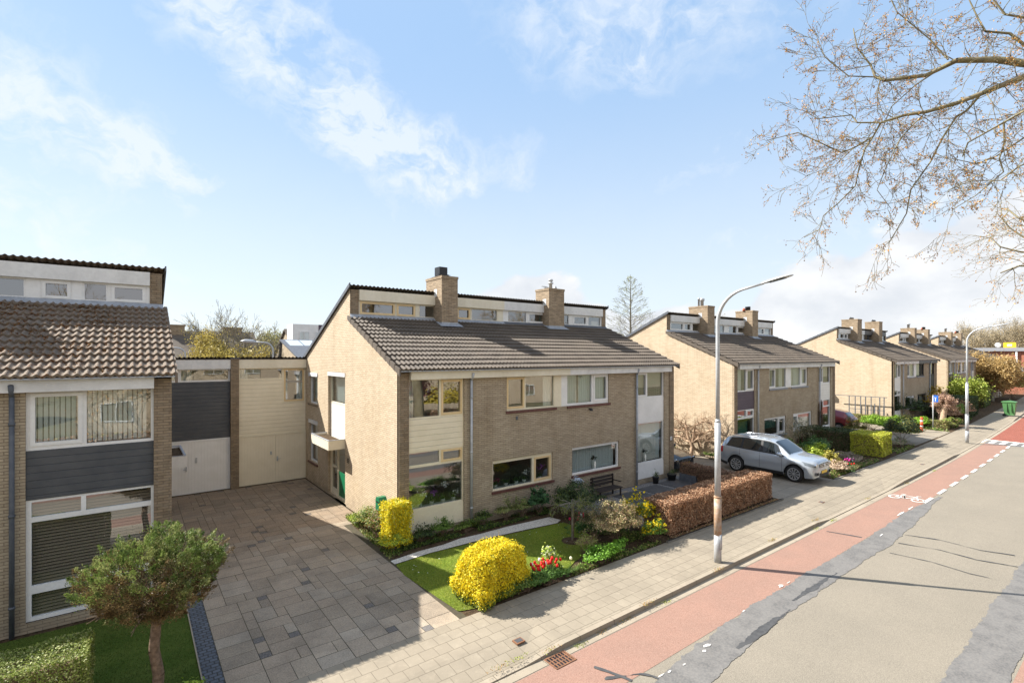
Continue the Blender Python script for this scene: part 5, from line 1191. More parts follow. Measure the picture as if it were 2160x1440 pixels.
for s in (-1, 1): mb = MB(); mb.tube([(bx + s * .3, by + .33, .1), (bx + s * .36, by + .33, .1)], .1, 12); mb.build('wheel', M['rubber'], e)
sx_, sy_ = 47.3, 10.6
e = empty('street_sign', (sx_, sy_, 0), 'blue traffic sign on a thin grey post beside the pollard willows', 'sign')
mb = MB(); mb.tube([(sx_, sy_, 0), (sx_, sy_, 2.55)], .035, 8); mb.build('post', M['galv'], e, True)
mb = MB(); mb.box((sx_ - .02, sy_ - .30, 2.05), (sx_ + .0, sy_ + .02, 2.55)); b_ = mb.build('sign_plate', M['sign_blue'], e)
mb = MB(); mb.box((sx_ - .025, sy_ - .16, 2.12), (sx_ - .021, sy_ - .12, 2.4)); mb.box((sx_ - .025, sy_ - .20, 2.35), (sx_ - .0215, sy_ - .08, 2.40)); mb.build('symbol', M['pwhite'], b_)
qx, qy = 45.3, 10.8
e = empty('bollard', (qx, qy, 0), 'orange and white plastic bollard at the footpath corner', 'bollard')
for a, b, m_ in ((0, .35, 'orange'), (.35, .46, 'pwhite'), (.46, .72, 'orange'), (.72, .84, 'pwhite'), (.84, 1.0, 'orange')): mb = MB(); mb.lathe((qx, qy, 0), [(.09, a), (.085, b)], 12); mb.build('band', M[m_], e, True)
mb = MB(); mb.lathe((qx, qy, 0), [(.085, 1.0), (.06, 1.05), (.01, 1.07)], 12); mb.build('cap', M['orange'], e, True)
# trellis on the third house's gable: part of nothing else, fixed to the wall
e = empty('pergola', (49.35, 15.6, 0), 'rusty iron trellis frame on posts before the third gable', 'trellis')
mb = MB(); mb.box((48.9, 13.9, 2.03), (48.95, 17.9, 2.08)); mb.box((48.9, 14.1, .95), (48.94, 16.6, .98)); mb.build('top_rail', M['lead'], e)
for k, y in enumerate((16.6, 16.15, 15.75, 15.4, 15.0, 14.75, 14.4, 14.1)): mb = MB(); mb.box((48.9, y - .03, 0), (48.95, y + .03, 2.03 if k != 5 else 1.5)); mb.build('post', M['lead'], e)
# green letterbox behind the clipped golden shrub
e = empty('letterbox', (5.86, 14.1, 0), 'green letterbox on a post behind the tall golden shrub', 'letterbox')
mb = MB(); mb.tube([(5.86, 14.1, 0), (5.86, 14.1, .95)], .04, 8); mb.build('post', M['green_door'], e)
mb = MB(); mb.prism([(-.14, .95), (.14, .95), (.14, 1.25), (.08, 1.33), (-.08, 1.33), (-.14, 1.25)], 5.74, 5.98, 'x'); mb.v = [(a, b + 14.1, c) for a, b, c in mb.v]; mb.build('box', M['green_door'], e)
mb = MB(); mb.box((5.74, 14.0, 1.19), (5.98, 14.2, 1.21)); mb.box((5.735, 14.0, 1.17), (5.74, 14.2, 1.20)); mb.build('slot', M['black'], e)
# yard of the right dwelling: bench, planters
def bench(x0, x1, y, z, label, m_, flip=1):
    e = empty('garden_bench', ((x0 + x1) / 2, y, 0), label, 'bench')
    mb = MB()
    for k in range(4): mb.box((x0, y - .45 + k * .12, z - .03), (x1, y - .35 + k * .12, z))
    mb.build('seat', M[m_], e); mb = MB()
    for k in range(3): mb.box((x0, y + .03, z + .08 + k * .13), (x1, y + .06, z + .17 + k * .13))
    mb.build('backrest', M[m_], e)
    for x in (x0 + .05, x1 - .1):
        for yy in (y - .42, y - .02): mb = MB(); mb.box((x, yy, 0), (x + .05, yy + .05, z - .03 if yy < y - .1 else z + .45)); mb.build('leg', M[m_], e)
        mb = MB(); mb.box((x, y - .42, z + .2), (x + .05, y + .03, z + .23)); mb.build('armrest', M[m_], e)
bench(14.0, 15.3, 13.4, .36, 'low dark wooden bench against the wall under the white window', 'darkwood')
bench(31.9, 33.2, 13.3, .45, 'brown garden bench in front of the second house', 'sillred')
for x, y, r, lb in ((17.9, 13.35, .14, 'small dark plant pot at the foot of the wall'), (18.9, 13.25, .2, 'larger black plant pot by the right corner of the middle house')):
    e = empty('plant_pot', (x, y, 0), lb, 'plant pot', 'pots in the gravel yard'); mb = MB(); mb.lathe((x, y, 0), [(r * .75, 0), (r, .26), (r * 1.08, .27), (r * 1.08, .3), (r * .9, .3)], 14); mb.build('pot', M['blackp'], e, True)
    p, o = clump_pts(160, (x, y, .42), (r, r, .2), 3, 10, .4); v, f, c_ = leaves(p, .03, [(.06, .10, .03), (.10, .14, .05)], None, .3, 2, .4, o); raw_mesh('foliage', v, f, M['leaf'], e, col=c_, uv=False)
e = empty('planter_box', (19.0, 12.4, 0), 'low grey planter box by the gravel yard edge', 'planter'); mb = MB(); mb.box((19.1, 12.2, 0), (19.55, 13.0, .35)); mb.build('box', M['lead'], e); mb = MB(); mb.box((19.13, 12.23, .3), (19.52, 12.97, .352)); mb.build('soil', M['soil'], e)
bx, by = 28.6, 13.1
e = empty('kettle_barbecue', (bx, by, 0), 'black covered kettle barbecue in front of the second house', 'barbecue')
mb = MB(); mb.lathe((bx, by, .65), [(.05, 0), (.25, .08), (.3, .2), (.3, .24), (.24, .36), (.05, .44)], 14); mb.build('bowl', M['black'], e, True)
for k in range(3): t = k * 2.1; mb = MB(); mb.tube([(bx + .15 * math.cos(t), by + .15 * math.sin(t), .7), (bx + .3 * math.cos(t), by + .3 * math.sin(t), 0)], .012, 5); mb.build('leg', M['black'], e)

# ---- plants and vases standing inside the windows
def orchid(x, y, z, label, col, h=.42, pot='ceramic', r=.07):
    e = empty('potted_orchid' if col else 'potted_plant', (x, y, z), label, 'potted plant', 'plants on the window sills')
    mb = MB(); mb.lathe((x, y, z), [(r * .7, 0), (r, .13), (r * 1.05, .15), (r * .8, .15)], 12); mb.build('pot', M[pot], e, True)
    rg = np.random.default_rng(int(x * 100)); p = np.array([x, y, z + .2]) + rg.normal(0, .05, (60, 3)); v, f, c_ = leaves(p, .05, [(.06, .12, .03), (.09, .16, .05)], None, .3, 5, .3); raw_mesh('leaves', v, f, M['leaf'], e, col=c_, uv=False)
    if col:
        mb = MB(); mb.tube([(x, y, z + .12), (x + .02, y, z + h * .7), (x + .08, y - .01, z + h)], .005, 4); mb.build('stem', M['bark'], e)
        p = np.array([x + .07, y - .02, z + h]) + rg.normal(0, 1, (40, 3)) * np.array([.07, .02, .05]); v, f, c_ = leaves(p, .03, [col], None, .0, 6, .8); raw_mesh('blossom', v, f, M['leaf'], e, col=c_, uv=False)
SY = YF + .24
mb = MB(); mb.box((6.6, YF + .14, .78), (8.4, YF + .5, .82)); mb.build('window_board', M['white'], main_house)
mb = MB(); mb.box((9.6, YF + .14, .90), (12.25, YF + .5, .94)); mb.build('window_board', M['white'], main_house)
mb = MB(); mb.box((13.3, YF + .14, .92), (15.85, YF + .22, .96)); mb.build('window_board', M['white'], main_house)
mb = MB(); mb.box((17.05, YF + .14, .8), (18.9, YF + .22, .86)); mb.build('window_board', M['white'], main_house)
WH, PU = (.85, .83, .8), (.45, .12, .55)
for a in [(6.72, SY, .82, 'small pot plant at the left end of the tall lower window', None), (7.02, SY, .82, 'white orchid left of the purple one in the tall lower window', WH), (7.42, SY, .82, 'purple orchid in the middle of the tall lower window', PU), (7.82, SY, .82, 'white orchid right of the purple one in the tall lower window', WH, .62), (8.2, SY, .82, 'white flowering plant at the right end of the tall lower window', WH, .3),
          (9.85, SY, .94, 'dark red pot plant at the left end of the wide lower window', (.25, .04, .08), .3), (10.3, SY, .94, 'green fern in a pale pot on the wide lower window sill', None), (10.75, SY, .94, 'low pale vase with sprig on the wide lower window sill', None), (11.1, SY, .94, 'white orchid on the wide lower window sill', WH), (11.8, SY, .94, 'purple orchid behind the opening sash of the wide lower window', PU, .5)]: orchid(*a)
for x, z, lb in ((14.6, .96, 'white round vase behind the white framed lower window'), (17.75, .86, 'white round vase behind the tall white framed window')):
    e = empty('vase', (x, YF + .19, z), lb, 'vase', 'white vases inside the windows'); mb = MB(); mb.lathe((x, YF + .19, z), [(.05, 0), (.09, .08), (.105, .22), (.085, .36), (.06, .40), (.055, .40)], 16); mb.build('body', M['ceramic'], e, True)
    rg = np.random.default_rng(3); p = np.array([x, YF + .19, z + .48]) + rg.normal(0, .035, (25, 3)); v, f, c_ = leaves(p, .07, [(.03, .06, .03)], None, .6, 5, .3); raw_mesh('sprig', v, f, M['leaf'], e, col=c_, uv=False)

# ================================================================== PLANTS
GOLD = [(.80, .65, .02), (.72, .54, .015), (.80, .70, .05), (.52, .50, .03)]
GREEN = [(.10, .17, .03), (.16, .24, .045), (.07, .12, .025), (.22, .28, .06)]
DARKG = [(.035, .06, .022), (.05, .085, .03), (.025, .045, .018), (.08, .11, .035)]
LIME = [(.38, .48, .05), (.28, .40, .04), (.48, .54, .08), (.18, .28, .03)]
BROWNH = [(.36, .19, .105), (.47, .28, .165), (.26, .13, .07), (.54, .37, .24), (.17, .095, .055)]
# golden clipped bush at the drive corner: a rounded block of leaves with green shoots at its foot
e = empty('golden_shrub', (6.6, 9.5, 0), 'large rounded bright yellow bush at the corner of the driveway and the pavement', 'shrub')
rg = np.random.default_rng(31); n = 42000
p, o = box_pts(n, -.82, .82, -.52, .52, 1.10, 7, .05, bot=.02)
q = p.copy(); q[:, 2] -= .5; k = (np.abs(q[:, 0] / .88) ** 2.7 + np.abs(q[:, 1] / .60) ** 2.7 + np.abs(np.minimum(q[:, 2], 9) / .62) ** 2.7) ** (1 / 2.7)
sc = np.where(k > 0, np.minimum(1, .98 / np.maximum(k, .3)), 1); sc = np.where((q[:, 2] < 0), 1 - .10 * np.abs(q[:, 2]) / .5, sc); p = q * sc[:, None]; p[:, 2] += .5
p[:, 2] = np.clip(p[:, 2], .02, 9); p += rg.normal(0, .024, p.shape); p += o * (.018 * np.sin(p[:, 0] * 9 + p[:, 2] * 7) + .014 * np.sin(p[:, 1] * 13 + p[:, 2] * 5))[:, None]; p[:, 1] += np.where(p[:, 0] < -.4, -.04, .06)
sh_ = rg.random(n) < .07; p[sh_] += (o[sh_] * rg.uniform(.02, .09, (sh_.sum(), 1))) + np.array([0, 0, .02]); ang = R_(8); c, s_ = math.cos(ang), math.sin(ang); Rm = np.array([[c, -s_, 0], [s_, c, 0], [0, 0, 1]]); p = p @ Rm.T + np.array([6.62, 9.46, 0]); o = o @ Rm.T
v, f, cl = leaves(p, .022, GOLD + [(.30, .34, .04)], (5, 3, 3, 1, .4), .35, 8, .6, o, .35)
low = (rg.random(n) * .35 + .0 > p[:, 2]) ; cl = cl.reshape(n, 4, 3); cl[low] = np.array(GREEN)[rg.integers(0, 4, low.sum())][:, None, :]; cl = cl.reshape(-1, 3)
raw_mesh('foliage', v, f, M['leaf'], e, col=cl, uv=False)
mb = MB(); mb.lathe((6.62, 9.46, 0), [(.2, 0), (.30, .3), (.32, .7), (.15, .85)], 12)
for k in range(22): t = k * 1.1; mb.tube([(6.62 + .1 * math.cos(t), 9.46 + .1 * math.sin(t), 0), (6.62 + .6 * math.cos(t), 9.46 + .38 * math.sin(t), .5), (6.62 + .7 * math.cos(t), 9.46 + .42 * math.sin(t), .95)], [.014, .01, .005], 4, cap=False)
mb.build('branches', M['bark'], e)
shrub('ground_cover_plant', 'green leafy ground cover at the foot of the bright yellow bush, pavement side', 'shrub', (7.35, 9.08), (.55, .16, .17), 2600, .028, GREEN, clumps=30, cr=.4)
# bare twigs behind it
e = empty('bare_sapling', (7.45, 10.35, 0), 'thin bare sapling with pale stems behind the bright yellow bush', 'shrub')
for dx, dy, h_ in ((0, 0, 1.0), (.10, .02, .8), (-.08, .04, .62)): mb = MB(); mb.tube([(7.45, 10.35, 0), (7.45 + dx * .6, 10.35 + dy, h_ * .5), (7.45 + dx, 10.35 + dy * 2, h_)], [.014, .010, .005], 5); mb.build('stem', M['bark_pale'], e)
p = np.array([[7.45 + a, 10.35, z] for a, z in ((0, 1.0), (.1, .8), (-.08, .62), (.05, .6), (.0, .5))]); p = np.repeat(p, 6, 0) + rg.normal(0, .03, (30, 3)); v, f, cl = leaves(p, .016, [(.4, .36, .15)], None, .2, 2); raw_mesh('buds', v, f, M['leaf'], e, col=cl, uv=False)
# tulips
def tulips(label, x, y, rx, ry, n, cols, wts, h=.38, seed=1):
    e = empty('tulip_clump', (x, y, 0), label, 'flowers', 'tulip clumps in the front gardens'); r = np.random.default_rng(seed); mb = MB(); P = []
    fl = MB(); cc = []
    for i in range(n):
        a, b, hh = x + r.normal(0, rx / 2), y + r.normal(0, ry / 2), h * r.uniform(.75, 1.15); dx, dy = r.normal(0, .03, 2); mb.tube([(a, b, 0), (a + dx, b + dy, hh)], .005, 4, cap=False)
        ci = r.choice(len(cols), p=np.array(wts) / sum(wts)); n0 = len(fl.v)
        fl.lathe((a + dx, b + dy, hh), [(.008, 0), (.032, .02), (.036, .045), (.026, .08)], 6); cc += [tuple(q * r.uniform(.8, 1.15) for q in cols[ci])] * (len(fl.v) - n0)
        for k in range(4): t = r.uniform(0, 6.28); P.append((a + .05 * math.cos(t), b + .05 * math.sin(t), r.uniform(.05, .2)))
    mb.build('stem', M['plastic_g'], e); raw_mesh('blossom', fl.v, fl.f, M['leaf'], e, True, col=np.array(cc), uv=False)
    P = np.repeat(np.array(P), 4, 0) + r.normal(0, .03, (len(P) * 4, 3)); P[:, 2] = np.abs(P[:, 2]); v, f, cl = leaves(P, .075, [(.10, .20, .06), (.15, .26, .08), (.07, .14, .05)], None, .0, 4, .25, np.tile([0, 0, .0], (len(P), 1)) + r.normal(0, 1, (len(P), 3)) * [1, 1, .1], .9); raw_mesh('leaves', v, f, M['leaf'], e, col=cl, uv=False)
RT_, WT_, PK_ = (.75, .03, .025), (.85, .80, .78), (.65, .03, .10)
tulips('red and white tulips right of the bright yellow bush', 8.0, 9.28, .62, .26, 34, [RT_, WT_], (5, 1.2), .40, 1)
tulips('deep pink tulips between the laurel bush and the small staked tree', 11.35, 11.0, .5, .4, 13, [PK_, WT_], (6, 1), .42, 2)
tulips('red tulips in the garden border beside the silver car', 26.7, 9.35, .5, .25, 8, [RT_], (1,), .32, 3)
tulips('magenta and white tulips in the border near the lime green hedge', 27.9, 9.45, .6, .25, 16, [(.7, .04, .35), WT_], (4, 1), .36, 4)
shrub('perennial_clump', 'pale green leafy clump just behind the red and white tulips', 'plant', (8.55, 9.62), (.26, .22, .30), 1400, .035, LIME + [(.6, .62, .4)], clumps=20, cr=.35)
shrub('perennial_clump', 'bright green low plants at the pavement edge by the lawn', 'plant', (9.9, 9.12), (.55, .22, .20), 3600, .030, [(.16, .34, .03), (.22, .42, .05), (.10, .22, .02)], clumps=34, cr=.35)
shrub('perennial_clump', 'small green mound at the pavement edge in front of the cream leaved bush', 'plant', (10.75, 9.25), (.28, .2, .24), 1700, .028, [(.16, .34, .03), (.22, .42, .05), (.10, .22, .02)], clumps=20, cr=.35)
shrub('perennial_clump', 'low green leaves next to the red tulips on the pavement side', 'plant', (7.95, 9.02), (.55, .14, .16), 1800, .030, [(.08, .16, .03), (.13, .24, .05)], clumps=26, cr=.4)
shrub('cut_back_shrub', 'brown cut back twiggy stems with fresh tips beside the lawn', 'shrub', (10.0, 9.75), (.36, .24, .34), 1500, .022, [(.30, .26, .10), (.35, .40, .10), (.24, .15, .10)], clumps=30, cr=.3)
shrub('ground_cover_plant', 'thin trailing green weeds along the pavement edge by the tulips', 'plant', (8.95, 9.1), (.5, .12, .08), 900, .02, GREEN, clumps=30, cr=.4)
# variegated bush and forsythia between lawn and beech hedge
shrub('variegated_shrub', 'big twiggy bush with cream and pinkish leaves in front of the copper hedge', 'shrub', (11.35, 9.85), (.85, .62, .62), 15000, .024, [(.52, .42, .20), (.60, .48, .28), (.30, .26, .10), (.46, .28, .18), (.20, .20, .07)], clumps=150, cr=.15, nz=.12)
shrub('variegated_shrub', 'darker green bush with pale leaf edges left of the big cream leaved bush', 'shrub', (11.15, 10.5), (.5, .45, .52), 5000, .022, [(.16, .17, .07), (.22, .20, .10), (.10, .11, .04), (.3, .24, .14)], clumps=70, cr=.2)
shrub('forsythia', 'yellow flowering bush against the left end of the copper hedge', 'shrub', (12.55, 9.95), (.48, .50, .62), 3600, .024, GREEN, clumps=60, cr=.2, flowers=(420, .03, [(.82, .66, .02), (.75, .55, .01)], .08))
shrub('forsythia', 'small yellow flowering bush at the pavement edge by the copper hedge', 'shrub', (12.25, 9.2), (.42, .25, .32), 2600, .024, [(.12, .24, .03), (.08, .16, .02)], clumps=40, cr=.25, flowers=(170, .028, [(.82, .66, .02), (.75, .55, .01)], .08))
shrub('laurel_bush', 'large dark green bush under the wall between the two lower windows', 'shrub', (12.05, 12.3), (.8, .7, .58), 11000, .034, DARKG + [(.12, .17, .05)], clumps=110, cr=.2, nz=.12)
e = empty('washing_bag', (12.75, 12.95, 0), 'crumpled white plastic bag lying behind the large dark green bush', 'bag'); p, o = clump_pts(160, (12.8, 12.95, .95), (.14, .12, .10), 4, 10, .5); v, f, cl = leaves(p, .07, [(.6, .66, .75)], None, .2, 3, .8, o, .7); raw_mesh('bag', v, f, M['leaf'], e, col=cl, uv=False)
# low growth covering the beds
def cover(poly, n, seed, cols, label, ls=.028, h=.07, patch=2.2):
    r = np.random.default_rng(seed); P = np.array(poly); x = r.uniform(P[:, 0].min(), P[:, 0].max(), n * 3); y = r.uniform(P[:, 1].min(), P[:, 1].max(), n * 3)
    k = inside(x, y, poly) & (np.sin(x * patch * 2.1 + seed) + np.sin(y * patch * 3.3 + seed * 2) + np.sin((x + y) * patch * 1.3) + r.normal(0, .5, n * 3) > .0); x, y = x[k][:n], y[k][:n]
    p = np.stack([x, y, np.abs(r.normal(0, h * .6, len(x))) + .01], 1); v, f, c = leaves(p, ls, cols, None, .7, seed)
    tag(raw_mesh('ground_cover', v, f, M['leaf'], col=c, uv=False), label, 'ground cover', kind='stuff')
cover([(8.6, 8.98), (12.8, 8.98), (12.8, 10.3), (12.3, 11.8), (11.3, 12.0), (11.2, 10.4), (9.6, 9.5)], 9000, 3, GREEN + [(.34, .28, .12)], 'low green plants covering the bed between the lawn and the hedge')
cover([(5.6, 13.0), (8.5, 13.02), (11.6, 13.05), (11.9, 13.6), (6.4, 13.6)], 6500, 4, GREEN + DARKG, 'low green plants covering the bed under the front windows')
cover([(5.5, 12.7), (6.15, 12.9), (6.15, 17.2), (5.75, 17.0)], 3500, 6, GREEN + [(.34, .30, .12)], 'low green plants along the foot of the gable')
cover([(24.9, 9.05), (31.8, 9.15), (31.8, 13.4), (28, 13.5), (25.6, 13.2), (25.2, 10)], 7000, 5, GREEN + [(.34, .28, .14)], 'low green plants covering the second front garden', .045, .1, 1.4)
cover([(46.6, 9.6), (58, 10.3), (58, 11.5), (49.2, 13.4), (47.2, 13)], 5000, 7, GREEN + [(.34, .28, .14)], 'low green plants covering the third front garden', .07, .12, .9)
cover([(33.8, 9.1), (38, 9.3), (38, 13.4), (34, 13.4)], 3500, 8, GREEN + [(.30, .24, .12)], 'low green plants behind the lime green hedge', .05, .1, 1.2)
# small standard tree tied to a stake
e = empty('small_tree', (10.38, 10.71, 0), 'slim young tree tied to a wooden stake in the lawn', 'tree')
T = Tree(5); T.limb([(10.38, 10.71, 0), (10.40, 10.72, .6), (10.36, 10.70, 1.15)], [.028, .022, .020])
for k in range(9): t = k * .75; T.grow((10.36, 10.70, 1.12), (math.cos(t), math.sin(t), .25), .45, .014, 2, .12, .3, 2, .7, .6, .003)
T.mesh('trunk', M['bark_grey'], e, 5); tree_leaves(T, e, 3, .03, .022, [(.16, .20, .05), (.22, .24, .07), (.10, .13, .03)], name='crown', seed=4)
e = empty('tree_stake', (10.47, 10.78, 0), 'square wooden stake standing beside the slim young tree', 'stake'); mb = MB(); mb.box((10.44, 10.75, 0), (10.50, 10.81, 1.08)); o_ = mb.build('stake', M['wood'], e); mb = MB(); mb.box((10.36, 10.70, .92), (10.51, 10.82, .96)); mb.build('tie', M['black'], e)
mb = MB(); mb.lathe((10.38, 10.71, 0), [(.32, .008), (.26, .03), (.05, .04)], 18); tag(mb.build('soil_ring', M['soil']), kind='structure')
# bed under the windows
for i, (x, y, a, b, h_, nn, cols, lb) in enumerate([(5.9, 15.9, .35, .30, .22, 1500, LIME, 'low lime green plant at the foot of the brick gable, nearest the door'), (5.85, 15.2, .30, .42, .42, 2600, GREEN + [(.4, .36, .1)], 'green bush against the brick gable behind the letterbox'),
        (5.8, 14.35, .34, .5, .5, 3800, [(.16, .22, .04), (.26, .30, .06), (.34, .18, .08), (.10, .14, .03)], 'mixed green and reddish bush against the brick gable'), (5.85, 13.2, .36, .26, .26, 2600, LIME + GOLD[:1], 'low yellow green plant at the foot of the tall golden shrub'),
        (6.75, 13.25, .35, .24, .26, 1900, DARKG + GREEN[:1], 'dark green plant under the cream panel of the front bay'), (7.45, 13.3, .32, .22, .30, 1900, [(.10, .18, .03), (.16, .26, .05)], 'green leafy mound under the right side of the front bay'), (8.3, 13.3, .45, .16, .16, 1700, GREEN, 'low green plants at the foot of the downpipe'),
        (9.0, 13.38, .30, .2, .28, 1300, DARKG + GREEN, 'bushy plant with blue flowers beside the left downpipe'), (9.9, 13.35, .36, .24, .36, 2200, [(.24, .28, .10), (.36, .34, .14), (.14, .18, .05)], 'yellowish green bush under the wide lower window'), (10.55, 13.3, .32, .22, .34, 1900, [(.22, .30, .08), (.34, .32, .14), (.12, .18, .05)], 'pale edged green bush beneath the right end of the wide lower window'),
        (11.25, 13.25, .38, .26, .42, 1200, [(.04, .10, .04), (.06, .14, .05)], 'plant with broad dark leaves at the wall by the gravel path end')]):
    shrub('border_plant', lb, 'plant', (x, y), (a, b, h_), nn, .026 if i < 10 else .06, cols, clumps=26, cr=.32, group='plants in the border along the middle house', seed=300 + i)
# tall golden shrub clipped against the corner of the house
e = empty('golden_shrub', (5.95, 13.45, 0), 'tall narrow golden shrub clipped against the corner pier of the middle house', 'shrub'); p, o = box_pts(13000, 5.66, 6.36, 13.12, 13.66, 1.32, 5, .06, bot=.15); p = p + np.random.default_rng(2).normal(0, .03, p.shape)
v, f, cl = leaves(p, .026, GOLD + [(.42, .46, .05)], (3, 2, 3, 2, 2), .3, 6, .6, o, .4); raw_mesh('foliage', v, f, M['leaf'], e, col=cl, uv=False); mb = MB(); twig_core(mb, (5.98, 13.42, .1), (.33, .26, 1.0), 26, .01, 5); mb.build('branches', M['bark'], e)
# hedges
hedge('beech_hedge', 'copper brown clipped beech hedge along the pavement behind the nearest lamp', (12.95, 9.12), (19.6, 9.22), 1.0, .98, 62000, .026, BROWNH, (3, 3, 2, 2, 1), 'dryleaf', twigs=16, rnd=.05, seed=5)
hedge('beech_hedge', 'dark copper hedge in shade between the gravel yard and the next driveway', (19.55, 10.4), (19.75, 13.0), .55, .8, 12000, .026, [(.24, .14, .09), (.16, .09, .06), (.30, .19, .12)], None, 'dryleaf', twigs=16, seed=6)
hedge('box_hedge', 'clipped box hedge in the bottom left corner in front of the nearest house', (-3.4, 9.35), (-.50, 9.35), .8, 1.25, 60000, .017, [(.20, .26, .05), (.30, .36, .09), (.13, .18, .03), (.42, .44, .18)], None, 'leaf', twigs=12, seed=7, rnd=.04)
hedge('privet_hedge', 'block of lime green clipped hedge at the pavement in front of the second house', (31.9, 9.25), (33.7, 9.35), 1.5, 1.2, 15000, .035, [(.56, .56, .06), (.42, .46, .05), (.62, .60, .10), (.30, .34, .04)], None, seed=8)  # sunlit street end of one hedge, the light put into brighter leaves
hedge('dark_hedge', 'dark green clipped hedge running back from the lime green block to the second house', (32.0, 10.78), (33.4, 10.8), 2.7, 1.2, 14000, .035, DARKG + [(.10, .12, .04)], None, seed=9)  # same hedge further back, its shade put into darker leaf colours
hedge('low_hedge', 'long low clipped hedge in front of the third gable', (48.5, 9.9), (48.5 - .02, 22.0), -.0 or .55, .62, 16000, .045, [(.26, .27, .08), (.20, .20, .06), (.32, .28, .12)], None, seed=10)
hedge('dark_hedge', 'tall dark clipped hedge along the pavement behind the second lamp', (56.5, 10.35), (62.6, 10.75), 2.4, 1.75, 24000, .055, DARKG + [(.12, .15, .05)], None, seed=11)
hedge('privet_hedge', 'far clipped hedge just left of the wheelie bin', (70.5, 11.6), (76.5, 12.1), 2.2, 1.7, 12000, .07, [(.10, .14, .04), (.16, .19, .06), (.06, .09, .03)], None, seed=12)
# garden of the second house and beyond
for i, a in enumerate([((27.6, 10.9), (.85, .6, .5), 4200, .055, LIME[:3], 'lime green leafy bush beside the bonnet of the silver car'), ((29.3, 11.5), (.75, .65, .6), 4500, .04, [(.10, .20, .06), (.14, .26, .08), (.07, .14, .05)], 'mid green bush between the lime leafy bush and the dark hedge'),
        ((28.6, 12.6), (.6, .5, .5), 2600, .04, GREEN, 'green bush below the second house window'), ((26.1, 9.3), (.45, .35, .32), 2600, .04, [(.55, .42, .30), (.62, .50, .38), (.42, .30, .20)], 'pale straw coloured dry grass tuft right of the silver car'),
        ((27.0, 9.95), (.5, .4, .4), 2600, .05, [(.42, .36, .06), (.30, .28, .05), (.48, .42, .12)], 'yellow green ornamental grass behind the red tulips'), ((29.2, 9.9), (.8, .4, .28), 2400, .035, [(.26, .20, .16), (.34, .27, .22), (.18, .16, .1)], 'brownish twiggy heather in the border before the dark hedge'),
        ((27.3, 9.2), (1.2, .16, .12), 1900, .03, [(.20, .22, .08), (.28, .28, .12), (.34, .26, .14)], 'thin low weeds along the pavement edge by the tulip border'), ((38.3, 10.1), (1.25, .85, .85), 13000, .05, DARKG + [(.16, .15, .04), (.22, .20, .05)], 'dark spreading bush on the corner right of the lime green block'),
        ((36.2, 9.75), (1.0, .35, .3), 2200, .04, [(.26, .26, .16), (.34, .24, .2), (.2, .24, .12)], 'low grey pink heather between the lime block and the dark bush'), ((38.3, 12.7), (.55, .6, .7), 4200, .045, [(.20, .18, .05), (.28, .24, .06), (.10, .12, .03)], 'olive bush at the tail of the red car'),
        ((43.4, 13.2), (.75, .7, .55), 6000, .05, [(.22, .38, .03), (.30, .46, .05), (.14, .26, .02)], 'bright green bush right behind the red car'), ((42.4, 11.9), (.6, .55, .5), 3400, .05, [(.22, .38, .03), (.30, .46, .05), (.14, .26, .02)], 'smaller bright green bush below the one behind the red car'),
        ((47.2, 14.2), (.6, .6, .36), 3000, .06, [(.22, .38, .03), (.32, .48, .05)], 'left one of two round bright green bushes before the low hedge'), ((47.3, 12.8), (.7, .65, .38), 3600, .06, [(.22, .38, .03), (.32, .48, .05)], 'right one of two round bright green bushes before the low hedge'),
        ((47.9, 11.5), (.75, .6, .4), 3600, .06, [(.20, .36, .03), (.30, .46, .05)], 'bright green bush by the orange bollard'), ((49.6, 10.0), (1.1, .5, .4), 2600, .06, [(.22, .34, .04), (.14, .20, .05), (.34, .24, .12)], 'low mixed green plants at the foot of the pollard willows'),
        ((52.6, 14.2), (1.5, 1.0, 1.1), 6000, .07, DARKG, 'rounded dark evergreen bush before the third house windows'), ((55.0, 13.8), (1.3, .9, .75), 4000, .07, DARKG + GREEN[:1], 'lower dark bush right of the rounded evergreen'),
        ((53.2, 10.7), (.8, .6, .75), 3000, .06, [(.38, .24, .16), (.46, .30, .2), (.3, .2, .1)], 'pinkish brown leafed bush left of the second lamp'), ((54.8, 10.6), (.6, .5, .75), 2600, .06, [(.16, .28, .04), (.22, .34, .05)], 'green clipped bush just behind the second lamp'),
        ((55.9, 10.5), (.7, .6, .9), 2600, .06, [(.38, .22, .15), (.46, .28, .18), (.3, .18, .1)], 'pinkish brown leafed bush right of the second lamp'), ((58.5, 12.8), (.9, .8, 1.3), 2600, .09, [(.72, .48, .02), (.4, .3, .05)], 'small yellow flowering bush at the tall dark hedge'),
        ((70, 13.3), (2.4, 1.2, 1.4), 6000, .12, [(.42, .44, .30), (.6, .6, .5), (.26, .3, .12)], 'whitish flowering bush behind the tall dark hedge'), ((84, 14.3), (4.5, 1.6, 2.0), 7000, .14, [(.16, .19, .06), (.28, .24, .14), (.1, .13, .04)], 'broad mixed shrubbery before the red brick building'),
        ((88, 11.9), (1.4, 1.2, 1.7), 5000, .12, [(.42, .38, .12), (.3, .3, .09)], 'round clipped olive bush near the right edge far down the street')]):
    (x, y), rad, nn, ls, cols, lb = a; shrub('garden_shrub', lb, 'shrub', (x, y), rad, nn, ls, cols, clumps=60, cr=.25, group='shrubs in the gardens down the street', seed=400 + i)
shrub('small_standard_tree', 'small round headed tree with pale blossom by the second house window', 'tree', (30.0, 12.7), (.75, .65, .6), 2200, .03, [(.30, .26, .16), (.42, .38, .3), (.14, .16, .06)], cz=1.35, stem=.03, clumps=60, cr=.2)
mb = MB(); V = [(28.4, 9.6), (30.9, 9.9), (31.6, 11.2), (28.9, 11.0)]
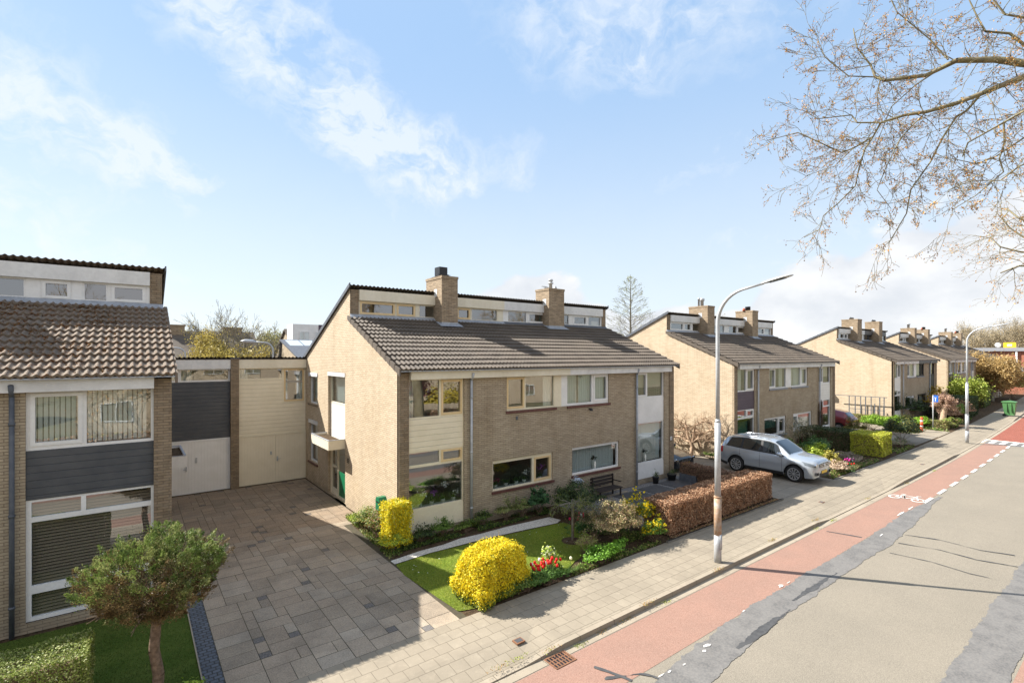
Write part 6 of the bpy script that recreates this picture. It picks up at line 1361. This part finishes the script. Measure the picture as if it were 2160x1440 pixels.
for (a, b), (c_, d_) in zip(V, V[1:] + V[:1]):
    t = Vector((c_ - a, d_ - b, 0)).normalized(); nn = Vector((-t.y, t.x, 0)) * .06; A_, B_ = Vector((a, b, 0)), Vector((c_, d_, 0)); mb.add([A_ - nn, B_ - nn, B_ + nn, A_ + nn] + [q + Vector((0, 0, .14)) for q in (A_ - nn, B_ - nn, B_ + nn, A_ + nn)], [(4, 5, 6, 7), (0, 1, 5, 4), (2, 3, 7, 6), (1, 2, 6, 5), (3, 0, 4, 7)])
tag(mb.build('garden_edging', M['kerb']), kind='structure')
# climbing stem on the second house wall
e = empty('climbing_plant', (35.2, YF - .1, 0), 'dark bare climber on the wall of the second house beside its right bay', 'plant'); p, o = clump_pts(2600, (35.25, YF - .12, 1.3), (.26, .09, 1.25), 9, 40, .2); v, f, cl = leaves(p, .03, [(.10, .07, .05), (.15, .11, .08)], None, 0, 3); raw_mesh('foliage', v, f, M['dryleaf'], e, col=cl, uv=False)
mb = MB()
for k in range(5): mb.tube([(35.2, YF - .08, 0), (35.2 + .05 * (k - 2), YF - .07, 1.2), (35.2 + .09 * (k - 2), YF - .07, 2.4)], .018, 5)
mb.build('stems', M['bark'], e)
for k in range(26):            # small tufts in the gutter and kerb joints
    x = [5.6, 6.0, 6.2, 7.1, 7.6, 8.8, 9.6, 10.9, 12.0, 13.4, 15.2, 16.7, 18.9, 20.3, 22.5, 24.0, 27, 29, 31, 33.5, 5.2, 6.9, 8.3, 9.1, 17.6, 18.2][k]; y = 6.9 + (k % 3) * .05 if k % 5 else 7.15
    if k < 20 and k % 2: continue
    rg = np.random.default_rng(k); p = np.stack([x + rg.normal(0, .12, 70), y + rg.normal(0, .035, 70), (RZ if y < 7 else 0) + np.abs(rg.normal(0, .015, 70)) + .005], 1)
    v, f, cl = leaves(p, .016, [(.42, .26, .10), (.50, .33, .14), (.25, .28, .05)] if k % 3 else [(.25, .32, .05), (.35, .36, .08)], None, .3, k, .5)
    o_ = raw_mesh('gutter_litter', v, f, M['dryleaf'], col=cl, uv=False); tag(o_, 'dry leaves and weeds lying along the kerb', 'leaf litter', kind='stuff')
rg = np.random.default_rng(5); n = 3500; p = np.stack([rg.uniform(12.9, 19.6, n), 8.99 + np.abs(rg.normal(0, .06, n)), .01 + rg.random(n) * .03], 1); v, f, cl = leaves(p, .022, BROWNH + [(.30, .30, .08)], None, .6, 9); tag(raw_mesh('leaf_litter', v, f, M['dryleaf'], col=cl, uv=False), 'fallen copper leaves under the beech hedge', 'leaf litter', kind='stuff')

# ---- conifer on a stem in the left foreground: tufts of scale leaves, green above, dead brown below
e = empty('juniper_tree', (.30, 9.6, 0), 'round headed juniper on a bare stem in the left foreground, green above and brown beneath', 'tree')
rg = np.random.default_rng(77); NT_ = 900; C0 = np.array([.28, 9.6, 1.98])
d = sph(NT_, rg); d[:, 2] = d[:, 2] * .95; rad = np.array([.78, .72, .60]); lob = 1 + .13 * np.sin(d[:, 0] * 5 + 1.3) * np.cos(d[:, 1] * 4) + .10 * np.sin(d[:, 2] * 7 + d[:, 0] * 6) + rg.normal(0, .07, NT_)
ins = rg.random(NT_); rr_ = np.where(ins < .75, lob, lob * rg.uniform(.45, .9, NT_)); tip = C0 + d * rad * rr_[:, None]; tp_ = np.clip((tip[:, 2] - 1.30) / .9, 0, 1) * .45 + .62; tip[:, :2] = C0[:2] + (tip[:, :2] - C0[:2]) * tp_[:, None]
up = d * [.8, .8, .45] + np.array([.08, 0, .55]); up /= np.linalg.norm(up, axis=1)[:, None]; L_ = rg.uniform(.09, .24, NT_)
per = 95; ti = np.repeat(np.arange(NT_), per); s_ = rg.random(NT_ * per) ** .7
wd = (1 - s_) * .055 + .006; p = tip[ti] + up[ti] * (s_ * L_[ti])[:, None] + rg.normal(0, 1, (len(ti), 3)) * wd[:, None]
nrm = np.cross(up[ti], rg.normal(0, 1, (len(ti), 3))); nrm /= np.linalg.norm(nrm, axis=1)[:, None] + 1e-9
dirl = up[ti] * .8 + rg.normal(0, .45, (len(ti), 3)); dirl /= np.linalg.norm(dirl, axis=1)[:, None]; sd_ = np.cross(dirl, nrm); sz = rg.uniform(.014, .032, len(ti))[:, None]
V = np.stack([p + dirl * sz, p + sd_ * sz * .28, p - dirl * sz * .6, p - sd_ * sz * .28], 1).reshape(-1, 3)
hgt = (tip[:, 2] - 1.3) / 1.4; dead = (hgt + rg.normal(0, .17, NT_) - .12 * (rr_ < .85) + .05 * d[:, 0]) < .50
gc = np.array([(.13, .185, .045), (.18, .24, .06), (.08, .12, .03), (.28, .31, .11)])[rg.integers(0, 4, NT_)]; bc = np.array([(.17, .115, .05), (.12, .08, .035), (.25, .18, .085), (.16, .16, .06)])[rg.integers(0, 4, NT_)]
tc_ = np.where(dead[:, None], bc, gc); Cc = tc_[ti] * rg.uniform(.75, 1.3, len(ti))[:, None]; Cc = np.where((~dead[ti] & (s_ < .25) & (rg.random(len(ti)) < .4))[:, None], bc[ti], Cc)
raw_mesh('crown', V, np.arange(len(V)).reshape(-1, 4), M['leaf'], e, col=np.repeat(Cc, 4, 0), uv=False)
T = Tree(8); T.limb([(.30, 9.6, 0), (.33, 9.6, .5), (.27, 9.61, .9), (.30, 9.6, 1.3), (.28, 9.6, 1.7)], [.085, .078, .074, .068, .05])
for k in range(16): t = k * .9; T.grow((.29, 9.6, 1.35 + .03 * k), (math.cos(t), math.sin(t), .25 + .05 * k), .45, .03, 2, 0, .2, 2, .6, .6, .005)
T.mesh('trunk', M['bark'], e, 8)
shrub('border_plant', 'small bright green plant at the cobbles in the bottom left corner', 'plant', (.62, 9.3), (.28, .22, .20), 1600, .025, [(.26, .40, .04), (.34, .46, .06)], clumps=24, cr=.35)

# ---- espaliered fruit tree on the second gable
e = empty('espalier_tree', (24.3, 16.0, 0), 'bare gnarled espaliered fruit tree against the sunny gable of the second house', 'tree'); T = Tree(12); x0 = 24.45
T.limb([(x0, 15.9, 0), (x0 + .05, 15.85, .5), (x0, 15.95, .9)], [.13, .11, .10])
for z, sg, L_ in ((.8, 1, 1.9), (.85, -1, 1.5), (1.25, 1, 2.1), (1.3, -1, 1.7), (1.7, 1, 1.9), (1.75, -1, 1.5)):
    pts = [(x0, 15.9 + sg * .1, .75)] + [(x0 + .05 * math.sin(k * 2 + z), 15.9 + sg * L_ * k / 6, z + .10 * math.sin(k * 1.7 + z * 5) + .04 * k) for k in range(1, 7)]; T.limb(pts, [.075, .065, .058, .05, .042, .034, .026])
    for q in pts[1:]:
        for k in range(3): T.grow(q, (T.r.gauss(-.25, .3), T.r.gauss(0, .6), T.r.choice((1, 1, -.5))), .42, .02, 2, .0, .5, 2, .9, .6, .005)
T.mesh('trunk', M['bark_pale'], e, 6); tree_leaves(T, e, 1, .02, .016, [(.35, .30, .12), (.28, .22, .12)], name='buds', seed=5, frac=.4)
for i, (y, lb, w_) in enumerate([(17.3, 'tuft of green at the foot of the sunny gable, far end', .5), (14.7, 'grassy weeds at the foot of the sunny gable under the bare fruit tree', .5), (13.95, 'dark red leafed plant at the near corner of the sunny gable', .35)]):
    shrub('border_plant', lb, 'plant', (24.45, y), (.22, w_, .2), 900, .03, GREEN if i < 2 else [(.16, .05, .06), (.22, .08, .08)], clumps=20, cr=.4, group='plants at the foot of the second gable', seed=500 + i)

# ---- pollard willows
for i, (x, y, lean, lb) in enumerate([(49.5, 10.55, .5, 'left pollard willow with knobbly pinkish head and leaning trunk'), (52.2, 11.2, .0, 'right pollard willow with straight trunk behind the leaning one')]):
    e = empty('pollard_willow', (x, y, 0), lb, 'tree', 'pollard willows on the corner'); T = Tree(20 + i); T.limb([(x, y, 0), (x + lean * .3, y - lean * .1, .8), (x + lean * .6, y - lean * .2, 1.7)], [.24, .20, .22]); hx, hy, hz = x + lean * .6, y - lean * .2, 1.75
    for k in range(46): T.grow((hx, hy, hz), (T.r.gauss(0, 1), T.r.gauss(0, 1), T.r.gauss(.35, .5)), .44, .05, 2, 0, .25, 2, .6, .5, .018)
    T.mesh('trunk', M['bark_pale'], e, 5); tree_leaves(T, e, 2, .06, .06, [(.48, .32, .24), (.40, .26, .18)], name='crown', seed=5, m='dryleaf')

# ---- trees behind
def bg_tree(name, label, x, y, h, spread, cols, seed, lvl=4, leaf=.12, per=3, droop=0., bark='bark_grey', conic=False, trunk=.25, group='trees beyond the houses', frac=1., cut=None, up=.1, lspread=.35, kids=3):
    e = empty(name, (x, y, 0), label, 'tree', group); T = Tree(seed)
    if conic:
        T.limb([(x, y, 0), (x, y, h * .5), (x, y, h)], [trunk, trunk * .55, .02]); n = 120
        for k in range(n):
            t = k / n; z = h * (.12 + .86 * t); r_ = spread * (1 - t) ** .75 + .15; a = k * 2.4; T.grow((x, y, z), (math.cos(a), math.sin(a), .55), r_ * .85, .04 * (1 - t) + .010, 2, 0, .14, 2, .45, .5, .008)
    else:
        T.limb([(x, y, 0), (x + .1, y, h * .18), (x, y, h * .32)], [trunk, trunk * .8, trunk * .7])
        for k in range(7): a = k * 2.4; T.grow((x, y, h * (.2 + .02 * k)), (math.cos(a) * spread / h * 1.6, math.sin(a) * spread / h * 1.6, 1), h * .30, trunk * .45, lvl, droop, .2, kids, .55, .68, .010, up)
    T.mesh('trunk', M[bark], e, 4)
    tree_leaves(T, e, per, lspread, leaf, cols, name='crown', seed=seed, frac=frac)
    return e
YG_ = [(.42, .33, .08), (.34, .27, .07), (.48, .40, .12)]
p = D(1330, 740, 55); bg_tree('conifer_tree', 'tall slender conical tree coming into leaf behind the middle house', p.x, p.y, 14.4, 3.6, [(.30, .33, .08), (.24, .26, .06), (.36, .36, .12)], 3, conic=True, leaf=.05, per=1, trunk=.28, lspread=.10, frac=.55)
p = D(492, 740, 50); bg_tree('birch_tree', 'tall wispy birch with golden lower branches behind the garages', p.x, p.y, 9.6, 3.2, YG_, 4, 4, .07, 1, .10, frac=.22, lspread=.2)
p = D(470, 740, 46); bg_tree('weeping_tree', 'broad golden weeping tree low behind the garages', p.x, p.y, 7.3, 4.6, YG_, 6, 4, .09, 4, .12, lspread=.3)
for i, (u, d_, h_, sp, cols, lb, fr_) in enumerate([(372, 70, 9.0, 3.5, [(.34, .32, .14)], 'thin bare tree above the long brown roof, left of the gap', .5), (418, 78, 9.3, 3.0, [(.34, .32, .14)], 'second thin bare tree above the long brown roof', .5), (565, 75, 9.6, 3.4, [(.26, .26, .10), (.34, .32, .14)], 'olive tree left of the white dormers', 1.), (602, 85, 9.2, 2.6, [(.30, .30, .14)], 'small thin tree directly behind the white dormers', .6), (640, 80, 9.8, 3.0, [(.20, .22, .12)], 'grey bare tree right of the white dormers', .5),
        (660, 62, 8.0, 2.2, [(.26, .38, .05), (.34, .44, .08)], 'bright spring green tree beside the brick gable', 1.), (1535, 90, 12.6, 4, [(.30, .28, .10)], 'tree crown just peeking over the second house roof', 1.), (455, 72, 7.8, 2.6, [(.10, .14, .06)], 'dark pine behind the golden weeping tree', 1.)]):
    p = D(u, 745, d_); bg_tree('distant_tree', lb, p.x, p.y, h_, sp, cols, 30 + i, 3, .12, 4, frac=fr_)
BR = [(.46, .38, .24), (.40, .32, .19), (.52, .44, .30)]
for i, (u, d_, h_, sp, lb) in enumerate([(2075, 135, 14.5, 7, 'large bare brownish tree behind the red brick building, left one'), (2120, 150, 15.0, 8, 'large bare brownish tree behind the red brick building, middle one'), (2175, 128, 15.5, 8, 'large bare brownish tree at the right edge of the view')]):
    p = D(u, 745, d_); bg_tree('bare_tree', lb, p.x, p.y, h_, sp, BR, 50 + i, 4, .11, 2, bark='bark_grey', group='large bare trees at the end of the street', trunk=.45, lspread=.5, kids=3)
p = D(2092, 745, 60); bg_tree('weeping_tree', 'golden brown weeping tree at the end of the house row', p.x, p.y, 5.7, 2.3, [(.44, .30, .12), (.36, .25, .10), (.50, .36, .16)], 60, 4, .11, 5, .16, group='large bare trees at the end of the street')
p = D(2054, 745, 50); bg_tree('spring_tree', 'yellow green leafy tree before the fourth house, right of the second lamp', p.x, p.y + .6, 3.0, 1.15, [(.34, .40, .07), (.26, .34, .05), (.42, .46, .10)], 61, 3, .11, 5, group='large bare trees at the end of the street', trunk=.12)

# ---- buildings behind the garages and at the end of the street
def block(name, label, x0, x1, y0, y1, zw, zr, wall, roof, cat='house', group=None, ridge=.5, wins=(), flat=False, chims=()):
    e = empty(name, ((x0 + x1) / 2, y0, 0), label, cat, group); mb = MB()
    if flat: mb.box((x0, y0, 0), (x1, y1, zw)); mb.build('wall', M[wall], e); mb = MB(); mb.box((x0 - .4, y0 - .4, zw), (x1 + .4, y1 + .4, zr)); mb.build('roof', M[roof], e)
    else:
        ym = y0 + (y1 - y0) * ridge; mb.prism([(y0, 0), (y1, 0), (y1, zw), (ym, zr - .1), (y0, zw)], x0, x1, 'x'); mb.build('wall', M[wall], e)
        mb = MB(); t = .14; mb.prism([(y0 - .4, zw - .15), (ym, zr), (y1 + .4, zw - .15), (y1 + .4, zw - .15 + t), (ym, zr + t), (y0 - .4, zw - .15 + t)], x0 - .2, x1 + .2, 'x'); mb.build('roof', M[roof], e)
    fr_ = frameY(y0)
    for a, b, c, d_ in wins: window(e, fr_, (a, b, c, d_), [(a + .08, (a + b) / 2 - .04, c + .08, d_ - .08, 0), ((a + b) / 2 + .04, b - .08, c + .08, d_ - .08, 0)], 'white', w0=-.08)
    for (cx_, cy_, a, h_) in chims: mb = MB(); mb.box((cx_ - a, cy_ - .5, zw), (cx_ + a, cy_ + .5, h_)); mb.box((cx_ - a - .08, cy_ - .58, h_ - .15), (cx_ + a + .08, cy_ + .58, h_)); mb.build('chimney', M['brick_chim'], e)
    return e
block('row_house', 'long brown tiled roof with two chimneys seen over the white garage', -22, 10.5, 56, 68, 5.0, 7.9, 'brick', 'tile', group='houses behind the garages', ridge=.45, wins=[(a, a + 2.2, 3.3, 4.8) for a in (-2, 2.2, 6.4)], chims=[(3.4, 61, .85, 8.6), (8.6, 61.2, .85, 8.5)])
e = block('row_house', 'row house with white dormer strip behind the garages', 14.5, 24.0, 58, 70, 5.0, 8.5, 'brick', 'tile', group='houses behind the garages', ridge=.45)
mb = MB(); mb.box((14.2, 59, 5.2), (22.6, 61.5, 9.0)); dd = mb.build('dormer', M['white'], e); mb = MB(); mb.prism([(58.9, 9.0), (61.5, 9.4), (69, 6.0), (69, 5.6), (58.9, 8.8)], 22.6, 22.8, 'x'); mb.build('dormer_side', M['brick_end'], dd)
for a in (14.9, 16.6, 18.3, 20.6): window(e, frameY(59), (a, a + 1.1, 6.7, 8.2), [(a + .06, a + .52, 6.78, 8.12, 0), (a + .58, a + 1.04, 6.78, 8.12, 0)], 'white', w0=-.08)
mb = MB(); mb.box((17.0, 58.93, 7.6), (18.6, 58.99, 9.0)); mb.build('panel', M['clad_purple'], dd)
e = block('garden_building', 'low building with pale solar panels on its sloping roof behind the garages', 11.5, 18.4, 44, 52, 4.9, 6.9, 'brick', 'lead', cat='house', group='houses behind the garages', ridge=.98)
mb = MB()
for k in range(5): mb.prism([(44.2, 4.98), (51.6, 6.92), (51.6, 6.98), (44.2, 5.04)], 11.7 + k * 1.3, 12.9 + k * 1.3, 'x')
mb.build('solar_panels', M['solar'], e); 
rx, ry = 104, 20
e = block('shop_building', 'flat roofed red brick building with a yellow sign and a dish on its roof', 100, 122, 11.8, 17.3, 6.1, 6.6, 'brick_red', 'sillgrey', cat='building', flat=True)
mb = MB(); mb.box((97, 11.6, 3.3), (99.5, 14.4, 3.75)); mb.build('porch_roof', M['sillgrey'], e); mb = MB(); mb.box((99.7, 13.0, 3.75), (99.95, 13.2, 6.1)); mb.build('post', M['white'], e)
mb = MB(); mb.box((97.2, 14.0, 0), (97.6, 14.3, 3.3)); mb.build('porch_wall', M['brick_red'], e)
e = empty('roof_sign', (100.5, 13.8, 6.6), 'yellow sign board standing on the flat roof of the red brick building', 'sign'); mb = MB(); mb.box((100.2, 13.2, 6.62), (100.35, 14.5, 7.35)); mb.build('board', M['yellow_s'], e); mb = MB(); mb.box((100.16, 13.6, 6.8), (100.19, 14.1, 7.1)); mb.build('lettering', M['pwhite'], e)
e = empty('satellite_dish', (100.6, 15.1, 6.6), 'white satellite dish on the flat roof of the red brick building', 'dish'); mb = MB(); mb.tube([(100.5, 15.1, 7.0), (100.42, 15.06, 7.0)], [.36, .32], 16); mb.build('dish', M['pwhite'], e); mb = MB(); mb.tube([(100.6, 15.1, 6.6), (100.6, 15.1, 7.0)], .04, 6); mb.build('mast', M['galv'], e)

# ---- plane trees on the near verge: their branches hang into the upper right
def along(T, pts, rs, lvl, L_, dens, r0=.010, droop=.06):
    pts = [Vector(q) for q in pts]; T.limb(pts, rs)
    for a, b, ra, rb in zip(pts[:-1], pts[1:], rs[:-1], rs[1:]):
        n = max(1, int((b - a).length * dens))
        for k in range(n):
            q = a.lerp(b, T.r.random()); d_ = (b - a).normalized(); ax = Vector((T.r.gauss(0, 1), T.r.gauss(0, 1), T.r.gauss(0, 1))).normalized()
            T.grow(q, d_ * .45 + ax * .9, L_ * T.r.uniform(.5, 1.3), min(r0, max(ra, rb) * .5), lvl, droop, .38, 2, .8, .66, .0032)
e = empty('plane_tree', (15.2, -2.6, 0), 'plane tree whose bare seed hung branches reach in from the upper right corner', 'tree', 'plane trees on the near verge'); T = Tree(101)
fork = Vector((14.6, -2.3, 6.2)); T.limb([(15.2, -2.6, 0), (15.0, -2.5, 3), tuple(fork)], [.42, .34, .30])
def px(lst, d0, d1): return [D(u, v, d0 + (d1 - d0) * i / (len(lst) - 1)) for i, (u, v) in enumerate(lst)]
A_ = [(2330, 150), (2160, 133), (2100, 125), (2017, 127), (1987, 142), (1954, 158), (1867, 169), (1846, 162), (1837, 137), (1808, 100), (1800, 60)]
T.limb([fork, D(2450, 250, 8.6), D(2330, 150, 9.2)], [.22, .16, .12]); along(T, px(A_, 9.2, 10.6), [.12, .072, .06, .05, .044, .04, .03, .022, .018, .014, .010], 2, .55, 6)
B_ = [(2330, 120), (2160, 160), (2071, 196), (2017, 217), (1954, 235), (1908, 242), (1858, 258)]
along(T, px(B_, 9.2, 10.2), [.10, .055, .048, .042, .036, .03, .024], 2, .55, 6)
for L0, da, db, r0_ in (([(1858, 258), (1808, 258), (1796, 242), (1725, 250), (1700, 235)], 10.2, 10.8, .018), ([(1858, 258), (1842, 287), (1800, 312), (1775, 321), (1725, 298), (1683, 279), (1617, 296)], 10.2, 10.9, .020),
        ([(2071, 196), (2040, 232), (2017, 246), (1987, 292), (1962, 342), (1921, 400), (1912, 450), (1875, 512)], 9.8, 10.3, .024), ([(2330, 170), (2160, 233), (2117, 258), (2042, 300), (2030, 330)], 8.8, 9.6, .026),
        ([(2117, 258), (2119, 300), (2108, 333), (2117, 362), (2058, 412), (2008, 442)], 9.3, 9.5, .018), ([(1842, 287), (1825, 312), (1812, 354), (1804, 392), (1767, 429), (1737, 454), (1729, 483), (1696, 500)], 10.3, 10.7, .017),
        ([(2000, 125), (1992, 117), (1962, 83), (1892, 25), (1870, -20)], 10.0, 10.4, .018), ([(2180, 110), (2130, 70), (2079, 66), (2064, 40), (2040, -10)], 9.5, 9.9, .028), ([(2250, 60), (2180, 40), (2120, 30), (2080, -20)], 9.2, 9.4, .03),
        ([(1987, 142), (1930, 180), (1880, 225), (1850, 300), (1838, 350)], 10.1, 10.5, .013), ([(1846, 162), (1790, 160), (1740, 120), (1720, 70)], 10.4, 10.8, .014), ([(2160, 290), (2100, 330), (2060, 345), (1990, 330)], 9.4, 9.9, .016), ([(1837, 137), (1770, 150), (1735, 110)], 10.6, 10.9, .010),
        ([(1954, 235), (1900, 290), (1870, 350), (1850, 400), (1880, 440)], 10.0, 10.3, .013), ([(2200, 330), (2150, 350), (2110, 380), (2050, 380), (2000, 400)], 9.0, 9.4, .016), ([(1800, 312), (1760, 350), (1700, 370), (1660, 350)], 10.4, 10.8, .009)):
    pts = px(L0, da, db); n = len(pts); along(T, pts, [r0_ * (1 - .62 * i / (n - 1)) for i in range(n)], 2, .46, 8, .008, .03)
T.mesh('trunk', M['bark_plane'], e, 5)
OB = [(.60, .30, .06), (.48, .22, .05), (.66, .40, .10), (.30, .14, .06)]
tree_leaves(T, e, 3, .025, .017, OB, name='buds', seed=9, frac=.5, m='dryleaf')
rg = np.random.default_rng(4); tp = np.array([tuple(t) for t in T.tips]); tp = tp[rg.choice(len(tp), 260)]; mb = MB()
for q in tp: mb.lathe((q[0], q[1], q[2] - .09), [(.004, -.013), (.014, -.005), (.014, .006), (.004, .013)], 6); mb.tube([(q[0], q[1], q[2] - .08), (q[0], q[1], q[2])], .002, 3, cap=False)
tag(mb.build('seed_balls', M['bark'], e), kind='stuff')
def generic_plane(x, y, label, seed, h=11):
    e = empty('plane_tree', (x, y, 0), label, 'tree', 'plane trees on the near verge'); T = Tree(seed); T.limb([(x, y, 0), (x, y, 2.5), (x + .2, y, 4.2)], [.34, .28, .24])
    for k in range(8): a = k * .8; T.grow((x + .1, y, 3.4 + .1 * k), (math.cos(a), math.sin(a), .8), 3.1, .12, 4, .02, .22, 3, .6, .68, .008)
    T.mesh('trunk', M['bark_plane'], e, 4); tree_leaves(T, e, 1, .05, .05, OB, name='buds', seed=seed, frac=.6, m='dryleaf'); return e
e = generic_plane(30.5, -3.4, 'second plane tree, only its twig ends showing low at the right edge', 71)
T = Tree(72); 
for L0 in ([(2230, 520), (2160, 500), (2130, 480), (2100, 445)], [(2230, 540), (2150, 530), (2110, 520), (2090, 500)], [(2200, 480), (2150, 460), (2125, 440)], [(2230, 560), (2150, 560), (2110, 575)]): along(T, px(L0, 16, 16.6), [.04, .028, .02, .01][:len(L0)], 2, 1.0, 6, .012)
T.mesh('branch', M['bark_plane'], e, 4); tree_leaves(T, e, 2, .03, .028, OB, name='twig_buds', seed=19, frac=.5, m='dryleaf')
for x, y, lb, sd_ in ((3.5, -7.5, 'plane tree across the street mirrored in the windows of the middle house', 73), (-5.5, -8, 'plane tree across the street mirrored in the windows of the nearest house', 74)): generic_plane(x, y, lb, sd_)
# what stands across the street and is mirrored in the windows
hedge('beech_hedge', 'clipped hedge across the street mirrored in the windows', (-6, -5.6), (24, -5.6), .8, 1.5, 12000, .07, BROWNH + [(.42, .38, .12)], None, seed=21)
for i, (x, y, rad, cols, lb) in enumerate([(20.8, -9, (2.4, 1.6, 1.7), [(.6, .45, .04), (.5, .42, .1)], 'yellow bush across the street mirrored in the upper bay window'), (18.2, -10, (1.8, 1.6, 2.4), [(.16, .04, .05), (.10, .05, .04)], 'dark red bush across the street mirrored in the windows'), (15.5, -9.5, (2.0, 1.6, 1.8), DARKG + GREEN, 'dark green bush across the street mirrored in the windows')]):
    shrub('garden_shrub', lb, 'shrub', (x, y), rad, 5000, .10, cols, clumps=60, cr=.25, seed=600 + i)
for i, (a, b, lb) in enumerate([(-24, -10, 'pale house across the street mirrored in the nearest windows'), (-3, 16, 'pale house across the street mirrored in the middle house windows'), (22, 40, 'pale house across the street mirrored in the far windows')]):
    e = block('opposite_house', lb, a, b, -28, -17, 5.2, 8.2, 'brick_pale', 'tile', group='houses across the street')
    fo = (Vector((0, -17, 0)), Vector((-1, 0, 0)), Vector((0, -1, 0)), Vector((0, 0, 1)))
    for k in range(int((b - a) / 4)):
        for z0_ in (.9, 3.4):
            u = -(a + 1.2 + k * 4); window(e, fo, (u - 1.9, u, z0_, z0_ + 1.3), [(u - 1.84, u - 1.0, z0_ + .06, z0_ + 1.24, 0), (u - .94, u - .06, z0_ + .06, z0_ + 1.24, 0)], 'white', w0=-.08)
